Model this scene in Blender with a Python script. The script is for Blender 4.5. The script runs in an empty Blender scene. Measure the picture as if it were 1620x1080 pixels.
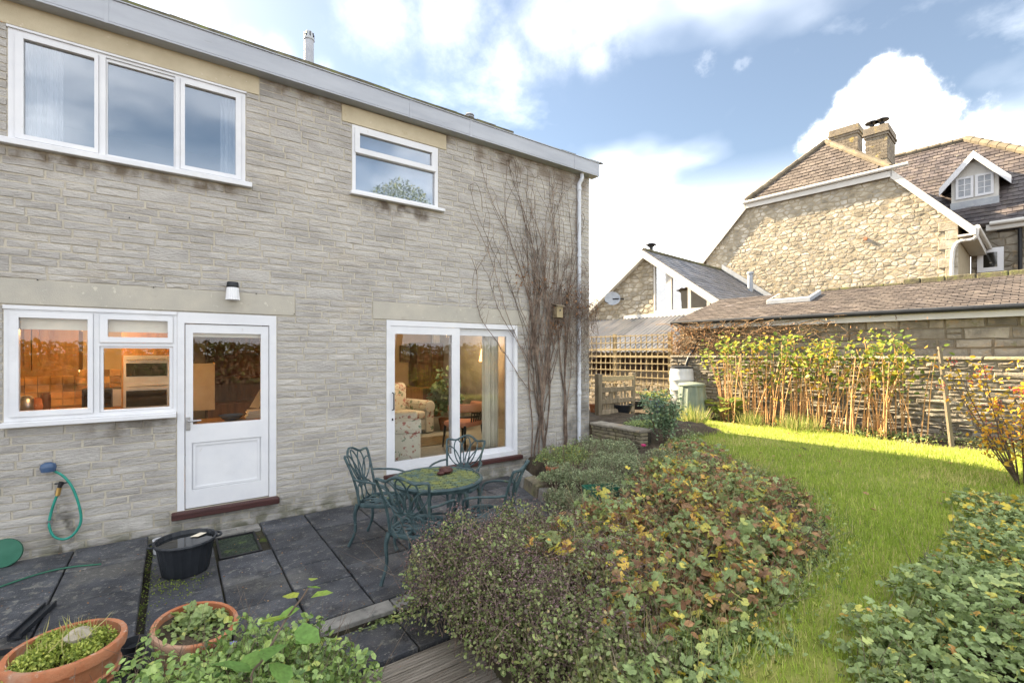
import bpy, math, random
import numpy as np
from mathutils import Vector, Matrix, Euler
random.seed(7); rng = np.random.default_rng(11)
S = bpy.context.scene
R = math.radians
# ------------------------------------------------------------------ camera, sky, sun, exposure
F, U0, HZ, YAW, CZ, FY = 742.0, 810.0, 558.0, R(35.8), 1.9, 6.0
sY, cY = math.sin(YAW), math.cos(YAW)
RA = R(6.0)                                   # bearing of the neighbouring buildings and garden wall
cam = bpy.data.cameras.new('camera'); camo = bpy.data.objects.new('camera', cam); S.collection.objects.link(camo)
cam.sensor_width = 36; cam.lens = 36 * F / 1620; cam.shift_y = (HZ - 540) / 1620
cam.clip_start = 0.05; cam.clip_end = 2000
camo.location = (0, 0, CZ); camo.rotation_euler = (R(90), 0, -YAW)
S.camera = camo
SUN = Vector((-0.42, 1.30, 1.0)).normalized()   # towards the sun
SUN_EL = math.asin(SUN.z); SUN_AZ = math.atan2(SUN.x, SUN.y)
EXPOSURE = 2.65
S.view_settings.view_transform = 'Standard'; S.view_settings.look = 'None'
S.view_settings.exposure = EXPOSURE; S.view_settings.gamma = 1
S.view_settings.use_curve_mapping = False
S.render.engine = 'CYCLES'
S.cycles.max_bounces = 8; S.cycles.transparent_max_bounces = 12
def raydir(u, v):
    r = (u - U0) / F
    return Vector((sY + cY * r, cY - sY * r, -(v - HZ) / F))
W = bpy.data.worlds.new('World'); S.world = W; W.use_nodes = True
def build_world():
    nt = W.node_tree; nt.nodes.clear(); N = nt.nodes.new; L = nt.links.new
    out = N('ShaderNodeOutputWorld'); bg = N('ShaderNodeBackground'); bg.inputs[1].default_value = 0.055
    L(bg.outputs[0], out.inputs[0])
    def mth(op, a, b=None, clamp=False):
        n = N('ShaderNodeMath'); n.operation = op; n.use_clamp = clamp
        for i, x in enumerate((a, b)):
            if x is None: continue
            if isinstance(x, (int, float)): n.inputs[i].default_value = x
            else: L(x, n.inputs[i])
        return n.outputs[0]
    def sstep(x, a, b):
        n = N('ShaderNodeMapRange'); n.interpolation_type = 'SMOOTHSTEP'
        n.inputs[1].default_value = a; n.inputs[2].default_value = b; L(x, n.inputs[0]); return n.outputs[0]
    def mix(f, a, b):
        n = N('ShaderNodeMix'); n.data_type = 'RGBA'
        L(f, n.inputs[0])
        for i, x in ((6, a), (7, b)):
            if isinstance(x, tuple): n.inputs[i].default_value = x
            else: L(x, n.inputs[i])
        return n.outputs[2]
    sky = N('ShaderNodeTexSky'); sky.sky_type = 'NISHITA'; sky.sun_disc = False
    sky.sun_elevation = SUN_EL; sky.sun_rotation = SUN_AZ; sky.air_density = 1.0; sky.dust_density = 0.5; sky.ozone_density = 1.6
    tc = N('ShaderNodeTexCoord'); sep = N('ShaderNodeSeparateXYZ'); L(tc.outputs['Generated'], sep.inputs[0])
    z = sep.outputs[2]
    zz = mth('ADD', mth('MAXIMUM', z, 0.0), 0.22)
    com = N('ShaderNodeCombineXYZ'); L(mth('DIVIDE', sep.outputs[0], zz), com.inputs[0]); L(mth('DIVIDE', sep.outputs[1], zz), com.inputs[1])
    def noise(vec, sc, det, ro, off=(0, 0, 0)):
        mp = N('ShaderNodeMapping'); mp.inputs[1].default_value = off; L(vec, mp.inputs[0])
        n = N('ShaderNodeTexNoise'); n.inputs['Scale'].default_value = sc; n.inputs['Detail'].default_value = det; n.inputs['Roughness'].default_value = ro
        L(mp.outputs[0], n.inputs['Vector']); return n.outputs[0]
    n1 = noise(com.outputs[0], 1.5, 8, 0.58, (3.1, 0.4, 0))
    n2 = noise(com.outputs[0], 0.7, 5, 0.5, (-8.968, 6.685, 0))
    wisp = mth('MULTIPLY', sstep(n1, 0.46, 0.74), 0.55)
    big = sstep(n2, 0.36, 0.60)
    haze = sstep(z, 0.43, 0.15)
    hz2 = mth('MULTIPLY', haze, mth('ADD', 0.75, mth('MULTIPLY', n1, 0.5)), True)
    fac = mth('MAXIMUM', mth('POWER', mth('MAXIMUM', wisp, hz2, True), 1.9), mth('POWER', mth('ADD', mth('MULTIPLY', big, 0.82), mth('MULTIPLY', wisp, 0.3), True), 2.2), True)
    fac = mth('MAXIMUM', fac, 0.03)
    skyc = N('ShaderNodeMix'); skyc.data_type = 'RGBA'; skyc.blend_type = 'MULTIPLY'; skyc.inputs[0].default_value = 1
    L(sky.outputs[0], skyc.inputs[6]); skyc.inputs[7].default_value = SKYTINT
    col = mix(fac, skyc.outputs[2], CLOUD)
    # heaped clouds: lumps of direction, edges broken up by noise
    nb = noise(tc.outputs['Generated'], 11.0, 8, 0.62); nbs = noise(tc.outputs['Generated'], 34.0, 6, 0.6)
    lump = None
    for (u, v, rad) in [(1400, 190, .065), (1345, 208, .052), (1300, 228, .045), (1450, 200, .055), (1402, 150, .045), (1396, 118, .022), (1440, 170, .04), (1360, 172, .04),
                        (1340, 270, .08), (1450, 270, .09), (940, 40, .075), (870, 50, .08), (940, 90, .04), (1119, 95, .016), (1180, 100, .012), (1165, 104, .012),
                        (290, 10, .05), (330, 30, .03), (435, 90, .03), (510, 120, .03), (390, 70, .03), (720, 30, .09), (600, 15, .09), (800, 90, .07)]:
        d = raydir(u, v).normalized()
        vm = N('ShaderNodeVectorMath'); vm.operation = 'DISTANCE'; L(tc.outputs['Generated'], vm.inputs[0]); vm.inputs[1].default_value = d
        q = mth('DIVIDE', vm.outputs['Value'], rad)
        q = mth('ADD', q, mth('MULTIPLY', mth('SUBTRACT', nb if rad > .02 else nbs, 0.5), 1.9 if rad > .02 else 5.0))
        q = mth('POWER', sstep(q, 1.15, 0.6), 2.0) if u > 1200 else mth('MULTIPLY', mth('POWER', sstep(q, 1.6, 0.1), 2.6), 0.22 if rad > .02 else 0.07)
        lump = q if lump is None else mth('MAXIMUM', lump, q)
    col = mix(lump, col, CLOUD2)
    L(col, bg.inputs[0])
SKYTINT = (0.62, 0.60, 0.55, 1); CLOUD = (11.5, 11.6, 11.7, 1); CLOUD2 = (10.5, 10.3, 10.0, 1)
build_world()
sl = bpy.data.lights.new('sun', 'SUN'); sl.energy = 5.0; sl.angle = R(0.6); sl.color = (1.0, 0.80, 0.53)
so = bpy.data.objects.new('sun', sl); S.collection.objects.link(so)
so.rotation_euler = (-SUN).to_track_quat('-Z', 'Y').to_euler(); so.location = (-10, 30, 25)

# ------------------------------------------------------------------ helpers
COL = S.collection
OFF = {}
def lin(*c):
    return tuple((x / 255 / 12.92 if x <= 10 else ((x / 255 + .055) / 1.055) ** 2.4) for x in c)
def onY(u, v, Y=FY):
    d = raydir(u, v); t = Y / d.y
    return d.x * t, CZ + d.z * t
def gnd(u, v, Z=0.0):
    d = raydir(u, v); t = (Z - CZ) / d.z
    return d.x * t, d.y * t
def onP(u, v, p):                 # on a plane of the neighbours' bearing: (t, z)
    d = raydir(u, v); nx, ny = math.cos(RA), math.sin(RA)
    k = p / (d.x * nx + d.y * ny)
    return (-d.x * ny + d.y * nx) * k, CZ + d.z * k
def depth(x, y): return x * sY + y * cY
RM = Matrix.Rotation(RA, 4, 'Z')
def tag(o, label=None, cat=None, group=None, kind=None):
    if label: o['label'] = label
    if cat: o['category'] = cat
    if group: o['group'] = group
    if kind: o['kind'] = kind
    return o
def thing(name, label, cat, loc=(0, 0, 0), RF=False, group=None):
    o = bpy.data.objects.new(name, None); COL.objects.link(o); o.empty_display_size = .1
    l = Vector(loc)
    o.location = RM @ l if RF else l
    if RF: o.rotation_euler = (0, 0, RA)
    OFF[o.name] = l
    return tag(o, label, cat, group)
def mesh_np(name, V, T, tint=None):
    me = bpy.data.meshes.new(name)
    V = np.asarray(V, dtype=np.float32); T = np.asarray(T, dtype=np.int32)
    k = T.shape[1]
    me.vertices.add(len(V)); me.vertices.foreach_set('co', V.ravel())
    me.loops.add(T.size); me.loops.foreach_set('vertex_index', T.ravel())
    me.polygons.add(len(T)); me.polygons.foreach_set('loop_start', np.arange(0, T.size, k, dtype=np.int32))
    me.update(calc_edges=True)
    if tint is not None:
        a = me.attributes.new('tint', 'FLOAT', 'POINT'); a.data.foreach_set('value', np.asarray(tint, dtype=np.float32))
    return me
def link(name, me, mat, parent=None, loc=None):
    o = bpy.data.objects.new(name, me); COL.objects.link(o)
    if mat is not None and not me.materials: me.materials.append(mat)
    if parent is not None: o.parent = parent
    if loc is not None: o.location = loc
    return o
class MB:
    def __init__(s): s.v = []; s.f = []; s.t = []
    def add(s, vs, fs, t=.5):
        b = len(s.v); s.v += [tuple(p) for p in vs]; s.f += [tuple(i + b for i in q) for q in fs]
        s.t += [t] * len(vs); return s
    def box(s, x0, x1, y0, y1, z0, z1, t=.5):
        return s.add([(x0, y0, z0), (x1, y0, z0), (x1, y1, z0), (x0, y1, z0), (x0, y0, z1), (x1, y0, z1), (x1, y1, z1), (x0, y1, z1)],
                     [(0, 3, 2, 1), (4, 5, 6, 7), (0, 1, 5, 4), (1, 2, 6, 5), (2, 3, 7, 6), (3, 0, 4, 7)], t)
    def prism(s, poly, vec, t=.5):
        n = len(poly); v = Vector(vec); P = [Vector(p) for p in poly]
        nrm = Vector((0, 0, 0))
        for i in range(n): nrm += (P[i] - P[0]).cross(P[(i + 1) % n] - P[0])
        if nrm.dot(v) > 0: P = P[::-1]
        return s.add(P + [p + v for p in P], [tuple(range(n)), tuple(range(2 * n - 1, n - 1, -1))] +
                     [((i + 1) % n, i, i + n, (i + 1) % n + n) for i in range(n)], t)
    def tube(s, pts, r, n=6, t=.5, closed=False, flat=1.0):
        P = [Vector(p) for p in pts]; m = len(P)
        rs = r if isinstance(r, (list, tuple)) else [r] * m
        vs = []; up = None
        for i in range(m):
            a = P[i - 1] if (i > 0 or closed) else P[i]; b = P[(i + 1) % m] if (i < m - 1 or closed) else P[i]
            d = (b - a); d = d.normalized() if d.length > 1e-9 else Vector((0, 0, 1))
            if up is None:
                up = Vector((0, 0, 1)) if abs(d.z) < .9 else Vector((0, 1, 0))
            x = d.cross(up)
            if x.length < 1e-6: x = d.cross(Vector((1, 0, 0)))
            x.normalize(); y = x.cross(d).normalized(); up = y
            for k in range(n):
                q = 2 * math.pi * k / n
                vs.append(P[i] + x * (rs[i] * math.cos(q)) + y * (rs[i] * flat * math.sin(q)))
        fs = []
        for i in range(m if closed else m - 1):
            j = (i + 1) % m
            for k in range(n):
                l = (k + 1) % n; fs.append((i * n + k, i * n + l, j * n + l, j * n + k))
        if not closed:
            fs.append(tuple(range(n - 1, -1, -1))); fs.append(tuple((m - 1) * n + k for k in range(n)))
        return s.add(vs, fs, t)
    def lathe(s, prof, c=(0, 0, 0), n=24, t=.5, wob=0, tilt=None, sc=(1, 1), cap=True):
        vs = []
        for (r, z) in prof:
            for k in range(n):
                q = 2 * math.pi * k / n; w = 1 + wob * (1 if k % 2 else -1)
                p = Vector((r * w * math.cos(q) * sc[0], r * w * math.sin(q) * sc[1], z))
                if tilt is not None: p = tilt @ p
                vs.append(p + Vector(c))
        fs = []
        for i in range(len(prof) - 1):
            for k in range(n):
                l = (k + 1) % n; fs.append((i * n + k, i * n + l, (i + 1) * n + l, (i + 1) * n + k))
        if cap:
            fs.append(tuple(range(n - 1, -1, -1))); fs.append(tuple((len(prof) - 1) * n + k for k in range(n)))
        return s.add(vs, fs, t)
    def build(s, name, mat, parent=None, smooth=False, bevel=0, origin=None, RF=False, off=None):
        o_ = Vector((0, 0, 0)); p = parent
        if off is not None: o_ = Vector(off)
        else:
            while p is not None:
                if p.name in OFF: o_ = OFF[p.name]; break
                p = p.parent
            if parent is None and origin is not None: o_ = Vector(origin)
        me = bpy.data.meshes.new(name)
        me.from_pydata([(a[0] - o_.x, a[1] - o_.y, a[2] - o_.z) for a in s.v], [], s.f); me.update()
        a = me.attributes.new('tint', 'FLOAT', 'POINT'); a.data.foreach_set('value', s.t)
        if smooth:
            me.polygons.foreach_set('use_smooth', [True] * len(me.polygons))
            if hasattr(me, 'set_sharp_from_angle'): me.set_sharp_from_angle(angle=R(50))
        o = link(name, me, mat, parent)
        if parent is None and origin is not None:
            o.location = RM @ o_ if RF else o_
            if RF: o.rotation_euler = (0, 0, RA)
            OFF[o.name] = o_
        if bevel:
            b = o.modifiers.new('bevel', 'BEVEL'); b.width = bevel; b.segments = 2; b.limit_method = 'ANGLE'; b.angle_limit = R(40)
        return o
def solo(mb, name, mat, label, cat, origin, RF=False, group=None, **k):
    return tag(mb.build(name, mat, None, origin=origin, RF=RF, **k), label, cat, group)
def curve(pts, n=10):                                     # Catmull-Rom through points
    P = [Vector(p) for p in pts]; P = [P[0] * 2 - P[1]] + P + [P[-1] * 2 - P[-2]]; out = []
    for i in range(1, len(P) - 2):
        for k in range(n):
            q = k / n; a, b, c, d = P[i - 1:i + 3]
            out.append(.5 * ((2 * b) + (c - a) * q + (2 * a - 5 * b + 4 * c - d) * q * q + (3 * b - a - 3 * c + d) * q ** 3))
    out.append(P[-2]); return out

# ------------------------------------------------------------------ materials
MATS = {}
def pmat(name, cols, scale=6, rough=.7, bump=0, bscale=40, var=0.0, rnd=0.0, detail=5, metal=0, spec=.3, spots=None, stretch=(1, 1, 1), vor=0, coords='pos', grit=0):
    """cols: list of colours spread over a noise; tint attribute and object random vary brightness."""
    m = bpy.data.materials.new(name); m.use_nodes = True; nt = m.node_tree; N = nt.nodes.new; L = nt.links.new
    b = nt.nodes['Principled BSDF']
    b.inputs['Roughness'].default_value = rough; b.inputs['Metallic'].default_value = metal
    b.inputs['Specular IOR Level'].default_value = spec
    if coords == 'pos': src = N('ShaderNodeNewGeometry').outputs['Position']
    else: src = N('ShaderNodeTexCoord').outputs['Object']
    mp = N('ShaderNodeMapping'); mp.inputs[3].default_value = stretch; L(src, mp.inputs[0])
    nz = N('ShaderNodeTexNoise'); nz.inputs['Scale'].default_value = scale; nz.inputs['Detail'].default_value = detail; nz.inputs['Roughness'].default_value = .6
    L(mp.outputs[0], nz.inputs['Vector'])
    rp = N('ShaderNodeValToRGB'); L(nz.outputs[0], rp.inputs[0])
    e = rp.color_ramp.elements
    n = len(cols)
    pos = [.5] if n == 1 else [.33 + .34 * i / (n - 1) for i in range(n)]
    e[0].position = pos[0]; e[0].color = (*cols[0], 1)
    if n == 1: e.remove(e[1])
    else:
        e[1].position = pos[-1]; e[1].color = (*cols[-1], 1)
        for i in range(1, n - 1):
            q = e.new(pos[i]); q.color = (*cols[i], 1)
    c = rp.outputs[0]
    if spots:
        for (sc, thr, wid, colr, amt) in spots:
            n2 = N('ShaderNodeTexNoise'); n2.inputs['Scale'].default_value = sc; n2.inputs['Detail'].default_value = 6; n2.inputs['Roughness'].default_value = .65
            L(mp.outputs[0], n2.inputs['Vector'])
            mr = N('ShaderNodeMapRange'); mr.interpolation_type = 'SMOOTHSTEP'; mr.inputs[1].default_value = thr; mr.inputs[2].default_value = thr + wid; mr.inputs[4].default_value = amt
            L(n2.outputs[0], mr.inputs[0])
            mx = N('ShaderNodeMix'); mx.data_type = 'RGBA'; L(mr.outputs[0], mx.inputs[0]); L(c, mx.inputs[6]); mx.inputs[7].default_value = (*colr, 1)
            c = mx.outputs[2]
    if var or rnd:
        val = None
        if var:
            at = N('ShaderNodeAttribute'); at.attribute_name = 'tint'
            ma = N('ShaderNodeMath'); ma.operation = 'MULTIPLY_ADD'; L(at.outputs['Fac'], ma.inputs[0]); ma.inputs[1].default_value = 2 * var; ma.inputs[2].default_value = 1 - var
            val = ma.outputs[0]
        if rnd:
            oi = N('ShaderNodeObjectInfo'); ma = N('ShaderNodeMath'); ma.operation = 'MULTIPLY_ADD'; L(oi.outputs['Random'], ma.inputs[0]); ma.inputs[1].default_value = 2 * rnd; ma.inputs[2].default_value = 1 - rnd
            if val is None: val = ma.outputs[0]
            else:
                mm = N('ShaderNodeMath'); mm.operation = 'MULTIPLY'; L(val, mm.inputs[0]); L(ma.outputs[0], mm.inputs[1]); val = mm.outputs[0]
        mx = N('ShaderNodeVectorMath'); mx.operation = 'SCALE'; L(c, mx.inputs[0]); L(val, mx.inputs['Scale']); c = mx.outputs[0]
    L(c, b.inputs['Base Color'])
    if bump:
        if vor:
            bn = N('ShaderNodeTexVoronoi'); bn.inputs['Scale'].default_value = vor; ho = bn.outputs['Distance']
        else:
            bn = N('ShaderNodeTexNoise'); bn.inputs['Scale'].default_value = bscale; bn.inputs['Detail'].default_value = 6; bn.inputs['Roughness'].default_value = .65; ho = bn.outputs[0]
        L(mp.outputs[0], bn.inputs['Vector'])
        bp = N('ShaderNodeBump'); bp.inputs['Strength'].default_value = min(1, bump); bp.inputs['Distance'].default_value = .02 if bump <= 1 else .02 * bump
        L(ho, bp.inputs['Height']); L(bp.outputs[0], b.inputs['Normal'])
    MATS[name] = m; return m
def leafmat(name, cols, trans=.35, rough=.5, spec=.35, rnd=.0):
    """cols: list of (pos, colour) over the tint attribute."""
    m = bpy.data.materials.new(name); m.use_nodes = True; nt = m.node_tree; N = nt.nodes.new; L = nt.links.new
    b = nt.nodes['Principled BSDF']; out = nt.nodes['Material Output']
    b.inputs['Roughness'].default_value = rough; b.inputs['Specular IOR Level'].default_value = spec
    at = N('ShaderNodeAttribute'); at.attribute_name = 'tint'; f = at.outputs['Fac']
    if rnd:
        oi = N('ShaderNodeObjectInfo'); f = oi.outputs['Random']
    rp = N('ShaderNodeValToRGB'); L(f, rp.inputs[0]); e = rp.color_ramp.elements
    for i, (p, c) in enumerate(cols):
        q = e[i] if i < 2 else e.new(p)
        q.position = p; q.color = (*c, 1)
    g = N('ShaderNodeNewGeometry'); nz = N('ShaderNodeTexNoise'); nz.inputs['Scale'].default_value = 55; nz.inputs['Detail'].default_value = 3; L(g.outputs['Position'], nz.inputs['Vector'])
    ma = N('ShaderNodeMath'); ma.operation = 'MULTIPLY_ADD'; L(nz.outputs[0], ma.inputs[0]); ma.inputs[1].default_value = 1.3; ma.inputs[2].default_value = .55
    sc = N('ShaderNodeVectorMath'); sc.operation = 'SCALE'; L(rp.outputs[0], sc.inputs[0]); L(ma.outputs[0], sc.inputs['Scale'])
    L(sc.outputs[0], b.inputs['Base Color'])
    tr = N('ShaderNodeBsdfTranslucent'); L(sc.outputs[0], tr.inputs[0])
    mx = N('ShaderNodeMixShader'); mx.inputs[0].default_value = trans; L(b.outputs[0], mx.inputs[1]); L(tr.outputs[0], mx.inputs[2]); L(mx.outputs[0], out.inputs[0])
    MATS[name] = m; return m
def glassmat(name, tintc=(1, 1, 1), boost=1.6, base=.03):
    m = bpy.data.materials.new(name); m.use_nodes = True; nt = m.node_tree; N = nt.nodes.new; L = nt.links.new
    out = nt.nodes['Material Output']; nt.nodes.remove(nt.nodes['Principled BSDF'])
    tr = N('ShaderNodeBsdfTransparent'); tr.inputs[0].default_value = (*tintc, 1)
    gl = N('ShaderNodeBsdfGlossy'); gl.inputs['Roughness'].default_value = .0
    fr = N('ShaderNodeFresnel'); fr.inputs[0].default_value = 1.5
    g = N('ShaderNodeNewGeometry'); nz = N('ShaderNodeTexNoise'); nz.inputs['Scale'].default_value = 1.6; L(g.outputs['Position'], nz.inputs['Vector'])
    bp = N('ShaderNodeBump'); bp.inputs['Strength'].default_value = .04; bp.inputs['Distance'].default_value = .05; L(nz.outputs[0], bp.inputs['Height']); L(bp.outputs[0], gl.inputs['Normal'])
    ma = N('ShaderNodeMath'); ma.operation = 'MULTIPLY_ADD'; ma.use_clamp = True; L(fr.outputs[0], ma.inputs[0]); ma.inputs[1].default_value = boost; ma.inputs[2].default_value = base
    mx = N('ShaderNodeMixShader'); L(ma.outputs[0], mx.inputs[0]); L(tr.outputs[0], mx.inputs[1]); L(gl.outputs[0], mx.inputs[2]); L(mx.outputs[0], out.inputs[0])
    MATS[name] = m; return m
def emat(name, col, st):
    m = bpy.data.materials.new(name); m.use_nodes = True; b = m.node_tree.nodes['Principled BSDF']
    b.inputs['Base Color'].default_value = (*col, 1); b.inputs['Emission Color'].default_value = (*col, 1); b.inputs['Emission Strength'].default_value = st
    MATS[name] = m; return m
M = MATS
# stone and masonry
pmat('stone', [(.30, .285, .265), (.37, .353, .33), (.43, .41, .38)], 3.2, .9, .9, 38, var=.10, spots=[(1.1, .56, .2, (.42, .35, .25), .45), (9, .62, .1, (.16, .15, .14), .35), (28, .62, .08, (.62, .57, .48), .4)], stretch=(.6, 1, 1.6))
def stain(m, x0, x1, z0, z1, col, amt, sc=6):
    nt = m.node_tree; N = nt.nodes.new; L = nt.links.new; b = nt.nodes['Principled BSDF']; src = b.inputs['Base Color'].links[0].from_socket
    g = N('ShaderNodeNewGeometry'); sp = N('ShaderNodeSeparateXYZ'); L(g.outputs['Position'], sp.inputs[0])
    def ramp(s, a, c):
        r = N('ShaderNodeMapRange'); r.interpolation_type = 'SMOOTHSTEP'; r.inputs[1].default_value = a; r.inputs[2].default_value = c; L(s, r.inputs[0]); return r.outputs[0]
    nz = N('ShaderNodeTexNoise'); nz.inputs['Scale'].default_value = sc; nz.inputs['Detail'].default_value = 5; L(g.outputs['Position'], nz.inputs['Vector'])
    v = ramp(nz.outputs[0], .36, .62)
    for q in (ramp(sp.outputs[0], x0, x0 + .12), ramp(sp.outputs[0], x1, x1 - .12), ramp(sp.outputs[2], z0, z0 + .6 * (z1 - z0)) if z0 > .5 else ramp(sp.outputs[2], z1, z0), ramp(sp.outputs[2], z1 + .01, z1)):
        mm = N('ShaderNodeMath'); mm.operation = 'MULTIPLY'; L(v, mm.inputs[0]); L(q, mm.inputs[1]); v = mm.outputs[0]
    mm = N('ShaderNodeMath'); mm.operation = 'MULTIPLY'; L(v, mm.inputs[0]); mm.inputs[1].default_value = amt
    mx = N('ShaderNodeMix'); mx.data_type = 'RGBA'; L(mm.outputs[0], mx.inputs[0]); L(src, mx.inputs[6]); mx.inputs[7].default_value = (*col, 1); L(mx.outputs[2], b.inputs['Base Color'])
pmat('mortar', [(.40, .365, .30), (.47, .43, .355)], 12, .95, .5, 90, spots=[(2, .55, .2, (.36, .33, .28), .5)])
pmat('lintel_stone', [(.34, .325, .285), (.42, .39, .33)], 3, .9, .25, 120, var=.1, spots=[(5, .6, .1, (.25, .23, .2), .35), (14, .62, .06, (.7, .66, .55), .35)])
pmat('cream_lintel', [(.42, .36, .255), (.50, .44, .32)], 3, .9, .25, 120, spots=[(5, .6, .1, (.35, .27, .16), .4), (10, .63, .05, (.75, .7, .6), .4)])
pmat('gold_stone', [(.25, .215, .155), (.35, .31, .24), (.46, .43, .37)], 3.0, .95, 1.0, 22, var=.3, spots=[(2.2, .58, .12, (.38, .36, .34), .5), (6, .6, .1, (.45, .28, .12), .35)])
pmat('gold_mortar', [(.28, .23, .155), (.34, .29, .20)], 5, .95, .6, 60)
pmat('grey_stone', [(.15, .135, .11), (.225, .20, .16), (.28, .255, .205)], 4, .95, 1.0, 26, var=.25, spots=[(3, .57, .12, (.34, .22, .10), .5), (5, .6, .1, (.12, .13, .05), .55), (12, .62, .08, (.36, .36, .31), .5)])
pmat('grey_mortar', [(.15, .125, .09), (.22, .185, .135)], 6, .95, .6, 60)
pmat('moss_stone', [(.13, .115, .085), (.22, .19, .13), (.21, .20, .10)], 6, .95, 1.0, 30, var=.3, spots=[(5, .55, .12, (.06, .05, .04), .6), (9, .6, .1, (.30, .25, .11), .5)])
pmat('brick_chimney', [(.16, .135, .105), (.24, .205, .155)], 5, .95, .8, 30, var=.2, spots=[(3, .56, .12, (.55, .42, .12), .55), (4, .6, .1, (.15, .14, .12), .5)])
pmat('slab', [(.026, .028, .035), (.044, .047, .056), (.072, .075, .085)], 3.4, .6, .6, 60, var=.3, rnd=.15, spots=[(1.3, .50, .14, (.105, .10, .09), .6), (4.5, .53, .1, (.016, .017, .02), .6), (13, .565, .07, (.17, .165, .145), .6), (42, .60, .06, (.25, .24, .22), .7), (1.6, .63, .1, (.07, .085, .02), .6)], spec=.4)
pmat('slab_edge', [(.14, .135, .125), (.28, .27, .25)], 6, .8, .7, 50, spots=[(9, .55, .12, (.06, .06, .06), .6), (3, .6, .12, (.09, .10, .03), .5)])
pmat('joint_soil', [(.025, .022, .016), (.05, .045, .03)], 7, .95, .8, 60, spots=[(3, .54, .12, (.09, .13, .015), .8)])
pmat('soil', [(.03, .022, .015), (.06, .045, .03), (.09, .07, .045)], 5, .95, 1, 40, spots=[(2, .6, .15, (.05, .08, .015), .6)])
pmat('lawn_soil', [(.14, .17, .03), (.20, .22, .04), (.25, .25, .07)], 4, .95, .6, 60)
pmat('deck', [(.12, .10, .08), (.19, .165, .135), (.26, .23, .195)], 4, .75, .6, 30, rnd=.15, stretch=(.6, 9, 9), spots=[(3, .58, .15, (.05, .05, .035), .5)])
for m_ in ('stone', 'mortar'):       # rain streaks below the sills, algae and splash dirt along the wall foot
    stain(M[m_], -1.3, .62, 3.58, 3.75, (.13, .095, .06), .85); stain(M[m_], 1.95, 2.95, 3.66, 3.9, (.10, .075, .055), .9); stain(M[m_], -.75, .02, .98, 1.25, (.15, .13, .105), .7)
    stain(M[m_], -6, 6.1, -.1, .38, (.11, .11, .06), .85); stain(M[m_], -.95, -.7, .3, .62, (.05, .045, .035), .9, 9); stain(M[m_], 3.6, 6.0, 4.6, 5.05, (.16, .12, .085), .7, 4); stain(M[m_], .8, 3.3, 4.85, 5.05, (.15, .11, .07), .8, 5)
    stain(M[m_], 5.45, 6.1, .2, 2.6, (.07, .065, .055), .7, 3)
# roofs
pmat('slate_warm', [(.062, .052, .048), (.09, .075, .067), (.115, .098, .086)], 2.0, .7, .5, 30, var=.2, spots=[(1.5, .58, .15, (.16, .15, .17), .5), (9, .63, .08, (.36, .34, .26), .5)])
pmat('slate_blue', [(.095, .098, .115), (.14, .14, .15), (.19, .175, .165)], 2.0, .5, .5, 30, var=.3, spots=[(9, .63, .08, (.34, .33, .26), .5), (2, .6, .1, (.20, .16, .12), .5)])
pmat('slate_dark', [(.05, .044, .048), (.08, .068, .068), (.11, .094, .085)], 2.0, .55, .5, 30, var=.3, spots=[(5, .62, .08, (.28, .26, .18), .5)])
pmat('ridge_tile', [(.10, .088, .07), (.165, .14, .10)], 3, .9, .6, 30, rnd=.2, spots=[(4, .60, .1, (.5, .33, .05), .6), (7, .6, .1, (.16, .15, .09), .6)])
pmat('moss_tile', [(.06, .055, .04), (.12, .11, .07), (.13, .14, .05)], 8, .95, 1, 40, var=.3)
pmat('corrugated', [(.085, .09, .105), (.135, .14, .15), (.19, .185, .185)], 1.6, .6, .3, 30, var=.25, stretch=(.4, 1.6, 1), spots=[(3, .58, .12, (.22, .16, .11), .6)])
pmat('lead', [(.26, .28, .31), (.36, .38, .40)], 4, .5, .2, 20)
# paint, plastic, metal
pmat('white_paint', [(.56, .57, .60), (.63, .635, .65)], 3, .38, .06, 60, spots=[(14, .66, .05, (.42, .40, .36), .5), (2.2, .55, .2, (.50, .50, .50), .5)])
pmat('white_render', [(.50, .485, .45), (.56, .545, .51)], 3, .6, .1, 60, spots=[(6, .64, .1, (.5, .44, .34), .4)])
pmat('gutter_metal', [(.30, .32, .36), (.37, .39, .43)], 2, .45, .05, 30, spots=[(9, .68, .05, (.2, .2, .15), .6), (1.2, .6, .2, (.46, .47, .48), .5)], stretch=(.5, 1, 3))
pmat('pipe_grey', [(.46, .49, .54), (.55, .57, .61)], 4, .45, .05, 30, spots=[(9, .66, .06, (.35, .35, .32), .6)])
pmat('black_plastic', [(.012, .014, .018), (.022, .025, .03)], 6, .42, .1, 30, spots=[(8, .66, .1, (.07, .075, .08), .5)], coords='obj')
pmat('black_iron', [(.01, .01, .012), (.02, .02, .022)], 6, .5, .1, 30)
pmat('terracotta', [(.30, .095, .04), (.38, .14, .065), (.42, .19, .10)], 5, .8, .25, 70, spots=[(3, .50, .14, (.36, .27, .20), .65), (7, .56, .1, (.12, .09, .05), .65), (24, .6, .06, (.48, .40, .33), .6)])
pmat('green_metal', [(.024, .045, .052), (.04, .07, .077), (.068, .102, .108)], 10, .5, .35, 90, spots=[(7, .58, .12, (.12, .15, .05), .6), (18, .64, .1, (.26, .30, .30), .5)])
pmat('moss_metal', [(.06, .095, .085), (.115, .14, .065), (.18, .19, .05)], 9, .75, .5, 90, spots=[(14, .56, .12, (.10, .16, .16), .7)])
pmat('hose_green', [(.012, .17, .13), (.03, .26, .20)], 12, .45, .05, 30)
pmat('dark_green_plastic', [(.015, .09, .055), (.025, .12, .075)], 6, .5, .1, 30)
pmat('bin_green', [(.115, .15, .125), (.17, .20, .165)], 4, .65, .2, 40, coords='obj')
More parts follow.
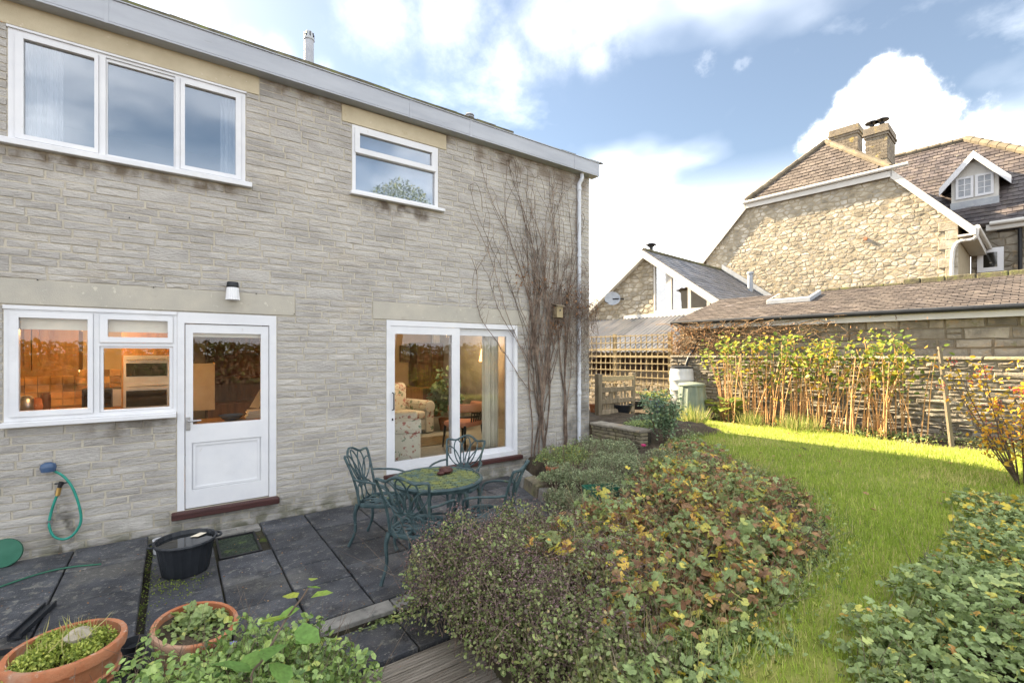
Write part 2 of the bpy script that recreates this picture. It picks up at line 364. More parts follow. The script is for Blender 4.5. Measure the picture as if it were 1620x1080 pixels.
pmat('butt_grey', [(.42, .43, .45), (.52, .53, .54)], 4, .55, .1, 40, spots=[(4, .6, .12, (.33, .32, .29), .5)], coords='obj')
pmat('brass', [(.35, .22, .07), (.5, .33, .12)], 9, .4, .1, 40, metal=.8)
pmat('steel', [(.32, .32, .33), (.42, .42, .43)], 9, .35, .05, 40, metal=.9)
pmat('threshold_wood', [(.035, .012, .012), (.07, .025, .02)], 5, .5, .4, 40, stretch=(.5, 6, 6))
pmat('pale_timber', [(.25, .20, .115), (.34, .275, .165)], 4, .85, .4, 40, rnd=.12, stretch=(3, 3, .6), spots=[(3, .58, .15, (.30, .26, .16), .6)])
pmat('old_timber', [(.15, .125, .085), (.22, .18, .125), (.28, .23, .16)], 4, .9, .6, 30, rnd=.2, stretch=(4, 4, .5), spots=[(3, .58, .15, (.16, .16, .07), .5)])
pmat('bark', [(.10, .07, .05), (.18, .135, .10)], 12, .9, .8, 60)
pmat('vine_bark', [(.085, .06, .045), (.16, .115, .088), (.25, .19, .145)], 9, .9, .5, 60, var=.3)
pmat('dry_stem', [(.19, .125, .07), (.29, .195, .11)], 9, .85, .4, 60, var=.35)
pmat('cane', [(.42, .22, .09), (.56, .34, .16)], 7, .8, .3, 60, rnd=.3)
pmat('water', [(.006, .008, .009), (.008, .01, .011)], 2, .02, .015, 6, spec=.6)
pmat('mat_grate', [(.015, .022, .018), (.035, .05, .03)], 7, .6, .5, 60, spots=[(6, .55, .12, (.07, .10, .03), .7)])
glassmat('glass', (1, 1, 1), .8, .0); glassmat('upper_glass', (.95, .97, 1), 2.2, .22)
pmat('frosted', [(.40, .47, .55), (.47, .54, .62)], 2, .12, .02, 60, spec=.8)
# interior
pmat('orange_wood', [(.20, .095, .025), (.32, .165, .045)], 3, .45, .1, 30, stretch=(5, 5, .7))
pmat('beige_board', [(.46, .33, .17), (.54, .40, .22)], 3, .6, .1, 30)
pmat('dark_wood', [(.07, .03, .014), (.15, .065, .028)], 3, .45, .1, 30, stretch=(5, 5, .8))
pmat('warm_tile', [(.40, .20, .06), (.56, .33, .13)], 6, .35, .1, 30, rnd=.45)
pmat('oven_steel', [(.40, .34, .26), (.5, .43, .33)], 4, .35, .02, 30, metal=.6)
pmat('oven_glass', [(.008, .008, .007), (.012, .012, .01)], 4, .06, 0, 30, spec=.7)
pmat('cream_wall', [(.50, .36, .19), (.58, .43, .24)], 3, .8, .1, 30)
pmat('white_wall', [(.55, .58, .64), (.6, .63, .68)], 3, .8, .1, 30)
pmat('cream_cloth', [(.62, .60, .50), (.72, .69, .58)], 5, .9, .1, 60)
pmat('white_cloth', [(.70, .71, .72), (.80, .80, .80)], 5, .9, .1, 60)
pmat('carpet', [(.30, .32, .29), (.38, .39, .35)], 12, .95, .4, 90)
pmat('floral', [(.60, .58, .47), (.68, .66, .55)], 6, .9, .1, 60, spots=[(9, .57, .03, (.36, .10, .08), .85), (7, .60, .03, (.10, .20, .12), .85), (13, .62, .03, (.45, .25, .12), .7)])
pmat('pink_fabric', [(.62, .27, .16), (.70, .34, .21)], 5, .85, .1, 60)
pmat('blue_glaze', [(.03, .06, .12), (.06, .10, .18)], 5, .2, 0, 60)
pmat('paper', [(.62, .56, .45), (.70, .64, .52)], 5, .8, 0, 60)
pmat('dark_picture', [(.05, .05, .03), (.20, .14, .07), (.10, .12, .08)], 8, .4, 0, 60)
emat('window_light', (.95, .85, .62), 0.35); emat('lamp_shade', (1.0, .5, .18), 0.6); emat('strip_light', (1.0, .55, .18), 1.0)
# leaves
leafmat('geranium_leaf', [(0, (.13, .075, .05)), (.14, (.30, .16, .08)), (.22, (.17, .19, .07)), (.5, (.20, .26, .10)), (.68, (.27, .34, .15)), (.8, (.38, .40, .11)), (.9, (.62, .50, .08)), (1, (.58, .32, .09))], .4)
leafmat('herb_leaf', [(0, (.09, .07, .055)), (.3, (.14, .155, .06)), (.6, (.20, .24, .085)), (.85, (.28, .31, .13)), (1, (.36, .28, .14))], .25)
leafmat('purple_seed', [(0, (.07, .042, .042)), (.6, (.155, .10, .10)), (1, (.26, .185, .17))], .1, .9)
leafmat('vinca_leaf', [(0, (.05, .10, .03)), (.5, (.19, .28, .075)), (.85, (.31, .41, .12)), (1, (.42, .40, .08))], .25, .35, .5)
leafmat('sapling_leaf', [(0, (.09, .19, .05)), (.6, (.20, .33, .07)), (1, (.42, .44, .07))], .45)
leafmat('silver_leaf', [(0, (.11, .13, .065)), (.5, (.20, .24, .125)), (.85, (.30, .34, .19)), (1, (.36, .34, .15))], .25)
leafmat('rose_leaf', [(0, (.07, .11, .06)), (.5, (.14, .21, .12)), (1, (.24, .31, .17))], .25)
leafmat('sedum_leaf', [(0, (.10, .14, .03)), (.5, (.24, .30, .05)), (1, (.42, .44, .10))], .3)
leafmat('ground_leaf', [(0, (.10, .12, .045)), (.4, (.18, .24, .085)), (.7, (.25, .32, .13)), (.88, (.38, .42, .13)), (.95, (.50, .40, .05)), (1, (.36, .16, .05))], .3)
leafmat('raspberry_leaf', [(0, (.09, .14, .03)), (.5, (.17, .235, .045)), (.8, (.34, .32, .045)), (1, (.46, .28, .04))], .45)
leafmat('yellow_leaf', [(0, (.25, .20, .03)), (.5, (.55, .36, .03)), (1, (.60, .26, .03))], .45)
leafmat('grass', [(0, (.15, .22, .03)), (.5, (.245, .325, .045)), (.85, (.34, .40, .075)), (1, (.50, .44, .18))], .35, .6, .25)
leafmat('long_grass', [(0, (.10, .14, .03)), (.5, (.20, .25, .06)), (1, (.45, .38, .18))], .35, .6, .25)
leafmat('fern_leaf', [(0, (.08, .13, .03)), (.6, (.17, .24, .05)), (1, (.35, .34, .08))], .35)
leafmat('tree_leaf', [(0, (.03, .05, .02)), (.6, (.06, .09, .03)), (1, (.12, .13, .04))], .25)
leafmat('red_berry', [(0, (.35, .012, .01)), (1, (.60, .03, .02))], .05, .3, .5)
leafmat('dead_leaf', [(0, (.12, .06, .03)), (.6, (.25, .13, .06)), (1, (.36, .24, .12))], .2, .8)
pmat('flower', [(.45, .03, .12), (.55, .05, .18)], 9, .6, 0)
pmat('blue_flower', [(.20, .20, .55), (.28, .28, .65)], 9, .6, 0)
# ------------------------------------------------------------------ foliage scatter
def tmpl(kind):
    if kind == 'oval':
        V = [(0, 0, 0), (.28, .3, .06), (.25, .7, .04), (0, 1, -.06), (-.25, .7, .04), (-.28, .3, .06), (0, .5, -.03)]
        T = [(0, 1, 6), (1, 2, 6), (2, 3, 6), (3, 4, 6), (4, 5, 6), (5, 0, 6)]
    elif kind == 'tri':
        V = [(0, 0, 0), (.3, .5, .05), (0, 1, -.04), (-.3, .5, .05)]; T = [(0, 1, 2), (0, 2, 3)]
    elif kind == 'lobed':
        V = [(0, .12, 0)]; n = 18
        for i in range(n):
            a = -math.pi * .86 + 2 * math.pi * .86 * i / (n - 1)
            rr = (.52, .545, .44)[i % 3] * random.uniform(.95, 1.05)
            V.append((math.sin(a) * rr, .12 + math.cos(a) * rr * .95, .07 * math.cos(a * 3.5) + .05))
        T = [(0, i, i + 1) for i in range(1, n)]
    elif kind == 'blade':
        V = [(-.03, 0, 0), (.03, 0, 0), (.022, .5, .04), (-.022, .5, .04), (0, 1, .22)]; T = [(0, 1, 2), (0, 2, 3), (3, 2, 4)]
    elif kind == 'blob':
        V = [(.5, 0, 0), (-.25, .43, 0), (-.25, -.43, 0), (0, 0, .6), (0, 0, -.5)]; T = [(0, 1, 3), (1, 2, 3), (2, 0, 3), (1, 0, 4), (2, 1, 4), (0, 2, 4)]
    return np.array(V, dtype=float), np.array(T)
TM = {k: tmpl(k) for k in ('oval', 'tri', 'lobed', 'blade', 'blob')}
def basis(N, tilt, yaw=None, pitch=0.0):
    """rotation matrices: y axis = leaf direction (random yaw), z axis near up, tilted."""
    yaw = rng.uniform(0, 2 * np.pi, N) if yaw is None else yaw
    a = rng.normal(pitch, tilt, N); b = rng.normal(0, tilt, N)
    cy, sy = np.cos(yaw), np.sin(yaw); ca, sa = np.cos(a), np.sin(a); cb, sb = np.cos(b), np.sin(b)
    Rz = np.zeros((N, 3, 3)); Rz[:, 0, 0] = cy; Rz[:, 0, 1] = -sy; Rz[:, 1, 0] = sy; Rz[:, 1, 1] = cy; Rz[:, 2, 2] = 1
    Rx = np.zeros((N, 3, 3)); Rx[:, 0, 0] = 1; Rx[:, 1, 1] = ca; Rx[:, 1, 2] = -sa; Rx[:, 2, 1] = sa; Rx[:, 2, 2] = ca
    Ry = np.zeros((N, 3, 3)); Ry[:, 1, 1] = 1; Ry[:, 0, 0] = cb; Ry[:, 0, 2] = sb; Ry[:, 2, 0] = -sb; Ry[:, 2, 2] = cb
    return Rz @ Rx @ Ry
def scatter(name, mat, P, size, kind, tint, parent=None, tilt=.5, yaw=None, pitch=0.0, stuff=True, wid=1.0, off=None):
    P = np.asarray(P, dtype=float); N = len(P); V, T = TM[kind]
    V = V * np.array([wid, 1, 1])
    size = np.broadcast_to(np.asarray(size, dtype=float), (N,)); tint = np.broadcast_to(np.asarray(tint, dtype=float), (N,))
    Rm = basis(N, tilt, yaw, pitch)
    if off is None:
        off = Vector((0, 0, 0)); p = parent
        while p is not None:
            if p.name in OFF: off = OFF[p.name]; break
            p = p.parent
    X = np.einsum('nij,kj->nki', Rm, V) * size[:, None, None] + P[:, None, :] - np.array(off)[None, None, :]
    TT = T[None] + (np.arange(N) * len(V))[:, None, None]
    me = mesh_np(name, X.reshape(-1, 3), TT.reshape(-1, 3), np.repeat(np.clip(tint, 0, 1), len(V)))
    o = link(name, me, mat, parent)
    if stuff: o['kind'] = 'stuff'
    return o
def mound(n, cx, cy, rx, ry, z0, H, shell=.45, rot=0):
    """points through an uneven clump: several tufts of different height, denser towards their skin."""
    rr = random.Random(int(abs(cx * 7919 + cy * 104729) * 10)); m = 9 if max(rx, ry) > .28 else 5
    tufts = [(0, 0, .62, rr.uniform(.75, .95))]
    for k in range(m):
        a = 6.283 * (k + rr.uniform(-.3, .3)) / m; d = rr.uniform(.35, .72); tufts.append((d * math.cos(a), d * math.sin(a), rr.uniform(.26, .44), rr.uniform(.45, 1.12)))
    w = np.array([t[2] ** 2 for t in tufts]); k = rng.choice(len(tufts), n, p=w / w.sum()); T = np.array(tufts)[k]
    a = rng.uniform(0, 2 * np.pi, n); r = np.sqrt(rng.uniform(0, 1, n))
    top = H * T[:, 3] * np.sqrt(np.clip(1 - r ** 2.4, .02, 1))
    x = (T[:, 0] + r * T[:, 2] * np.cos(a) * (1 + .15 * np.sin(3 * a + k))) * rx; y = (T[:, 1] + r * T[:, 2] * np.sin(a) * (1 + .15 * np.sin(5 * a + k))) * ry
    z = z0 + top * (1 - shell * rng.uniform(0, 1, n) ** 1.6)
    return np.stack([cx + x, cy + y, z], 1)
def stems(mb, n, cx, cy, rx, ry, z0, H, r=.0025, lean=.25, t=(.2, .8)):
    for _ in range(n):
        a = random.uniform(0, 6.283); q = math.sqrt(random.random())
        x, y = cx + q * rx * math.cos(a) * .8, cy + q * ry * math.sin(a) * .8
        h = H * random.uniform(.6, 1.1); dx, dy = random.gauss(0, lean) * h, random.gauss(0, lean) * h
        mb.tube([(x, y, z0), (x + dx * .4, y + dy * .4, z0 + h * .55), (x + dx, y + dy, z0 + h)], [r, r * .8, r * .4], 3, random.uniform(*t))
    return mb
def leaf_parts(plant, mat, P, sizes, kind, name='leaf', nvar=10, tints=None, tilt=.45):
    """single leaves, each an object of its own sharing one of a few meshes."""
    V, T = TM[kind]; off = OFF[plant.name]; key = (kind, mat.name)
    if key not in leaf_parts.cache:
        vs = []
        for i in range(nvar):
            j = rng.normal(0, .03, V.shape); j[0] = 0
            vs.append(mesh_np('leaf', V + j, T, np.full(len(V), (i + .5) / nvar))); vs[-1].materials.append(mat)
        leaf_parts.cache[key] = vs
    vs = leaf_parts.cache[key]
    Rm = basis(len(P), tilt)
    for i, p in enumerate(P):
        k = min(nvar - 1, int(tints[i] * nvar)) if tints is not None else random.randrange(nvar)
        o = bpy.data.objects.new(name, vs[k]); COL.objects.link(o); o.parent = plant
        m = Matrix(Rm[i].tolist()).to_4x4(); m = Matrix.Translation(Vector(p) - off) @ m @ Matrix.Scale(float(sizes[i]), 4)
        o.matrix_basis = m
leaf_parts.cache = {}
# ------------------------------------------------------------------ masonry helpers
def plate(mb, X0, X1, Z0, Z1, holes, q, t=.5):
    """slab with rectangular holes; q(a, b, side) maps to 3D, side 0 = front, 1 = back."""
    xs = sorted({X0, X1} | {min(max(h[i], X0), X1) for h in holes for i in (0, 1)})
    zs = sorted({Z0, Z1} | {min(max(h[i], Z0), Z1) for h in holes for i in (2, 3)})
    def solid(i, j):
        if i < 0 or j < 0 or i >= len(xs) - 1 or j >= len(zs) - 1: return False
        x, z = (xs[i] + xs[i + 1]) / 2, (zs[j] + zs[j + 1]) / 2
        return not any(h[0] < x < h[1] and h[2] < z < h[3] for h in holes)
    for i in range(len(xs) - 1):
        for j in range(len(zs) - 1):
            if not solid(i, j): continue
            a, b, c, d = xs[i], xs[i + 1], zs[j], zs[j + 1]
            mb.add([q(a, c, 0), q(b, c, 0), q(b, d, 0), q(a, d, 0)], [(0, 1, 2, 3)], t)
            mb.add([q(a, c, 1), q(b, c, 1), q(b, d, 1), q(a, d, 1)], [(3, 2, 1, 0)], t)
            for (di, dj, e) in ((-1, 0, ((a, c), (a, d))), (1, 0, ((b, d), (b, c))), (0, -1, ((b, c), (a, c))), (0, 1, ((a, d), (b, d)))):
                if not solid(i + di, j + dj):
                    (p0, p1) = e
                    mb.add([q(*p0, 0), q(*p1, 0), q(*p1, 1), q(*p0, 1)], [(0, 1, 2, 3)], t)
    return mb
def clip(poly, nx, nz, c):            # keep nx*x+nz*z <= c
    out = []
    for i in range(len(poly)):
        a, b = poly[i], poly[(i + 1) % len(poly)]
        da, db = nx * a[0] + nz * a[1] - c, nx * b[0] + nz * b[1] - c
        if da <= 0: out.append(a)
        if (da < 0 < db) or (db < 0 < da):
            k = da / (da - db); out.append((a[0] + (b[0] - a[0]) * k, a[1] + (b[1] - a[1]) * k))
    return out
def convex_clip(poly, region):
    n = len(region); ar = sum(region[i][0] * region[(i + 1) % n][1] - region[(i + 1) % n][0] * region[i][1] for i in range(n))
    for i in range(n):
        a, b = region[i], region[(i + 1) % n]
        nx, nz = (b[1] - a[1]), -(b[0] - a[0])
        if ar < 0: nx, nz = -nx, -nz
        poly = clip(poly, nx, nz, nx * a[0] + nz * a[1])
        if len(poly) < 3: return []
    return poly
def rubble(region, sx, sz, jit=.38, gap=.012, rr=random):
    """irregular stones filling a convex region: cells of a jittered, brick-offset grid."""
    xs = [p[0] for p in region]; zs = [p[1] for p in region]
    seeds = {}
    nz = int((max(zs) - min(zs)) / sz) + 3; nx = int((max(xs) - min(xs)) / sx) + 3
    for j in range(-1, nz):
        for i in range(-1, nx):
            seeds[i, j] = (min(xs) + (i + .5 * (j % 2) + rr.uniform(-jit, jit)) * sx, min(zs) + (j + rr.uniform(-jit, jit) * .8) * sz)
    out = []
    for (i, j), s in seeds.items():
        poly = [(s[0] - 2 * sx, s[1] - 2 * sz), (s[0] + 2 * sx, s[1] - 2 * sz), (s[0] + 2 * sx, s[1] + 2 * sz), (s[0] - 2 * sx, s[1] + 2 * sz)]
        for di in range(-3, 4):
            for dj in range(-2, 3):
                o = seeds.get((i + di, j + dj))
                if o is None or (di == 0 and dj == 0): continue
                # bisector in stretched space
                ax, az = (o[0] - s[0]) / sx ** 2, (o[1] - s[1]) / sz ** 2
                c = (o[0] ** 2 - s[0] ** 2) / (2 * sx ** 2) + (o[1] ** 2 - s[1] ** 2) / (2 * sz ** 2)
                poly = clip(poly, ax, az, c)
                if len(poly) < 3: break
            if len(poly) < 3: break
        if len(poly) < 3: continue
        poly = convex_clip(poly, region)
        if len(poly) < 3: continue
        A = abs(sum(poly[k][0] * poly[(k + 1) % len(poly)][1] - poly[(k + 1) % len(poly)][0] * poly[k][1] for k in range(len(poly)))) / 2
        if A < sx * sz * .12: continue
        cx = sum(p[0] for p in poly) / len(poly); cz = sum(p[1] for p in poly) / len(poly)
        w = max(p[0] for p in poly) - min(p[0] for p in poly); h = max(p[1] for p in poly) - min(p[1] for p in poly)
        fx, fz = max(.5, 1 - 2 * gap / w), max(.5, 1 - 2 * gap / h)
        out.append([(cx + (p[0] - cx) * fx, cz + (p[1] - cz) * fz) for p in poly])
    return out
def stone_geo(mb, poly, q, proud, bev, jit, t):
    n = len(poly); cx = sum(p[0] for p in poly) / n; cz = sum(p[1] for p in poly) / n
    vs = [q(p[0], p[1], -.012) for p in poly]
    for p in poly:
        dx, dz = cx - p[0], cz - p[1]; d = math.hypot(dx, dz) or 1; k = min(bev / d, .45)
        vs.append(q(p[0] + dx * k, p[1] + dz * k, proud + random.uniform(-jit, jit)))
    vs.append(q(cx + random.uniform(-.2, .2) * abs(cx - poly[0][0]), cz, proud + random.uniform(0, jit * 1.6)))
    fs = [(i, (i + 1) % n, n + (i + 1) % n, n + i) for i in range(n)] + [(n + i, n + (i + 1) % n, 2 * n) for i in range(n)]
    mb.add(vs, fs, t)
def lay_stones(polys, q, w3, wall, mat, proud=(.006, .014), bev=.012, jit=.003, name='brick', rest='brick_courses', limit=300, tintf=None):
    """the stones that show largest become objects of their own, the others one joined part."""
    sc = []
    for k, p in enumerate(polys):
        cx = sum(a[0] for a in p) / len(p); cz = sum(a[1] for a in p) / len(p)
        A = abs(sum(p[i][0] * p[(i + 1) % len(p)][1] - p[(i + 1) % len(p)][0] * p[i][1] for i in range(len(p)))) / 2
        x, y, z = w3(cx, cz); d = depth(x, y); u = U0 + F * (x * cY - y * sY) / max(d, .1); v = HZ - F * (z - CZ) / max(d, .1)
        vis = 1 if (d > .2 and 0 < u < 1620 and 0 < v < 1080) else 0
        sc.append((-(A / d ** 2) * vis, k))
    sc.sort(); rest_mb = MB()
    for r, (s, k) in enumerate(sc):
        p = polys[k]; t = random.random() if tintf is None else tintf(p)
        if r < limit and s < 0:
            mb = MB(); stone_geo(mb, p, q, random.uniform(*proud), bev, jit, t); mb.build(name, mat, wall)
        else: stone_geo(rest_mb, p, q, random.uniform(*proud), bev, jit, t)
    if rest_mb.v:
        o = rest_mb.build(rest, mat, wall); o['kind'] = 'stuff'

def coursed(x0, x1, z0, z1, hr, lr, gap, wob):
    out = []; z = z0
    def prof(): return [(x0 - .1 + k * .25, random.uniform(-wob, wob)) for k in range(int((x1 - x0) / .25) + 3)]
    def at(pf, x):
        k = (x - pf[0][0]) / .25; i = max(0, min(len(pf) - 2, int(k))); return pf[i][1] + (pf[i + 1][1] - pf[i][1]) * (k - i)
    lo = prof()
    while z < z1 - hr[0] * .6:
        h = min(random.uniform(*hr), z1 - z); hi = prof(); x = x0 - random.uniform(0, .2)
        while x < x1:
            l = random.uniform(*lr); a, b = max(x, x0) + gap, min(x + l, x1) - gap; x += l
            if b - a < .03: continue
            m = (a + b) / 2; k = lambda: random.uniform(-wob, wob) * .4; s = random.uniform(-.012, .012)
            if l < lr[1] * .55 and h > hr[1] * .8 and random.random() < .5:
                zz = z + h * random.uniform(.4, .6)
                out.append([(a, z + at(lo, a) + gap), (b, z + at(lo, b) + gap), (b, zz - gap), (m, zz - gap + k()), (a, zz - gap)]); out.append([(a, zz + gap), (m, zz + gap + k()), (b, zz + gap), (b, z + h + at(hi, b) - gap), (a, z + h + at(hi, a) - gap)])
            else: out.append([(a + s, z + at(lo, a) + gap), (m, z + at(lo, m) + gap + k()), (b - s, z + at(lo, b) + gap), (b, z + h * .5), (b + s * .5, z + h + at(hi, b) - gap), (m, z + h + at(hi, m) - gap + k()), (a - s * .5, z + h + at(hi, a) - gap), (a, z + h * .5)])
        lo = hi; z += h
    return out

# ------------------------------------------------------------------ ground, lawn, patio, deck
def sm(a, b, x): 
    q = min(1, max(0, (x - a) / (b - a))); return q * q * (3 - 2 * q)
def kerbX(y): return 3.60 + .28 * (y - 3.4)
def hgt(x, y):
    if y > 5.95 and x < 6.3: return -.3
    if y > 3.3: dx = x - kerbX(y); z = -.12 + .38 * sm(.12, .2, dx) + .12 * sm(.3, 1.6, dx)
    else:
        dx = x - (1.30 if y > 1.0 else .9); z = -.22 + .60 * sm(0, .9, dx)
        if y > 2.9: z = z * (1 - (y - 2.9) / .4) + ((y - 2.9) / .4) * (-.12 + .38 * sm(.0, .9, x - 1.7) + .12 * sm(.3, 1.6, x - kerbX(3.4)))
    if x > 6.2 and y > 4.75: z = max(z, .38 + .2 * sm(4.75, 5.1, y) * sm(6.15, 6.3, x) * (1 - sm(8.0, 8.8, x)))
    return z
def build_ground():
    xs = np.unique(np.concatenate([np.array([-400, -200, -80, -30, -12, -6]), np.arange(-4, 12.4, .14), np.array([14, 20, 40, 90, 200, 400])]))
    ys = np.unique(np.concatenate([np.array([-400, -200, -80, -30, -10, -5]), np.arange(-2, 8.2, .14), np.array([10, 16, 30, 60, 120, 250, 400])]))
    V = []; 
    for y in ys:
        for x in xs: V.append((x, y, hgt(x, y) + (rng.normal(0, .012) if -4 < x < 12 else 0)))
    nx = len(xs); T = [(j * nx + i, j * nx + i + 1, (j + 1) * nx + i + 1, (j + 1) * nx + i) for j in range(len(ys) - 1) for i in range(nx - 1)]
    o = link('ground', mesh_np('ground', V, T), M['soil']); o['kind'] = 'structure'
build_ground()
def rxy(p, t): return (p * math.cos(RA) - t * math.sin(RA), p * math.sin(RA) + t * math.cos(RA))
LAWN = [(1.75, .95), (2.1, 1.25), (3.0, 1.35), (4.0, 1.45), (4.7, 1.75), (5.5, 2.3), (6.0, 3.1), (6.45, 3.9), (7.0, 4.6), (8.3, 5.5), (8.9, 6.6), rxy(10.25, 6.2), rxy(10.15, 4.5),
        rxy(10.3, 3), rxy(10.1, 1.4), rxy(10.2, 0), rxy(10.2, -2.5), (7.6, -1.6), (7.1, .6), (6.2, .85), (5.0, .8), (3.6, .72), (2.4, .65)]
def in_poly(P, poly):
    x, y = P[:, 0], P[:, 1]; ins = np.zeros(len(P), bool); n = len(poly)
    for i in range(n):
        (x1, y1), (x2, y2) = poly[i], poly[(i + 1) % n]
        c = ((y1 > y) != (y2 > y)) & (x < (x2 - x1) * (y - y1) / (y2 - y1 + 1e-12) + x1); ins ^= c
    return ins
def lawnz(x, y): return .40 + .012 * np.sin(x * 2.1) * np.cos(y * 1.7)
def build_lawn():
    from mathutils.geometry import tessellate_polygon
    mb = MB(); mb.add([(x, y, .402) for x, y in LAWN], [tuple(range(len(LAWN)))])
    o = mb.build('lawn', M['lawn_soil']); o['kind'] = 'structure'
    n = 330000; P = np.stack([rng.uniform(1.6, 11.2, n), rng.uniform(-2.6, 7.4, n)], 1)
    d = P[:, 0] * sY + P[:, 1] * cY; keep = in_poly(P, LAWN) & (d > .8) & (rng.uniform(0, 1, n) < np.clip(3.4 / d, .25, 1))
    P = P[keep]; d = d[keep]
    # ragged border: some blades beyond the edge come from the beds
    size = rng.uniform(.035, .075, len(P)) * np.where(d < 3, .95, 1.15)
    patch = .5 + .5 * np.sin(P[:, 0] * 3.1 + np.sin(P[:, 1] * 2.7) * 1.5) * np.cos(P[:, 1] * 3.7 + P[:, 0])
    tint = np.clip(rng.normal(.42 + .25 * patch, .2, len(P)), 0, .92); worn = np.sin(P[:, 0] * 1.7 + 1) * np.sin(P[:, 1] * 2.3 + P[:, 0] * .6); tint[rng.uniform(0, 1, len(P)) < np.where(worn > .55, .35, .05)] = 1
    Z = lawnz(P[:, 0], P[:, 1])
    g = scatter('lawn_grass', M['grass'], np.stack([P[:, 0], P[:, 1], Z - .004], 1), size, 'blade', tint, tilt=.38, pitch=R(62), wid=np.array([1.6])[0])
    tag(g, 'short green grass covering the lawn', 'grass', kind='stuff')
build_lawn()
def build_patio():
    mb = MB().box(-5, 4.3, 3.34, 5.98, -.2, -.035)
    base = mb.build('patio', M['joint_soil']); base['kind'] = 'structure'
    def slab(x0, x1, y0, y1, z, mat='slab', th=.05, t=None):
        g = .007; x0 += g; x1 -= g; y0 += g; y1 -= g; b = .006
        dz = [random.uniform(-.004, .004) for _ in range(4)]
        vs = [(x0, y0, z - th), (x1, y0, z - th), (x1, y1, z - th), (x0, y1, z - th), (x0, y0, z - b + dz[0]), (x1, y0, z - b + dz[1]), (x1, y1, z - b + dz[2]), (x0, y1, z - b + dz[3]),
              (x0 + b, y0 + b, z + dz[0]), (x1 - b, y0 + b, z + dz[1]), (x1 - b, y1 - b, z + dz[2]), (x0 + b, y1 - b, z + dz[3])]
        fs = [(0, 1, 5, 4), (1, 2, 6, 5), (2, 3, 7, 6), (3, 0, 4, 7), (4, 5, 9, 8), (5, 6, 10, 9), (6, 7, 11, 10), (7, 4, 8, 11), (8, 9, 10, 11)]
        MB().add(vs, fs, random.random() if t is None else t).build('paving_slab', M[mat], base)
    cols = [(-.17, .32), (.32, .775), (.775, 1.24), (1.24, 1.84), (1.84, 2.3), (2.3, 2.9), (2.9, 3.5), (3.5, 4.2)]
    for k, (a, b) in enumerate(cols):
        y = 5.93; first = [.36, .24, .42, .6, .45, .5, .6, .45][k]
        ytop = 5.93
        if k == 1: ytop = 5.06           # the drain cover sits beside the wall
        y = ytop
        while y > 3.52:
            h = first if y == ytop and k != 1 else random.choice([.45, .45, .6, .5]); y2 = max(3.5, y - h)
            if y2 - 3.5 < .15: y2 = 3.5
            if not (k >= 6 and y2 < 3.9): slab(a, b, y2, y, 0)
            y = y2
    slab(-.17, .32, 3.34, 3.495, -.002, 'slab_edge'); slab(.32, .8, 3.34, 3.495, .002, 'slab_edge'); slab(.8, 1.35, 3.34, 3.495, 0, 'slab_edge'); slab(1.35, 2.0, 3.34, 3.495, 0, 'slab_edge')
    slab(.32, .775, 5.74, 5.93, .0, 'slab_edge', t=.4)
    # higher terrace on the left
    MB().box(-5, -.21, 2.5, 5.98, -.2, .01).build('terrace_base', M['joint_soil'], base)
    for (a, b, ys) in [(-.75, -.2, [5.95, 5.36, 4.72, 4.1, 3.5, 2.9]), (-1.35, -.75, [5.95, 5.6, 5.0, 4.4, 3.8, 3.2, 2.6]), (-1.95, -1.35, [5.95, 5.3, 4.7, 4.1]), (-2.6, -1.95, [5.95, 5.3, 4.7])]:
        for i in range(len(ys) - 1): slab(a, b, ys[i + 1], ys[i], .06 + random.uniform(-.003, .003), t=random.uniform(.4, .9))
    # lower flag before the deck, and the deck
    MB().box(.1, 2.1, 2.88, 3.335, -.3, -.10).build('step_base', M['joint_soil'], base)
    slab(.62, 1.32, 2.88, 3.32, -.045); slab(1.32, 1.95, 2.88, 3.32, -.05); slab(.1, .62, 2.88, 3.32, -.05)
    dk = MB().box(.15, 2.2, 1.2, 2.84, -.3, -.115).build('deck', M['joint_soil']); dk['kind'] = 'structure'
    y = 2.868
    for i in range(12):
        w = .118; x0 = .2; m = MB(); m.box(x0, 1.95 + random.uniform(-.02, .02), y - w, y, -.11, -.07)
        for k in range(5): pass
        m.build('board', M['deck'], dk, bevel=.004)
        for k in range(4):      # ridges of the anti-slip boards
            yy = y - w * (k + .6) / 4.6
            MB().box(x0 + .01, 1.9, yy - .007, yy + .007, -.0705, -.0665).build('board_ridge', M['deck'], dk)
        y -= w + .008
build_patio()
# low kerb wall holding the bed beside the patio
kerb = thing('bed_kerb', 'low mossy stone kerb between the patio and the planted bed', 'kerb', (kerbX(4.4), 4.4, -.05))
y = 5.72
while y > 3.45:
    l = random.uniform(.3, .48); a, b = y - l, y; w = .15; z1 = .15 + random.uniform(-.03, .03)
    m = MB(); xa, xb = kerbX(a), kerbX(b); j = lambda: random.uniform(-.012, .012)
    m.add([(xa - w + j(), a + .008, -.06), (xb - w + j(), b - .008, -.06), (xb + .06, b - .008, -.06), (xa + .06, a + .008, -.06),
           (xa - w + .02 + j(), a + .012, z1 + j()), (xb - w + .02 + j(), b - .012, z1 + j()), (xb + .06, b - .012, z1 + j()), (xa + .06, a + .012, z1 + j())],
          [(0, 1, 5, 4), (1, 2, 6, 5), (2, 3, 7, 6), (3, 0, 4, 7), (4, 5, 6, 7)], random.random())
    m.build('stone', M['moss_stone'] if random.random() < .3 else M['slab_edge'], kerb, bevel=.012); y = a

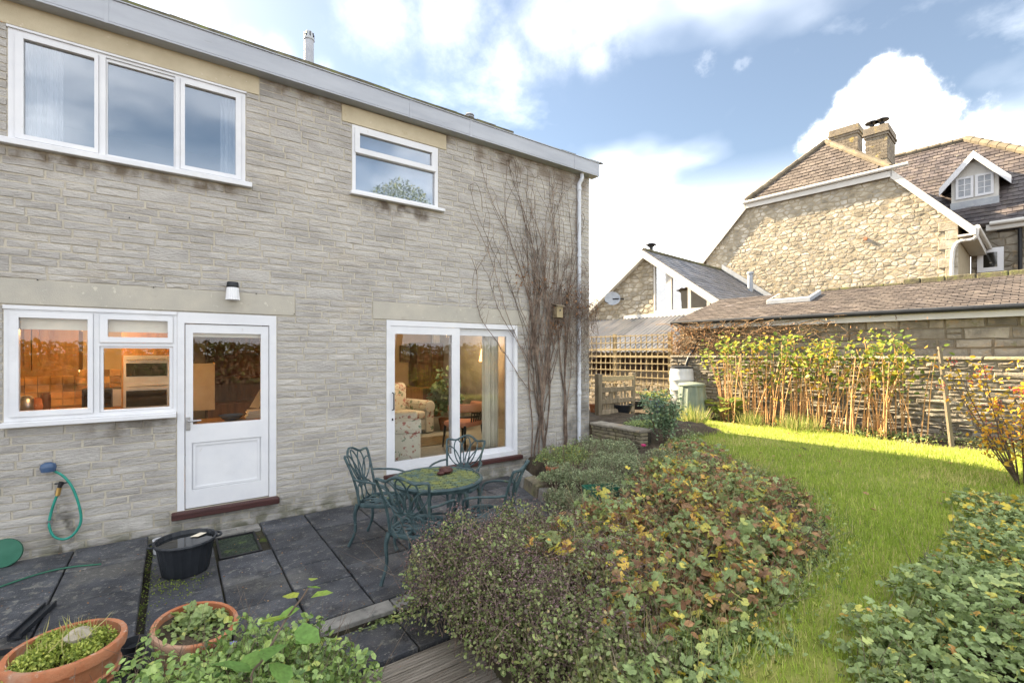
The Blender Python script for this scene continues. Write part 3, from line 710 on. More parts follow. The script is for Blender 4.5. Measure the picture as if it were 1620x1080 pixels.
# ------------------------------------------------------------------ the house
HOUSE = thing('stone_house', 'grey split-stone house with white windows filling the left half', 'house', (2, 6.2, 0))
WX0, WX1, WZ1 = -6.0, 6.03, 5.2
UPW = (-1.194, .649, 3.80, 4.81); SMW = (1.831, 3.032, 3.935, 4.79); KIT = (-1.22, .027, 1.285, 2.305); DOR = (.027, .962, .25, 2.33); PAT = (2.278, 4.426, .29, 2.335)
LINT = [(-2.6, .787, 4.815, 5.03, 'cream_lintel'), (1.70, 3.165, 4.795, 5.012, 'cream_lintel'), (-2.6, 1.158, 2.335, 2.565, 'lintel_stone'), (2.091, 4.72, 2.34, 2.568, 'lintel_stone')]
holes = [UPW, SMW, (KIT[0], KIT[1], KIT[2], 2.33), DOR, PAT]
qf = lambda a, b, s: (a, FY + (.26 if s else 0), b)
wall = plate(MB(), WX0, WX1, -.15, WZ1, holes, qf).build('wall', M['mortar'], HOUSE)
MB().box(WX1 - .26, WX1, 6.262, 13, -.15, WZ1).build('side_wall', M['mortar'], HOUSE)
MB().box(WX0, WX0 + .26, 6.262, 13, -.15, WZ1).build('side_wall', M['mortar'], HOUSE)
MB().box(WX0, WX1, 13.002, 13.26, -.15, WZ1).build('rear_wall', M['mortar'], HOUSE)
def facade_stones():
    excl = [tuple(h) for h in holes] + [l[:4] for l in LINT] + [(UPW[0] - .07, UPW[1] + .06, 3.73, 3.81), (SMW[0] - .03, SMW[1] + .08, 3.885, 3.94), (KIT[0] - .01, KIT[1], 1.235, 1.29), (-.03, .99, .165, .26), (2.25, 4.5, .215, .3)]
    polys = []; ch = .0735; g = .0045
    z = -.1; rows = []
    while z < 5.19: rows.append(z); z += ch
    big = []
    for j in range(len(rows) - 1):
        for _ in range(1 if random.random() < .75 else 0):
            x = random.uniform(-3, 5.6); w = random.uniform(.28, .46)
            b = (x, min(x + w, WX1), rows[j], rows[j] + 2 * ch)
            if any(b[0] < e[1] + .05 and b[1] > e[0] - .05 and b[2] < e[3] + .04 and b[3] > e[2] - .04 for e in excl + big): continue
            if b[3] > 5.15: continue
            big.append(b)
    def rect(x0, x1, z0, z1):
        if x1 - x0 < .03 or z1 - z0 < .015: return
        x0 += g; x1 -= g; z0 += g; z1 -= g; n = 3 if x1 - x0 > .2 else 2
        k = lambda: random.uniform(-.0025, .0025)
        polys.append([(x0 + (x1 - x0) * i / n + (0 if i in (0, n) else k()), z0 + k()) for i in range(n + 1)] + [(x0 + (x1 - x0) * i / n, z1 + k()) for i in range(n, -1, -1)])
    for b in big: rect(*b)
    for z0 in rows:
        z1 = z0 + ch
        ov = sorted([e for e in excl + big if e[2] < z1 - .004 and e[3] > z0 + .004])
        cuts = sorted({-3.0, WX1} | {min(max(e[i], -3.0), WX1) for e in ov for i in (0, 1)})
        for a, b in zip(cuts[:-1], cuts[1:]):
            if b - a < .02: continue
            m = (a + b) / 2; lo, hi = z0, z1; ok = True
            for e in ov:
                if e[0] < m < e[1]:
                    if e[2] <= lo and e[3] >= hi: ok = False
                    elif e[2] <= lo: lo = max(lo, e[3])
                    elif e[3] >= hi: hi = min(hi, e[2])
                    else: ok = False
            if not ok or hi - lo < .018: continue
            x = a
            while x < b - 1e-4:
                l = random.uniform(.16, .44) 
                if b - (x + l) < .1: l = b - x
                rect(x, min(b, x + l), lo, hi); x += l
    tintf = lambda p: min(1, max(0, random.gauss(.5, .22) + .1 * (p[0][1] / 5 - .5)))
    lay_stones(polys, lambda a, b, h: (a, FY - h, b), lambda a, b: (a, FY, b), wall, M['stone'], (.003, .009), .006, .003, tintf=tintf)
facade_stones()
for (a, b, c, d, m) in LINT:
    MB().box(a + .004, b - .004, FY - .012, FY + .1, c + .003, d - .003).build('lintel', M[m], HOUSE, bevel=.004)
# floors, ceilings and partitions inside
for nm, bx in dict(floor=(WX0 + .26, WX1 - .26, 6.26, 13, .1, .25), ceiling=(WX0 + .26, WX1 - .26, 6.262, 13, 2.62, 2.9), upper_ceiling=(WX0 + .26, WX1 - .26, 6.262, 13, 5.0, 5.1)).items():
    MB().box(*bx).build(nm, M['carpet' if nm == 'floor' else 'white_wall'], HOUSE)
MB().box(1.35, 1.45, 6.262, 13, .252, 2.618).build('partition', M['cream_wall'], HOUSE)
MB().box(-3.1, -3.0, 6.262, 13, .252, 2.618).build('partition', M['cream_wall'], HOUSE)
kwall = MB().box(-2.998, 1.348, 9.2, 9.3, .252, 2.618).build('kitchen_wall', M['cream_wall'], HOUSE)
lwall = MB().box(1.452, 5.768, 11.6, 11.7, .252, 2.618).build('living_room_wall', M['cream_wall'], HOUSE)
MB().box(-5.7, 1.5, 8.8, 8.9, 2.902, 4.998).build('bedroom_wall', M['white_wall'], HOUSE)
MB().box(1.5, 1.6, 6.262, 12, 2.902, 4.998).build('partition', M['white_wall'], HOUSE)

def sash(parent, x0, x1, z0, z1, px0, px1, pz0, pz1, y0, y1, glass='glass', mat='white_paint', name='sash', yg=None):
    o = plate(MB(), x0, x1, z0, z1, [(px0, px1, pz0, pz1)], lambda a, b, s: (a, y1 if s else y0, b)).build(name, M[mat], parent, bevel=.006)
    yg = (y0 + y1) / 2 if yg is None else yg
    MB().box(px0 - .008, px1 + .008, yg, yg + .004, pz0 - .008, pz1 + .008).build('pane', M[glass], o)
    return o
Y0, Y1 = FY - .004, FY + .07
# bedroom window
w = plate(MB(), *UPW, [(-1.15, -.585, 3.815, 4.765), (-.535, .013, 3.815, 4.765), (.055, .61, 3.815, 4.765)], lambda a, b, s: (a, Y1 if s else Y0, b)).build('bedroom_window', M['white_paint'], HOUSE, bevel=.006)
w['label'] = 'wide white three-light upper window with net curtains'
sash(w, -1.148, -.587, 3.817, 4.763, -1.095, -.617, 3.86, 4.722, Y0 - .014, Y1 - .02, 'upper_glass')
sash(w, .057, .608, 3.817, 4.763, .095, .556, 3.86, 4.715, Y0 - .014, Y1 - .02, 'upper_glass')
sash(w, -.533, .011, 3.817, 4.763, -.522, 0.0, 3.832, 4.735, Y0 + .014, Y1 - .01, 'upper_glass', name='fixed_light')
MB().box(UPW[0] - .06, UPW[1] + .06, FY - .075, FY + .05, 3.742, 3.797).build('sill', M['white_paint'], w, bevel=.006)
MB().box(UPW[0] - .01, UPW[1] + .01, FY - .02, FY + .02, 4.79, 4.812).build('drip_strip', M['white_paint'], w, bevel=.003)
# bathroom window
w = plate(MB(), *SMW, [(1.875, 2.985, 4.50, 4.745), (1.875, 2.985, 3.975, 4.44)], lambda a, b, s: (a, Y1 if s else Y0, b)).build('bathroom_window', M['white_paint'], HOUSE, bevel=.006)
w['label'] = 'small white upper window with a top opener and pale obscured glass'
sash(w, 1.862, 2.998, 4.445, 4.757, 1.925, 2.935, 4.51, 4.70, Y0 - .016, Y1 - .02, 'upper_glass')
MB().box(1.873, 2.987, FY + .03, FY + .035, 3.973, 4.442).build('pane', M['upper_glass'], w)
MB().box(SMW[0] - .035, SMW[1] + .08, FY - .08, FY + .05, 3.892, 3.932).build('sill', M['white_paint'], w, bevel=.006)
MB().box(1.7, 3.3, FY + .12, FY + .13, 3.8, 4.9).build('obscured_screen', M['frosted'], w)
# kitchen window
w = plate(MB(), *KIT, [(-1.185, -.625, 1.325, 2.275), (-.58, -.005, 1.325, 1.965), (-.58, -.005, 2.0, 2.275)], lambda a, b, s: (a, Y1 if s else Y0, b)).build('kitchen_window', M['white_paint'], HOUSE, bevel=.006)
w['label'] = 'white kitchen window with warm orange light behind it'
sash(w, -1.183, -.627, 1.327, 2.273, -1.126, -.665, 1.375, 2.218, Y0 - .014, Y1 - .02)
sash(w, -.578, -.007, 2.002, 2.273, -.52, -.05, 2.055, 2.225, Y0 - .014, Y1 - .02)
sash(w, -.578, -.007, 1.327, 1.963, -.553, -.036, 1.345, 1.945, Y0 + .012, Y1 - .01, name='fixed_light')
MB().box(KIT[0] - .012, KIT[1] - .005, FY - .08, FY + .05, 1.237, 1.283).build('sill', M['white_paint'], w, bevel=.006)
MB().box(KIT[0] - .006, KIT[1], FY - .018, FY + .02, 2.29, 2.326).build('drip_strip', M['white_paint'], w, bevel=.003)
# back door
d = plate(MB(), DOR[0] + .002, DOR[1], DOR[2], DOR[3] - .003, [(.092, .89, .24, 2.212)], lambda a, b, s: (a, Y1 if s else Y0, b)).build('back_door', M['white_paint'], HOUSE, bevel=.005)
d['label'] = 'white half-glazed back door with a lower panel'
lf = plate(MB(), .099, .884, .262, 2.203, [(.166, .805, 1.14, 2.112), (.155, .806, .445, .948)], lambda a, b, s: (a, Y0 + .06 if s else Y0 + .012, b)).build('leaf', M['white_paint'], d, bevel=.004)
MB().box(.15, .81, Y0 + .032, Y0 + .036, 1.135, 2.118).build('pane', M['glass'], lf)
pn = MB().box(.15, .81, Y0 + .03, Y0 + .05, .44, .953).build('panel', M['white_paint'], lf)
plate(MB(), .168, .793, .458, .935, [(.19, .772, .48, .913)], lambda a, b, s: (a, Y0 + .031 if s else Y0 + .02, b)).build('panel_moulding', M['white_paint'], pn, bevel=.004)
h = MB().box(.104, .142, Y0 + .004, Y0 + .013, 1.085, 1.225).build('handle_plate', M['steel'], lf, bevel=.003)
MB().tube([(.122, Y0 + .006, 1.185), (.122, Y0 - .045, 1.185), (.2, Y0 - .05, 1.187), (.235, Y0 - .048, 1.187)], .009, 8).build('handle', M['steel'], h, smooth=True)
MB().box(-.02, .985, FY - .085, FY + .06, .175, .245).build('threshold', M['threshold_wood'], d, bevel=.012)
# sliding patio door
d = plate(MB(), *PAT, [(2.335, 4.365, .36, 2.262)], lambda a, b, s: (a, FY + .12 if s else Y0 - .01, b)).build('patio_door', M['white_paint'], HOUSE, bevel=.005)
d['label'] = 'white sliding patio door in front of the living room'
l2 = sash(d, 3.255, 4.363, .362, 2.26, 3.394, 4.252, .425, 2.155, Y0 + .05, Y0 + .095, name='fixed_leaf')
l1 = sash(d, 2.337, 3.385, .362, 2.26, 2.393, 3.258, .445, 2.155, Y0 - .002, Y0 + .045, name='sliding_leaf')
h = MB(); h.tube([(2.362, Y0 - .004, 1.14), (2.362, Y0 - .05, 1.15), (2.362, Y0 - .05, 1.36), (2.362, Y0 - .004, 1.37)], .009, 6); h.build('handle', M['black_iron'], l1, smooth=True)
MB().box(2.352, 2.37, Y0 - .01, Y0 - .001, 1.0, 1.03).build('lock', M['black_iron'], l1)
MB().box(2.24, 4.50, FY - .07, FY + .06, .222, .285).build('threshold', M['threshold_wood'], d, bevel=.01)
# gutter, tiles, roof, pipes
GY, GZ0, GZ1, GX = 5.84, 5.02, 5.267, 6.12
g = MB(); g.box(WX0, GX, GY, FY + .02, GZ0, GZ0 + .02); g.box(WX0, GX, GY - .0, GY + .02, GZ0 + .0205, GZ1 - .014); g.box(GX - .018, GX + .002, GY + .021, FY + .02, GZ0 + .021, GZ1 - .015)
g.box(WX0, GX + .003, GY - .012, GY + .03, GZ1 - .013, GZ1)
gut = g.build('gutter', M['gutter_metal'], HOUSE, bevel=.004)
for u, v in ((168, 30), (650, 180), (745, 215), (910, 270)):
    x = onY(u, v, GY)[0]
    MB().box(x - .016, x + .016, GY - .004, GY + .005, GZ0 - .003, GZ1 - .015).build('gutter_joint', M['gutter_metal'], gut)
rs = .34
rf = MB(); rf.prism([(WX0 - .1, GY + .06, GZ1 - .05), (WX0 - .1, 9.8, GZ1 - .05 + rs * 3.9), (WX0 - .1, 13.5, GZ1 - .05), (WX0 - .1, 13.5, GZ1 - .09), (WX0 - .1, 9.8, GZ1 - .12 + rs * 3.9), (WX0 - .1, GY + .06, GZ1 - .09)], (GX - WX0 + .08, 0, 0))
rf = rf.build('roof', M['slate_dark'], HOUSE)
x = -3.0
while x < 6.0:
    wd = .33; dz = random.uniform(-.006, .008); hi = .05 if x < 4.2 else .02
    m = MB(); m.add([(x - .001, GY + .02, GZ1 + .001 + dz), (x + wd + .001, GY + .02, GZ1 + .001 + dz), (x + wd - .004, GY + .42, GZ1 + .1 + dz), (x + .004, GY + .42, GZ1 + .1 + dz),
                     (x - .001, GY + .025, GZ1 + hi + dz), (x + wd + .001, GY + .025, GZ1 + hi + dz + random.uniform(-.006, .006)), (x + wd - .004, GY + .42, GZ1 + .135 + dz), (x + .004, GY + .42, GZ1 + .135 + dz)],
                    [(0, 1, 5, 4), (1, 2, 6, 5), (2, 3, 7, 6), (3, 0, 4, 7), (4, 5, 6, 7), (3, 2, 1, 0)], random.random())
    m.build('roof_tile', M['moss_tile'], rf); x += wd
# flue and vent on the roof
fx, _ = onY(489, 100, 6.9); zt = onY(489, 50, 6.9)[1]
fl = MB().lathe([(.062, 5.3), (.062, zt - .13), (.062, zt - .12)], (fx, 6.9, 0), 16).build('flue', M['gutter_metal'], HOUSE, smooth=True)
MB().lathe([(.07, zt - .13), (.074, zt - .12), (.066, zt - .10), (.058, zt - .03), (.035, zt)], (fx, 6.9, 0), 16).build('flue_cowl', M['lead'], fl, smooth=True)
for k in range(8):
    a = k * math.pi / 4; MB().box(fx + .063 * math.cos(a) - .006, fx + .063 * math.cos(a) + .006, 6.9 + .063 * math.sin(a) - .006, 6.9 + .063 * math.sin(a) + .006, zt - .09, zt - .035).build('flue_slot', M['black_iron'], fl)
vx, _ = onY(743, 190, 6.9); vz = onY(743, 181, 6.9)[1]
vn = MB().lathe([(.045, 5.3), (.045, vz - .1)], (vx, 6.9, 0), 14).build('soil_vent', M['gutter_metal'], HOUSE, smooth=True)
for k in range(3): MB().lathe([(.075, vz - .1 + k * .036), (.08, vz - .09 + k * .036), (.06, vz - .07 + k * .036)], (vx, 6.9, 0), 14).build('vent_ring', M['lead'], vn, smooth=True)
dp = MB(); X = 5.74
dp.tube(curve([(X + .03, 5.92, 5.03), (X + .03, 5.92, 4.93), (X, 5.955, 4.84), (X, 5.955, 4.74)], 5), .036, 10); dp.tube([(X, 5.955, 4.745), (X, 5.955, .3)], .034, 10)
dp = dp.build('downpipe', M['pipe_grey'], HOUSE, smooth=True)
for z in (4.76, 3.6, 2.35, 1.2): MB().lathe([(.041, z - .03), (.041, z + .03)], (X, 5.955, 0), 12).build('pipe_collar', M['pipe_grey'], dp)
# clothes hooks of wire and wall fixings left out of the mortar: small iron nails
for (u, v) in ((60, 443), (243, 455), (405, 465), (465, 497), (205, 345)):
    x, z = onY(u, v); MB().tube([(x, FY + .01, z), (x, FY - .03, z)], .005, 5).build('nail', M['black_iron'], HOUSE)
# water outlet in the wall under the hose
# ------------------------------------------------------------------ rooms seen through the glass
def rbox(u0, v0, u1, v1, Y, dy):
    x0, z1 = onY(u0, v0, Y); x1, z0 = onY(u1, v1, Y); return (x0, x1, Y, Y + dy, min(z0, z1), max(z0, z1))
def drape(name, label, x0, x1, y, z0, z1, mat, folds=8, amp=.03, gather=0.0, cat='curtain'):
    n = folds * 6; V = []; T = []
    zs = [z0 + (z1 - z0) * k / 8 for k in range(9)]
    for k, z in enumerate(zs):
        sq = 1 - gather * math.sin(math.pi * k / 8)
        for i in range(n + 1):
            q = i / n; x = x0 + (x1 - x0) * (q * sq if gather >= 0 else 1 - (1 - q) * (1 + gather * math.sin(math.pi * k / 8)))
            V.append((x, y + amp * math.sin(q * folds * 6.283) * (.7 + .3 * math.sin(q * 17)), z))
    for k in range(8):
        for i in range(n): a = k * (n + 1) + i; T.append((a, a + 1, a + n + 2, a + n + 1))
    mb = MB(); mb.add(V, T); o = solo(mb, name, M[mat], label, cat, ((x0 + x1) / 2, y, z0), smooth=True)
    s = o.modifiers.new('thickness', 'SOLIDIFY'); s.thickness = .004; return o
drape('net_curtain', 'white net curtain at the left end of the wide upper window', -1.10, -.86, FY + .2, 3.72, 4.8, 'white_cloth', 7)
drape('net_curtain', 'white net curtain at the right end of the wide upper window', .43, .62, FY + .2, 3.72, 4.8, 'white_cloth', 5)
# kitchen
x, z = onY(30, 505, 6.13)
for (a, b, z0, lab) in ((-1.19, -.62, 2.13, 'cream roller blind above the left kitchen pane'), (-.58, 0.0, 2.12, 'cream roller blind behind the small kitchen top light'), (.14, .83, 2.085, 'thin cream blind rolled up behind the back door glass')):
    m = MB().box(a, b, 6.11, 6.116, z0, 2.27); m.tube([(a, 6.12, 2.27), (b, 6.12, 2.27)], .02, 8); m.box(a, b, 6.105, 6.121, z0 - .012, z0 - .0005)
    solo(m, 'roller_blind', M['cream_cloth'], lab, 'blind', ((a + b) / 2, 6.115, 2.27))
wt = thing('kitchen_worktop', 'wooden worktop with base cupboards below the tiled kitchen wall', 'worktop', (-1.4, 8.9, .25))
MB().box(-2.95, -.45, 8.55, 9.19, 1.1, 1.14).build('top', M['orange_wood'], wt, bevel=.005)
for k in range(5): MB().box(-2.95 + k * .5 + .004, -2.45 + k * .5 - .004, 8.6, 9.19, .26, 1.098).build('cupboard_door', M['orange_wood'], wt, bevel=.005)
sk = thing('sink_unit', 'worktop just inside the kitchen window', 'worktop', (-1.0, 6.6, .25))
MB().box(-2.9, -.0, 6.27, 6.85, 1.12, 1.16).build('top', M['orange_wood'], sk, bevel=.005); MB().box(-2.9, -.0, 6.3, 6.8, .26, 1.118).build('carcass', M['orange_wood'], sk)
cb = thing('wall_cupboard', 'orange wooden wall cupboards over the kitchen tiles', 'cupboard', (-1.5, 8.95, 1.7))
X0 = -2.95
for k in range(4):
    a = X0 + k * .47; c = MB().box(a + .003, a + .467, 8.85, 9.19, 1.66, 2.6).build('carcass', M['orange_wood'], cb)
    f = plate(MB(), a + .006, a + .464, 1.665, 2.595, [(a + .07, a + .4, 1.73, 2.53)], lambda p, q, s: (p, 8.848 if s else 8.825, q)).build('door', M['orange_wood'], c, bevel=.004)
MB().box(-2.95, -1.075, 8.826, 8.85, 1.58, 1.663).build('pelmet', M['orange_wood'], cb)
for i in range(18):
    for j in range(5):
        a = -2.95 + i * .128; zz = 1.145 + j * .102
        MB().box(a + .003, a + .125, 9.185, 9.2, zz + .003, zz + .099).build('tile', M['warm_tile'], kwall)
ov = thing('built_in_oven', 'tall cupboard with a double oven behind the right kitchen pane', 'oven', (-.3, 8.6, .25))
bx = rbox(192, 540, 272, 720, 8.2, .6); MB().box(bx[0], bx[1], 8.2, 8.8, .26, 2.6).build('housing', M['orange_wood'], ov, bevel=.005)
for (u0, v0, u1, v1, nm) in ((195, 562, 268, 602, 'upper_oven'), (195, 603, 268, 650, 'lower_oven')):
    b = rbox(u0, v0, u1, v1, 8.185, .014); o = MB().box(*b).build(nm, M['oven_steel'], ov, bevel=.003)
    w_, h_ = b[1] - b[0], b[5] - b[4]
    MB().box(b[0] + .06 * w_, b[1] - .06 * w_, 8.176, 8.184, b[4] + .2 * h_, b[5] - .3 * h_).build('oven_glass', M['oven_glass'], o)
    MB().tube([(b[0] + .08 * w_, 8.15, b[5] - .16 * h_), (b[1] - .08 * w_, 8.15, b[5] - .16 * h_)], .009, 8).build('oven_handle', M['steel'], o)
b = rbox(160, 604, 193, 630, 8.62, .3); mw = thing('microwave', 'black microwave with a pale control panel beside the oven', 'microwave', (b[0], 8.7, 1.14))
MB().box(b[0] - .2, b[1], 8.62, 8.95, 1.142, 1.40).build('case', M['black_plastic'], mw, bevel=.005); MB().box(b[1] - .1, b[1] - .005, 8.612, 8.619, 1.15, 1.39).build('control_panel', M['oven_steel'], mw); MB().box(b[0] - .18, b[1] - .12, 8.612, 8.619, 1.16, 1.38).build('door_glass', M['oven_glass'], mw)
for i, (u, nm, lab, mt, pr) in enumerate([(42, 'kettle', 'steel kettle on the worktop at the far left pane', 'steel', [(.09, 0), (.1, .04), (.09, .14), (.05, .19), (.02, .2)]), (62, 'storage_jar', 'squat jar on the kitchen worktop beside the kettle', 'terracotta', [(.06, 0), (.07, .05), (.06, .14), (.04, .16)]), (72, 'storage_jar', 'taller brown jar on the kitchen worktop', 'dark_wood', [(.05, 0), (.055, .1), (.05, .2), (.03, .22)])]):
    xx = onY(u, 640, 8.75)[0]; solo(MB().lathe(pr, (xx, 8.75, 1.142), 16), nm, M[mt], lab, 'kettle' if i == 0 else 'jar', (xx, 8.75, 1.142), smooth=True)
for (a, b, lab) in ((-2.9, -1.1, 'lit strip light under the kitchen wall cupboards'),):
    solo(MB().box(a, b, 9.1, 9.14, 1.63, 1.655), 'strip_light', M['strip_light'], lab, 'light', ((a + b) / 2, 9.04, 1.64))
pd = thing('pendant_lamp', 'small lit pendant lamp hanging from the kitchen ceiling', 'lamp', (-.9, 7.6, 2.3))
MB().tube([(-.9, 7.6, 2.618), (-.9, 7.6, 2.5)], .006, 6).build('cord', M['black_iron'], pd); MB().lathe([(.03, 2.5), (.14, 2.38)], (-.9, 7.6, 0), 20, cap=False).build('shade', M['lamp_shade'], pd, smooth=True)
lt = bpy.data.lights.new('kitchen_lamp', 'POINT'); lt.energy = 11; lt.color = (1, .6, .24); lt.shadow_soft_size = .12
lo = bpy.data.objects.new('kitchen_lamp', lt); COL.objects.link(lo); lo.location = (-.9, 7.6, 2.28)
# seen through the back door
dr = thing('kitchen_dresser', 'dark brown wooden dresser behind the back door glass', 'dresser', (.75, 9.0, .25))
MB().box(.42, 1.34, 8.9, 9.19, .26, 2.5).build('back_panel', M['dark_wood'], dr); MB().box(.42, 1.34, 8.45, 8.899, .26, 1.12).build('base', M['dark_wood'], dr, bevel=.006)
for z in (1.5, 1.9): MB().box(.43, 1.34, 8.7, 8.899, z, z + .025).build('shelf', M['dark_wood'], dr)
tb = thing('kitchen_table', 'wooden table just inside the back door', 'table', (.75, 7.4, .25))
MB().box(.25, 1.2, 7.0, 7.7, .97, 1.0).build('table_top', M['orange_wood'], tb, bevel=.005)
for sx in (.3, 1.15):
    for sy in (7.05, 7.65): MB().box(sx - .025, sx + .025, sy - .025, sy + .025, .255, .968).build('leg', M['dark_wood'], tb)
xx, zz = onY(358, 655, 7.25); solo(MB().lathe([(.06, 0), (.1, .02), (.15, .07), (.155, .075), (.1, .04), (.02, .03)], (.62, 7.25, 1.002), 20), 'bowl', M['blue_glaze'], 'blue bowl on the table inside the back door', 'bowl', (.62, 7.25, 1.002), smooth=True)
b = rbox(304, 575, 340, 648, 7.9, .03); solo(MB().box(*b), 'beige_board', M['beige_board'], 'pale beige board standing behind the left of the door glass', 'board', ((b[0] + b[1]) / 2, 7.9, b[4]), bevel=.004)
m = MB()
for k in range(5): m.box(.82 + random.uniform(-.02, .02), 1.08, 7.3, 7.5, 1.002 + k * .022, 1.02 + k * .022)
solo(m, 'paper_stack', M['paper'], 'stack of papers on the table inside the back door', 'papers', (.95, 7.4, 1.002))
solo(MB().prism([(.86, 7.45, 1.14), (1.0, 7.4, 1.42), (1.1, 7.4, 1.37), (.97, 7.45, 1.12)], (0, .02, 0)), 'leaning_book', M['beige_board'], 'pale book leaning upright behind the door glass', 'book', (.95, 7.42, 1.12))
# living room
def armchair(name, lab, x, y, w, d, rot, seats=1, cat='armchair'):
    t = thing(name, lab, cat, (0, 0, 0)); t.location = (x, y, .252); t.rotation_euler = (0, 0, rot)
    MB().box(-w / 2 + .02, w / 2 - .02, -d / 2 + .04, d / 2, .08, .3).build('base', M['floral'], t, bevel=.03, off=(0, 0, 0))
    for s in (-1, 1):
        m = MB(); m.box(s * w / 2 - .1, s * w / 2 + .1, -d / 2, d / 2 - .05, .02, .52); m.tube([(s * w / 2, -d / 2 - .01, .54), (s * w / 2, d / 2 - .06, .54)], .13, 14); m.build('arm', M['floral'], t, bevel=.02, off=(0, 0, 0))
    m = MB(); m.box(-w / 2 + .1, w / 2 - .1, d / 2 - .22, d / 2, .3, .9); m.tube([(-w / 2 + .1, d / 2 - .1, .9), (w / 2 - .1, d / 2 - .1, .9)], .12, 14); m.build('backrest', M['floral'], t, bevel=.05, off=(0, 0, 0))
    for k in range(seats):
        a = -w / 2 + .1 + k * (w - .2) / seats; MB().box(a + .01, a + (w - .2) / seats - .01, -d / 2, d / 2 - .24, .31, .47).build('seat_cushion', M['floral'], t, bevel=.05, off=(0, 0, 0))
    return t
ax, _ = onY(648, 690, 6.9)
armchair('armchair', 'floral armchair close behind the sliding door glass', 2.72, 7.0, .8, .85, R(70))
armchair('sofa', 'floral sofa further back in the living room', 3.35, 9.0, 1.7, .85, R(15), 2, 'sofa')
pc = thing('tub_chair', 'pink upholstered chair with black frame behind the right pane', 'chair', (0, 0, 0)); px_, _ = onY(745, 690, 7.0); pc.location = (px_, 7.25, .252); pc.rotation_euler = (0, 0, R(-160))
MB().box(-.26, .26, -.26, .24, .36, .46).build('seat', M['pink_fabric'], pc, bevel=.04, off=(0, 0, 0))
arc = [(.30 * math.cos(a), .05 + .28 * math.sin(a), .70) for a in [R(-20 + 220 * k / 14) for k in range(15)]]
MB().tube(arc, .075, 10).build('back_roll', M['pink_fabric'], pc, smooth=True, off=(0, 0, 0)); MB().tube([(p[0], p[1], .55) for p in arc], .02, 8).build('rail', M['black_iron'], pc, off=(0, 0, 0))
for sx in (-.23, .23):
    for sy in (-.22, .22): MB().tube([(sx, sy, .4), (sx * 1.15, sy * 1.15, 0)], [.025, .014], 8).build('leg', M['black_iron'], pc, off=(0, 0, 0))
for k in range(5): MB().tube([(-.12 + k * .06, .27, .46), (-.16 + k * .08, .32, .64)], .012, 6).build('splat', M['black_iron'], pc, off=(0, 0, 0))
b = rbox(633, 546, 665, 572, 11.5, .03); pt = thing('framed_picture', 'dark framed picture on the living room wall', 'picture', (b[0], 11.5, b[4])); MB().box(*b).build('frame', M['dark_wood'], pt, bevel=.01); MB().box(b[0] + .06, b[1] - .06, 11.49, 11.498, b[4] + .06, b[5] - .06).build('canvas', M['dark_picture'], pt)
b = rbox(702, 543, 742, 580, 11.55, .03); wn = thing('far_window', 'bright small-paned window in the far living room wall', 'window', (b[0], 11.5, b[4]))
MB().box(*b).build('panes', M['window_light'], wn)
for k in range(6): a = b[0] + (b[1] - b[0]) * k / 5; MB().box(a - .03, a + .03, 11.5, 11.548, b[4], b[5]).build('glazing_bar', M['dark_wood'], wn)
for k in range(4): a = b[4] + (b[5] - b[4]) * k / 3; MB().box(b[0], b[1], 11.505, 11.549, a - .02, a + .02).build('glazing_bar', M['dark_wood'], wn)
c0, _ = onY(684, 560, 11.3); c1, _ = onY(696, 560, 11.3); drape('curtain', 'white curtain hanging by the far living room window', c0, c1, 11.3, .95, 2.4, 'white_cloth', 4)
drape('curtain', 'cream curtain gathered inside the right end of the sliding door', 4.0, 4.30, 6.35, .27, 2.3, 'cream_cloth', 7, .035)
ds = thing('writing_desk', 'wooden desk against the far living room wall', 'desk', (0, 0, 0)); dx, _ = onY(690, 620, 11.1); ds.location = (dx, 11.1, .252)
MB().box(-1.0, .8, -.3, .4, .75, .79).build('desk_top', M['orange_wood'], ds, bevel=.006, off=(0, 0, 0)); MB().box(-.95, -.5, -.28, .38, .02, .748).build('drawers', M['orange_wood'], ds, bevel=.006, off=(0, 0, 0)); MB().box(.3, .75, -.28, .38, .02, .748).build('drawers', M['orange_wood'], ds, bevel=.006, off=(0, 0, 0))
bc = thing('tall_cabinet', 'dark wooden cabinet against the far wall behind the right pane', 'cabinet', (0, 0, 0)); bc.location = (5.55, 11.3, .252)
MB().box(-.55, .2, -.25, .28, 0, 1.9).build('carcass', M['dark_wood'], bc, bevel=.01, off=(0, 0, 0))
for k in range(2): MB().box(-.53 + k * .37, -.18 + k * .37, -.272, -.252, .8, 1.85).build('cabinet_door', M['dark_wood'], bc, bevel=.006, off=(0, 0, 0))
hp_ = thing('house_plant', 'leafy house plant standing in the living room behind the right pane', 'house plant', (4.75, 9.0, .252)); MB().lathe([(.13, .252), (.17, .5), (.15, .5)], (4.75, 9.0, 0), 18).build('pot_body', M['terracotta'], hp_, smooth=True)
P = mound(420, 4.75, 9.0, .4, .4, .6, 1.0, .7); scatter('foliage', M['rose_leaf'], P, rng.uniform(.08, .16, 420), 'oval', rng.uniform(0, .8, 420), hp_, tilt=.7)
for (a, z, lab) in ((2.1, .252, 'dark patterned rug on the living room floor'),): solo(MB().box(2.9, 4.4, 7.6, 8.4, .2525, .262), 'rug', M['dark_picture'], lab, 'rug', (3.6, 8, .2525))
sl_ = thing('lamp', 'orange glowing lamp at the right of the living room', 'lamp', (5.3, 8.3, .252)); MB().tube([(5.3, 8.3, .252), (5.3, 8.3, 1.75)], .012, 8).build('stand', M['brass'], sl_); MB().lathe([(.14, 1.72), (.09, 1.98)], (5.3, 8.3, 0), 20, cap=False).build('lamp_shade', M['lamp_shade'], sl_, smooth=True)
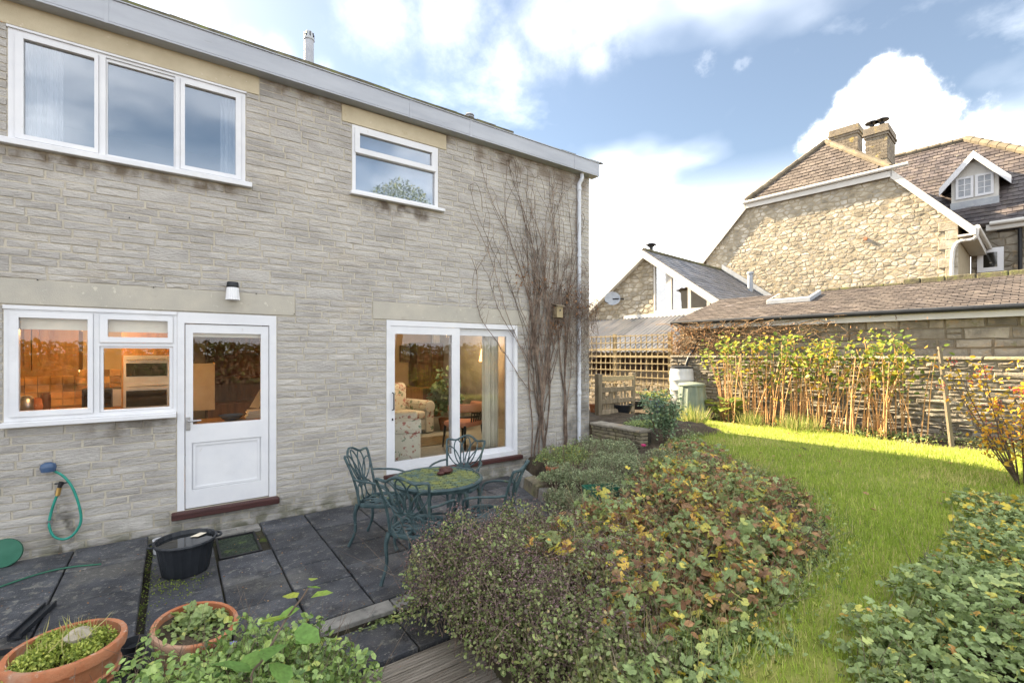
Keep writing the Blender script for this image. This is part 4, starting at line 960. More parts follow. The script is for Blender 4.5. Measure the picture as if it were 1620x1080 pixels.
lt = bpy.data.lights.new('living_lamp', 'POINT'); lt.energy = 12; lt.color = (1, .68, .38); lt.shadow_soft_size = .15
lo = bpy.data.objects.new('living_lamp', lt); COL.objects.link(lo); lo.location = (4.6, 8.6, 2.3)

# ------------------------------------------------------------------ things fixed to the front wall
x0, z0 = onY(368, 475, FY - .08); x1, z1 = onY(368, 447, FY - .08)
wl = thing('wall_light', 'white ribbed outdoor wall light above the back door', 'light', (x0, FY, z0))
MB().box(x0 - .03, x0 + .03, FY - .03, FY - .0, z1 - .08, z1 - .02).build('bracket', M['black_plastic'], wl)
MB().lathe([(.055, z1 - .055), (.058, z1 - .05), (.056, z1), (.05, z1 + .005)], (x0, FY - .085, 0), 18).build('cap', M['black_plastic'], wl, smooth=True)
MB().lathe([(.045, z0), (.068, z0 + .005), (.066, z0 + .02), (.056, z1 - .0555)], (x0, FY - .085, 0), 36, wob=.03).build('diffuser', M['white_paint'], wl)
x, z = onY(883, 493, FY - .1)
bb = thing('bird_box', 'pale wooden bird box among the bare climber stems', 'bird box', (x, FY, z))
MB().box(x - .065, x + .065, FY - .15, FY - .02, z - .1, z + .08).build('body', M['pale_timber'], bb, bevel=.004)
MB().prism([(x - .08, FY - .18, z + .082), (x - .08, FY - .01, z + .13), (x - .08, FY - .01, z + .145), (x - .08, FY - .18, z + .097)], (.16, 0, 0)).build('roof', M['old_timber'], bb)
MB().tube([(x, FY - .149, z + .02), (x, FY - .153, z + .02)], .016, 12).build('hole', M['black_iron'], bb)
# outside tap with hose
tx, tz = onY(77, 738, FY - .05)
tp = thing('garden_tap', 'outdoor tap under a dark blue cover on the stone wall', 'tap', (tx, FY, tz))
MB().lathe([(.012, -.045), (.05, -.04), (.058, 0), (.05, .03), (.02, .045)], (tx, FY - .07, tz), 16, sc=(1, .8)).build('cover', M['blue_glaze'], tp, smooth=True)
MB().tube([(tx, FY, tz), (tx, FY - .07, tz)], .012, 8).build('pipe', M['brass'], tp)
hp = [onY(u, v, FY - .06) for u, v in ((80, 742), (100, 752), (115, 770), (126, 800), (128, 825), (116, 845), (100, 853), (84, 848), (77, 830), (82, 805), (91, 780))]
hs = thing('garden_hose', 'green hose looped below the wall tap', 'hose', (tx + .1, FY, .2))
MB().tube(curve([(a, FY - .06 - .02 * math.sin(k * .6), b) for k, (a, b) in enumerate(hp)], 8), .011, 8).build('hose_loop', M['hose_green'], hs, smooth=True)
e = hp[-1]; MB().tube([(e[0], FY - .06, e[1] - .02), (e[0] + .012, FY - .06, e[1] + .05)], .018, 10).build('connector', M['brass'], hs, smooth=True)
MB().tube([(e[0] + .012, FY - .06, e[1] + .05), (e[0] + .03, FY - .06, e[1] + .10)], [.015, .022], 8).build('valve', M['black_iron'], hs)
MB().box(e[0] - .02, e[0] + .08, FY - .07, FY - .055, e[1] + .085, e[1] + .095).build('valve_lever', M['black_iron'], hs)
ox, oz = onY(80, 822); solo(MB().tube([(ox, FY + .02, oz), (ox, FY - .05, oz - .01)], .02, 12), 'overflow_pipe', M['steel'], 'short overflow pipe poking out of the wall behind the hose', 'pipe', (ox, FY, oz))
gx, gy = -1.19, 5.86
gl = MB().lathe([(.02, -.02), (.115, -.018), (.12, 0), (.115, .018), (.02, .03)], (gx, gy, .17), 28, tilt=Matrix.Rotation(R(75), 3, 'X'))
solo(gl, 'hose_reel', M['dark_green_plastic'], 'round dark green hose reel leaning at the wall foot', 'hose reel', (gx, gy, .06), smooth=True)
hz_ = [gnd(u, v, .07) for u, v in ((45, 882), (80, 880), (130, 888), (60, 905), (-20, 925))]
solo(MB().tube(curve([(a, b, .072) for a, b in [gnd(u, v, .07) for u, v in ((160, 892), (110, 897), (60, 908), (0, 928), (-60, 950))]], 8), .007, 6), 'thin_hose', M['dark_green_plastic'], 'thin dark hose lying across the upper paving', 'hose', (-1, 5.2, .07))
# ------------------------------------------------------------------ garden wall and neighbouring buildings (local frame: x = away from the garden, y = along the wall)
def w3p(p): return lambda a, b: (*rxy(p, a), b)
def qp(p): return lambda a, b, h: (p - h, a, b)
GP = 11.2
gw = thing('garden_wall', 'old rubble stone wall along the back of the lawn', 'wall', (GP, 3, .35), True)
core = MB().box(GP, GP + .3, -2.2, 6.35, .2, 1.78).build('wall_core', M['grey_mortar'], gw)
lay_stones(coursed(-2.2, 6.35, .36, 1.77, (.05, .115), (.12, .46), .006, .010), qp(GP), w3p(GP), core, M['grey_stone'], (.004, .034), .018, .01, 'stone', 'small_stones')
y = -2.2
while y < 6.3:
    l = random.uniform(.3, .6); l = min(l, 6.35 - y)
    if l < .08: break
    m = MB(); jj = lambda: random.uniform(-.012, .012); z = 1.782
    m.add([(GP - .04 + jj(), y + .008, z), (GP + .31, y + .008, z), (GP + .31, y + l - .008, z), (GP - .04 + jj(), y + l - .008, z), (GP - .03 + jj(), y + .012, z + .05 + jj()), (GP + .31, y + .012, z + .055), (GP + .31, y + l - .012, z + .055), (GP - .03 + jj(), y + l - .012, z + .05 + jj())],
          [(0, 3, 2, 1), (4, 5, 6, 7), (0, 1, 5, 4), (1, 2, 6, 5), (2, 3, 7, 6), (3, 0, 4, 7)], random.random())
    m.build('coping_stone', M['grey_stone'] if random.random() < .6 else M['moss_stone'], gw, bevel=.01); y += l
# long low outbuilding
OP = 11.62; OZ0, OZ1 = 2.70, 3.52; OPR = 14.3
ob = thing('outbuilding', 'long low stone outbuilding with a slate roof behind the garden wall', 'outbuilding', (OP, 2, .4), True)
wc = MB().box(OP, OPR + .3, -4, 6.3, .3, OZ0 - .02).build('wall', M['grey_mortar'], ob)
lay_stones(coursed(-2.5, 6.3, 1.80, OZ0 - .05, (.14, .22), (.22, .6), .009, .012), qp(OP), w3p(OP), wc, M['grey_stone'], (.008, .03), .015, .006, 'stone', 'small_stones')
rfm = MB(); rfm.prism([(OP - .2, -4, OZ0), (OPR, -4, OZ1), (OPR + 1.2, -4, OZ1 - .2), (OPR + 1.2, -4, OZ1 - .3), (OPR, -4, OZ1 - .06), (OP - .2, -4, OZ0 - .06)], (0, 10.4, 0))
orf = rfm.build('roof', M['slate_warm'], ob)
def slates(parent, mat, P0, U, Vv, nu, nv, keep=None, lift=.006, name='slates', jit=.006):
    """courses of overlapping slates: U along the course, Vv up the slope."""
    P0, U, Vv = Vector(P0), Vector(U), Vector(Vv); n = U.cross(Vv).normalized()
    if n.z < 0: n = -n
    mb = MB(); du, dv = U / nu, Vv / nv
    for j in range(nv):
        o = .5 * (j % 2)
        for i in range(-1, nu + 1):
            a = max(0, i + o) + .03; b = min(nu, i + 1 + o) - .03
            if b - a < .1: continue
            c = P0 + du * a + dv * j; ex = random.uniform(-.05, .05)
            l = lift * random.uniform(.8, 1.5)
            q = [c + dv * ex + n * (l * 2.4), P0 + du * b + dv * (j + ex) + n * (l * 2.4), P0 + du * b + dv * (j + 1.12) + n * l * .5, c + dv * 1.12 + n * l * .5, c + dv * ex, P0 + du * b + dv * (j + ex)]
            if keep is not None:
                mid = (q[0] + q[2]) / 2
                if not keep(mid): continue
            mb.add(q, [(0, 1, 2, 3), (4, 5, 1, 0), (0, 3, 4), (5, 2, 1)], random.random())
    o = mb.build(name, mat, parent); o['kind'] = 'stuff'; return o
slates(orf, M['slate_warm'], (OP - .22, -4, OZ0 + .004), (0, 10.42, 0), (OPR - OP + .22, 0, OZ1 - OZ0), 52, 20)
# stepped top edge of stone and lead
m = MB()
for (a, b, zz) in ((-4, 2.1, .10), (2.1, 4.0, .03)):
    y = a
    while y < b - .05:
        l = min(random.uniform(.3, .5), b - y); m2 = MB().box(OPR - .1, OPR + .22, y + .006, y + l - .006, OZ1 - .03, OZ1 + zz + random.uniform(-.01, .015)); m2.build('ridge_tile', M['moss_tile'], orf, bevel=.02); y += l
gutm = MB(); gutm.tube([(OP - .25, -4, OZ0 - .035), (OP - .25, 6.42, OZ0 - .02)], .05, 10); og = gutm.build('gutter', M['black_plastic'], ob, smooth=True)
MB().box(OP - .19, OP - .165, -4, 6.38, OZ0 - .19, OZ0 - .062).build('fascia', M['white_render'], ob)
MB().box(OP - .164, OP - .002, -4, 6.36, OZ0 - .12, OZ0 - .1).build('soffit', M['white_render'], ob)
t0, _ = onP(1106, 540, OP - .08)
MB().tube(curve([(OP - .25, t0 + .35, OZ0 - .06), (OP - .25, t0 + .35, OZ0 - .15), (OP - .2, t0 + .12, OZ0 - .22), (OP - .12, t0, OZ0 - .3), (OP - .12, t0, 2.2), (OP - .45, t0 + .1, 1.75), (OP - .6, t0 + .15, 1.32)], 5), .034, 8).build('downpipe', M['black_plastic'], ob, smooth=True)
a0, _ = onP(1225, 470, 13.6); a1, _ = onP(1300, 470, 13.6)
sv = lambda p: OZ0 + (p - OP + .2) / (OPR - OP + .2) * (OZ1 - OZ0)
sk = MB().prism([(12.9, a0 - .05, sv(12.9) + .015), (13.75, a0 - .05, sv(13.75) + .015), (13.75, a0 - .05, sv(13.75) + .13), (12.9, a0 - .05, sv(12.9) + .13)], (0, a1 - a0 + .1, 0)).build('skylight', M['lead'], orf, bevel=.015)
MB().prism([(12.98, a0 - .12, sv(12.98) + .132), (13.67, a0 - .12, sv(13.67) + .132), (13.67, a0 - .12, sv(13.67) + .14), (12.98, a0 - .12, sv(12.98) + .14)], (0, a1 - a0 + .24, 0)).build('pane', M['upper_glass'], sk)
# annex with glazed gable
AP, AQ = 15.3, 21.45; T_AP, Z_AP = 9.63, 5.62; SL = .73
an = thing('gable_annex', 'small stone annex with a white-edged gable and triangular glazing', 'annex', (AP, 9.6, .4), True)
def zr(t): return Z_AP - abs(t - T_AP) * SL
MB().add([(AP, 13.2, .3), (AP, 13.2, zr(13.2)), (AP, T_AP, Z_AP), (AP, 9.32, zr(9.32)), (AP, 9.32, .3)], [(0, 1, 2, 3, 4)]).add([(AP, 9.32, .3), (AP, 9.32, 3.42), (AP, 6.0, 3.42), (AP, 6.0, .3)], [(0, 1, 2, 3)]) \
    .add([(AP + .02, 6.0, .3), (AQ, 6.0, .3), (AQ, 6.0, zr(6.0)), (AP + .02, 6.0, zr(6.0))], [(0, 1, 2, 3)]).add([(AP + .02, 13.2, .3), (AQ, 13.2, .3), (AQ, 13.2, zr(13.2)), (AP + .02, 13.2, zr(13.2))], [(0, 1, 2, 3)]).build('wall', M['gold_mortar'], an)
awl = an.children[0]
reg = [(13.2, .8), (13.2, zr(13.2)), (T_AP, Z_AP), (9.34, zr(9.34)), (9.34, .8)]
lay_stones(rubble(convex_clip([(9.34, 2.2), (13.2, 2.2), (13.2, 6), (9.34, 6)], reg), .30, .16, .42, .01), qp(AP), w3p(AP), awl, M['gold_stone'], (.008, .03), .02, .008, 'stone', 'small_stones')
for s in (-1, 1):
    e = 6.0 if s < 0 else 13.3; o_ = s * .25
    rm = MB(); rm.prism([(AP - .22, T_AP, Z_AP + .05), (AP - .22, e + o_, zr(e + o_) + .05), (AP - .22, e + o_, zr(e + o_) - .05), (AP - .22, T_AP, Z_AP - .05)], (AQ - AP + .2, 0, 0)); ro = rm.build('roof', M['slate_blue'], an)
    slates(ro, M['slate_blue'], (AP - .23, e + o_, zr(e + o_) + .055), (AQ - AP + .2, 0, 0), (0, T_AP - e - o_, Z_AP - zr(e + o_)), 26, 22)
    bm = MB(); bm.prism([(AP - .26, T_AP, Z_AP + .03), (AP - .26, e + o_, zr(e + o_) + .03), (AP - .26, e + o_, zr(e + o_) - .24), (AP - .26, T_AP, Z_AP - .24)], (.03, 0, 0)); bm.build('bargeboard', M['white_render'], an, bevel=.005)
    MB().prism([(AP - .228, T_AP, Z_AP - .18), (AP - .228, e, zr(e) - .18), (AP - .228, e, zr(e) - .2), (AP - .228, T_AP, Z_AP - .2)], (.22, 0, 0)).build('soffit', M['white_render'], an)
x = AP - .2
while x < AQ - .1:
    MB().tube([(x + .005, T_AP, Z_AP + .06), (x + .34, T_AP, Z_AP + .06)], .085, 8).build('ridge_tile', M['moss_tile'], an); x += .345
wg = MB(); ts = [9.32, 8.72, 7.95, 7.28]
for k, t in enumerate(ts):
    wdt = .055 if k != 1 else .11
    wg.box(AP - .03, AP + .06, t - wdt, t + (0 if k == 0 else wdt), 3.42, zr(t) - .22)
wg.box(AP - .035, AP + .07, 6.7, 9.32, 3.34, 3.43)
wg.prism([(AP - .028, 9.3, zr(9.3) - .3), (AP - .028, 6.6, zr(6.6) - .3), (AP - .028, 6.6, zr(6.6) - .06), (AP - .028, 9.3, zr(9.3) - .06)], (.06, 0, 0))
wgo = wg.build('gable_window', M['white_render'], an)
for a, b in ((9.27, 8.83), (8.61, 8.0), (7.9, 7.33), (7.23, 6.75)):
    MB().add([(AP + .02, a, 3.43), (AP + .02, b, 3.43), (AP + .02, b, zr(b) - .25), (AP + .02, a, zr(a) - .25)], [(0, 1, 2, 3)]).build('pane', M['upper_glass'], wgo)
MB().prism([(AP + 1.2, 9.3, 3.0), (AP + 1.2, 6.6, 3.0), (AP + 1.2, 6.6, zr(6.6) - .2), (AP + 1.2, 9.3, zr(9.3) - .2)], (.1, 0, 0)).build('inner_wall', M['cream_wall'], an); MB().box(AP + .1, AP + 1.19, 6.3, 9.3, 3.2, 3.3).build('inner_floor', M['cream_wall'], an)
MB().box(AP - .06, AP - .002, 7.3, 10.6, 3.16, 3.33).build('lead_flashing', M['white_render'], an)
fx_, fz_ = AP + .5, Z_AP
fl = MB().lathe([(.07, fz_ + .0), (.07, fz_ + .32)], (fx_, T_AP + .12, 0), 12).build('flue', M['black_iron'], an, smooth=True)
MB().lathe([(.2, fz_ + .36), (.2, fz_ + .39), (.05, fz_ + .45)], (fx_, T_AP + .12, 0), 14).build('flue_cap', M['black_iron'], fl); MB().lathe([(.12, fz_ + .3), (.13, fz_ + .34), (.07, fz_ + .36)], (fx_, T_AP + .12, 0), 14).build('flue_cap', M['black_iron'], fl)
tv, _ = onP(1187, 440, 20.6)
MB().lathe([(.11, 3.6), (.11, zr(tv) + .75), (.14, zr(tv) + .76), (.14, zr(tv) + .85), (.08, zr(tv) + .87)], (20.6, tv, 0), 12).build('vent_pipe', M['lead'], an, smooth=True)
MB().prism([(AQ - .16, T_AP - .1, Z_AP + .06), (AQ - .16, 5.9, zr(5.9) + .06), (AQ - .16, 5.9, zr(5.9) + .3), (AQ - .16, T_AP - .1, Z_AP + .3)], (.05, 0, 0)).build('lead_flashing', M['lead'], an)
td, zd = onP(970, 473, AP - .25)
sd = thing('satellite_dish', 'grey satellite dish on the annex gable', 'satellite dish', (AP, td, zd), True)
MB().lathe([(.01, -.05), (.2, -.02), (.29, .05), (.3, .05), (.2, -.005), (.01, -.03)], (AP - .3, td, zd), 20, tilt=Matrix.Rotation(R(-60), 3, 'Y') @ Matrix.Rotation(R(35), 3, 'X')).build('dish', M['lead'], sd, smooth=True)
MB().tube([(AP, td - .3, zd), (AP - .12, td - .25, zd), (AP - .28, td, zd)], .025, 8).build('bracket', M['black_iron'], sd); MB().tube([(AP - .3, td, zd - .25), (AP - .65, td + .1, zd - .12), (AP - .65, td + .1, zd - .04)], .014, 6).build('arm', M['black_iron'], sd)
# lean-to with corrugated roof
LP0, LP1, LZ0, LZ1 = 12.6, 15.25, 2.02, 3.2
ln = thing('lean_to', 'lean-to shed with a grey corrugated roof behind the trellis', 'shed', (LP0, 8.6, .4), True)
n = 190; ya, yb = 6.55, 12.6; V = []; 
for i in range(n + 1):
    y = ya + (yb - ya) * i / n; dz = .022 * math.cos(i * 2 * math.pi / 5)
    V += [(LP0 - .25, y, LZ0 - .1 + dz), (LP1, y, LZ1 + dz)]
k = 0; sheet = MB(); prev = 0
for i in range(n):
    if i - prev >= 30: prev = i
    sheet.add([V[2 * i], V[2 * i + 2], V[2 * i + 3], V[2 * i + 1]], [(0, 1, 2, 3)], ((i // 30) * .37) % 1)
    if (i + 1) % 30 == 0 or i == n - 1:
        o = sheet.build('roof_sheet', M['corrugated'], ln); s_ = o.modifiers.new('thickness', 'SOLIDIFY'); s_.thickness = .006; o.location.z = .004 * ((i // 30) % 2); sheet = MB()
lwal = plate(MB(), 6.6, 12.6, .3, 1.9, [(7.0, 7.9, 1.35, 1.85), (8.0, 8.95, 1.35, 1.85), (9.05, 10.2, 1.2, 1.85)], lambda a, b, s: (LP0 + (.25 if s else 0), a, b)).build('wall', M['grey_mortar'], ln)
MB().box(LP0 + 1.0, LP0 + 1.1, 6.9, 12.6, .3, 2.3).build('shade_backing', M['dark_wood'], ln); MB().box(LP0 + .05, LP1, 6.6, 6.8, .3, 2.0).build('end_wall', M['grey_mortar'], ln); MB().box(LP0 - .05, LP0 + .05, 6.55, 12.6, 1.902, 1.99).build('wall_plate', M['old_timber'], ln)  # dark sheet added behind the wall openings, standing in for shade inside
for (a, b, c, d) in ((6.6, 12.6, .36, .99), (6.6, 7.0, .99, 1.88), (10.2, 12.6, .99, 1.88)):
    lay_stones(rubble([(a, c), (b, c), (b, d), (a, d)], .3, .16, .4, .008), qp(LP0), w3p(LP0), lwal, M['grey_stone'], (.008, .03), .015, .006, 'stone', 'small_stones', 90)
# ------------------------------------------------------------------ tall neighbouring house
BP = 21.5; TR, ZR, PR = 6.0, 10.85, 23.3
bh = thing('neighbour_house', 'tall golden rubble-stone house with half-hipped roof and chimneys', 'house', (BP, 6, .4), True)
gab = [(10.35, .3), (10.35, 6.45), (8.5, 8.42), (3.5, 8.42), (1.75, 6.35), (1.75, .3)]
bw = MB().add([(BP, a, b) for a, b in gab], [tuple(range(6))]).add([(BP, 1.75, .3), (BP, 1.75, 6.35), (26, 1.75, 6.35), (26, 1.75, .3)], [(0, 1, 2, 3)]).add([(BP, 10.35, .3), (BP, 10.35, 6.35), (32, 10.35, 6.35), (32, 10.35, .3)], [(0, 1, 2, 3)]).build('gable_wall', M['gold_mortar'], bh)
lay_stones(rubble([(10.35, 2.4), (10.35, 6.45), (8.5, 8.42), (3.5, 8.42), (1.75, 6.35), (1.75, 2.4)], .25, .16, .45, .016), qp(BP), w3p(BP), bw, M['gold_stone'], (.001, .011), .012, .006, 'stone', 'small_stones')
for k in range(12): MB().box(BP - .045, BP + .02, 1.74 , 2.05 + .18 * (k % 2), 2.6 + k * .31, 2.6 + k * .31 + .3).build('quoin', M['gold_stone'], bw, bevel=.012)
e = 10.75; zE = 6.05
L1 = Vector((BP - .13, e, zE)); L2 = Vector((BP - .13, 8.5, 8.5)); L3 = Vector((BP - .13, 3.5, 8.5)); L4 = Vector((BP - .13, 1.3, 5.95)); AX = Vector((PR, TR, ZR)); RE = Vector((33, TR, ZR))
def face(name, pts, mat, par, th=.12):
    P = [Vector(p) for p in pts]; n = (P[1] - P[0]).cross(P[2] - P[0]).normalized()
    if n.z < 0: n = -n
    return MB().prism(P, -n * th).build(name, mat, par)
def inpoly3(pts):       # test in plan view
    q = [(p[0], p[1]) for p in pts]
    def f(m):
        ins = False
        for i in range(len(q)):
            (x1, y1), (x2, y2) = q[i], q[(i + 1) % len(q)]
            if (y1 > m.y) != (y2 > m.y) and m.x < (x2 - x1) * (m.y - y1) / (y2 - y1) + x1: ins = not ins
        return ins
    return f
hipf = [L2, L3, AX]; fo = face('hip_roof', hipf, M['slate_warm'], bh)
slates(fo, M['slate_warm'], L3 + Vector((0, 0, .006)), L2 - L3, AX - (L2 + L3) / 2, 20, 14, inpoly3(hipf), .012)
lf_ = [L1, L2, AX, RE, Vector((33, e, zE))]; lo_ = face('left_roof', lf_, M['slate_dark'], bh)
rt_ = [L4, L3, AX, RE, Vector((33, 1.3, 5.95))]; ro_ = face('right_roof', rt_, M['slate_warm'], bh)
slates(ro_, M['slate_warm'], (BP - .13, 1.3, 5.956), (9, 0, 0), (0, TR - 1.3, ZR - 5.95), 34, 26, inpoly3(rt_), .012)
def ridge(parent, A, B, r=.12, step=.42):
    A, B = Vector(A), Vector(B); n = max(1, int((B - A).length / step))
    for k in range(n):
        p, q = A.lerp(B, k / n), A.lerp(B, (k + .985) / n); MB().tube([p + Vector((0, 0, .03)), q + Vector((0, 0, .05))], [r, r * 1.06], 8).build('ridge_tile', M['ridge_tile'], parent)
ridge(fo, L2 + Vector((0, 0, .05)), AX, .11); ridge(fo, L3 + Vector((0, 0, .05)), AX, .11); ridge(fo, AX, RE, .12)
def board(name, A, B, h, par, mat='white_render', th=.05, out=(-.03, 0, 0)):
    A, B = Vector(A) + Vector(out), Vector(B) + Vector(out); MB().prism([A, B, B - Vector((0, 0, h)), A - Vector((0, 0, h))], (th, 0, 0)).build(name, M[mat], par, bevel=.006)
board('bargeboard', L1, L2, .3, bh); board('bargeboard', L3, L4, .32, bh); board('fascia', L2 + Vector((0, .05, -.06)), L3 + Vector((0, -.05, -.06)), .22, bh)
MB().tube([L2 + Vector((-.09, .1, -.03)), L3 + Vector((-.09, -.5, .02))], .07, 8).build('gutter', M['white_render'], bh, smooth=True)
MB().tube([L4 + Vector((-.05, -.02, .02)), Vector((25.9, 1.22, 5.97))], .08, 8).build('gutter', M['white_render'], bh, smooth=True)
MB().box(BP - .25, 26, 1.33, 1.74, 5.72, 5.78).build('soffit', M['white_render'], bh); board('fascia', (BP - .3, 1.3, 5.95), (BP - .3, 1.36, 5.95), .25, bh, th=4.7)
MB().tube(curve([(BP - .2, 1.28, 5.9), (BP - .2, 1.35, 5.6), (BP - .08, 1.85, 5.35), (BP - .08, 1.85, 3.0)], 5), .055, 8).build('downpipe', M['white_render'], bh, smooth=True)
th_, zh_ = onP(1370, 378, BP); MB().tube([(BP + .02, th_, zh_), (BP - .09, th_, zh_)], .06, 8).build('old_iron_tie', M['terracotta'], bh)
# wing on the right with dormer
WP, WR, ZW, ZWR = 26.0, 30.2, 6.95, 11.75; WT0, WT1 = -3.2, 6.5
MB().box(WP, WP + 8, WT0, 1.74, .3, ZW).build('wing_wall', M['grey_mortar'], bh)
ww = [o for o in bh.children if o.name.startswith('wing_wall')][0]
lay_stones(rubble([(-1.6, 3.0), (1.74, 3.0), (1.74, ZW - .1), (-1.6, ZW - .1)], .42, .26, .42, .012), qp(WP), w3p(WP), ww, M['grey_stone'], (.015, .05), .03, .012, 'stone', 'small_stones', 120)
A0 = Vector((WP - .35, WT0 - .3, ZW - .1)); A1 = Vector((WP - .35, WT1, ZW - .1)); HR = Vector((WR, 2.2, ZWR)); HL = Vector((WR, WT1, ZWR)); HRr = Vector((34.4, WT0 - .3, ZW - .1))
wf = [A0, A1, HL, HR]; wo = face('wing_roof', wf, M['slate_dark'], bh); wo2 = face('wing_hip', [A0, HR, HRr], M['slate_dark'], bh)
slates(wo, M['slate_dark'], A0 + Vector((0, 0, .006)), A1 - A0, Vector((WR - WP + .35, 0, ZWR - ZW + .1)), 34, 26, inpoly3(wf), .012)
ridge(wo, HL, HR, .13); ridge(wo, HR + Vector((0, 0, .04)), A0 + Vector((0, 0, .1)), .15)
MB().tube([A0 + Vector((-.08, 0, -.02)), Vector((WP - .43, 1.2, ZW - .12))], .08, 8).build('gutter', M['white_render'], bh, smooth=True); MB().box(WP - .33, WP - .3, WT0 - .2, 1.3, ZW - .35, ZW - .13).build('fascia', M['white_render'], bh)
MB().box(WP - .3, WP - .01, WT0, 1.3, ZW - .36, ZW - .34).build('soffit', M['white_render'], bh)
a, za = onP(1620, 372, WP - .1); b, zb = onP(1577, 365, WP - .1)
MB().tube(curve([(WP - .12, b, zb), (WP - .12, a + .15, zb), (WP - .12, a + .1, zb - .15), (WP - .12, a + .1, 3.2)], 5), .06, 8).build('soil_pipe', M['black_iron'], bh, smooth=True)
t0, z1 = onP(1546, 395, WP - .03); t1, z0 = onP(1588, 428, WP - .03)
sw = plate(MB(), t1, t0, z0, z1, [(t1 + .17, t0 - .17, z0 + .17, z1 - .17)], lambda a, b, s: (WP - (.0 if s else .08), a, b)).build('window', M['white_paint'], bh, bevel=.01)
MB().box(WP - .05, WP - .045, t1 + .16, t0 - .16, z0 + .16, z1 - .16).build('pane', M['oven_glass'], sw)
# dormer
DP = 26.6
t0, z1 = onP(1505, 275, DP); t1, _ = onP(1580, 275, DP); _, zb = onP(1540, 318, DP); tm, zt = onP(1541, 243, DP); ze = onP(1505, 283, DP)[1]
dm = thing('dormer_window', 'white dormer with two small-paned lights on the neighbour roof', 'dormer', (DP, tm, zb), True)
MB().add([(DP, t0, zb), (DP, t1, zb), (DP, t1, ze), (DP, tm, zt - .15), (DP, t0, ze)], [(0, 1, 2, 3, 4)]).add([(DP, t1, zb), (DP + 3, t1, zb), (DP + 3, t1, ze), (DP, t1, ze)], [(0, 1, 2, 3)]).add([(DP, t0, zb), (DP + 3, t0, zb), (DP + 3, t0, ze), (DP, t0, ze)], [(0, 1, 2, 3)]).build('cheeks', M['white_render'], dm)
for s, te in ((1, t0 + .35), (-1, t1 - .35)):
    zee = zt - abs(te - tm) * (zt - ze) / abs(t0 - tm)
    MB().prism([(DP - .3, tm, zt + .05), (DP - .3, te, zee + .05), (DP - .3, te, zee - .03), (DP - .3, tm, zt - .03)], (3.2, 0, 0)).build('dormer_roof', M['slate_dark'], dm)
    MB().prism([(DP - .34, tm, zt + .03), (DP - .34, te, zee + .03), (DP - .34, te, zee - .27), (DP - .34, tm, zt - .27)], (.045, 0, 0)).build('bargeboard', M['white_paint'], dm, bevel=.008)
wd = abs(t0 - t1); zw1 = ze - .05
for k in range(2):
    a = min(t0, t1) + wd * (.1 + .42 * k); b = a + wd * .38
    f = plate(MB(), a, b, zb + .15, zw1, [(a + .08, b - .08, zb + .24, zw1 - .08)], lambda p, q, s: (DP - (.0 if s else .06), p, q)).build('casement', M['white_paint'], dm, bevel=.006)
    MB().box(DP - .035, DP - .03, a + .07, b - .07, zb + .23, zw1 - .07).build('pane', M['lead'], f)
    MB().box(DP - .05, DP - .036, (a + b) / 2 - .015, (a + b) / 2 + .015, zb + .23, zw1 - .07).build('glazing_bar', M['white_paint'], f)
    for q in (.35, .66): zq = zb + .23 + (zw1 - zb - .3) * q; MB().box(DP - .052, DP - .0365, a + .07, b - .07, zq - .012, zq + .012).build('glazing_bar', M['white_paint'], f)
MB().box(DP - .1, DP - .002, min(t0, t1) - .02, max(t0, t1) + .02, zb - .3, zb + .02).build('apron_flashing', M['lead'], dm)
# chimneys
def chimney(lab, p, ua, ub, vt, d_, vb, pots):
    ta, zt = onP(ua, vt, p); tb, _ = onP(ub, vt, p); _, zb = onP(ua, vb, p); y0, y1 = min(ta, tb), max(ta, tb)
    c = thing('chimney_stack', lab, 'chimney', (p, (y0 + y1) / 2, zb), True)
    h = zt - zb; ch = .115; n = int((h - .45) / ch)
    MB().box(p + .02, p + d_ - .02, y0 + .02, y1 - .02, zb - 1.5, zt - .4).build('core', M['gold_mortar'], c)
    core = c.children[0]
    rest = MB()
    for j in range(n):
        zz = zt - .45 - (j + 1) * ch; y = y0 - .12 * (j % 2)
        while y < y1:
            a, b = max(y, y0), min(y + .24, y1)
            if b - a > .03: rest.box(p, p + .06, a + .006, b - .006, zz + .006, zz + ch - .006, random.random())
            y += .24
        x = p + .06
        while x < p + d_: 
            rest.box(x + .006, min(x + .24, p + d_) - .006, y0, y0 + .06, zz + .006, zz + ch - .006, random.random()); x += .24
    o = rest.build('brick_courses', M['brick_chimney'], core); o['kind'] = 'stuff'
    for k, (o_, hh) in enumerate(((.03, .1), (.07, .1), (.04, .22))):
        zz = zt - .42 + k * .103; MB().box(p - o_, p + d_ + o_, y0 - o_, y1 + o_, zz, zz + hh - .003).build('corbel', M['brick_chimney'], c, bevel=.01)
    for k in range(pots):
        yy = y0 + (y1 - y0) * (.3 + .45 * k); pt = MB().lathe([(.1, zt - .02), (.09, zt + .2)], (p + .28, yy, 0), 12).build('pot', M['black_iron'], c)
        MB().lathe([(.24, zt + .26), (.24, zt + .3), (.05, zt + .38)], (p + .28, yy, 0), 12).build('pot_cap', M['black_iron'], pt); MB().lathe([(.03, zt + .2), (.03, zt + .26)], (p + .28, yy, 0), 6).build('pot_stem', M['black_iron'], pt)
chimney('mossy brick chimney without pots, left of the two stacks', 25.2, 1313, 1357, 208, .9, 250, 0)
chimney('brick chimney with two dark capped pots, right of the two stacks', 23.6, 1368, 1404, 205, 1.5, 262, 2)

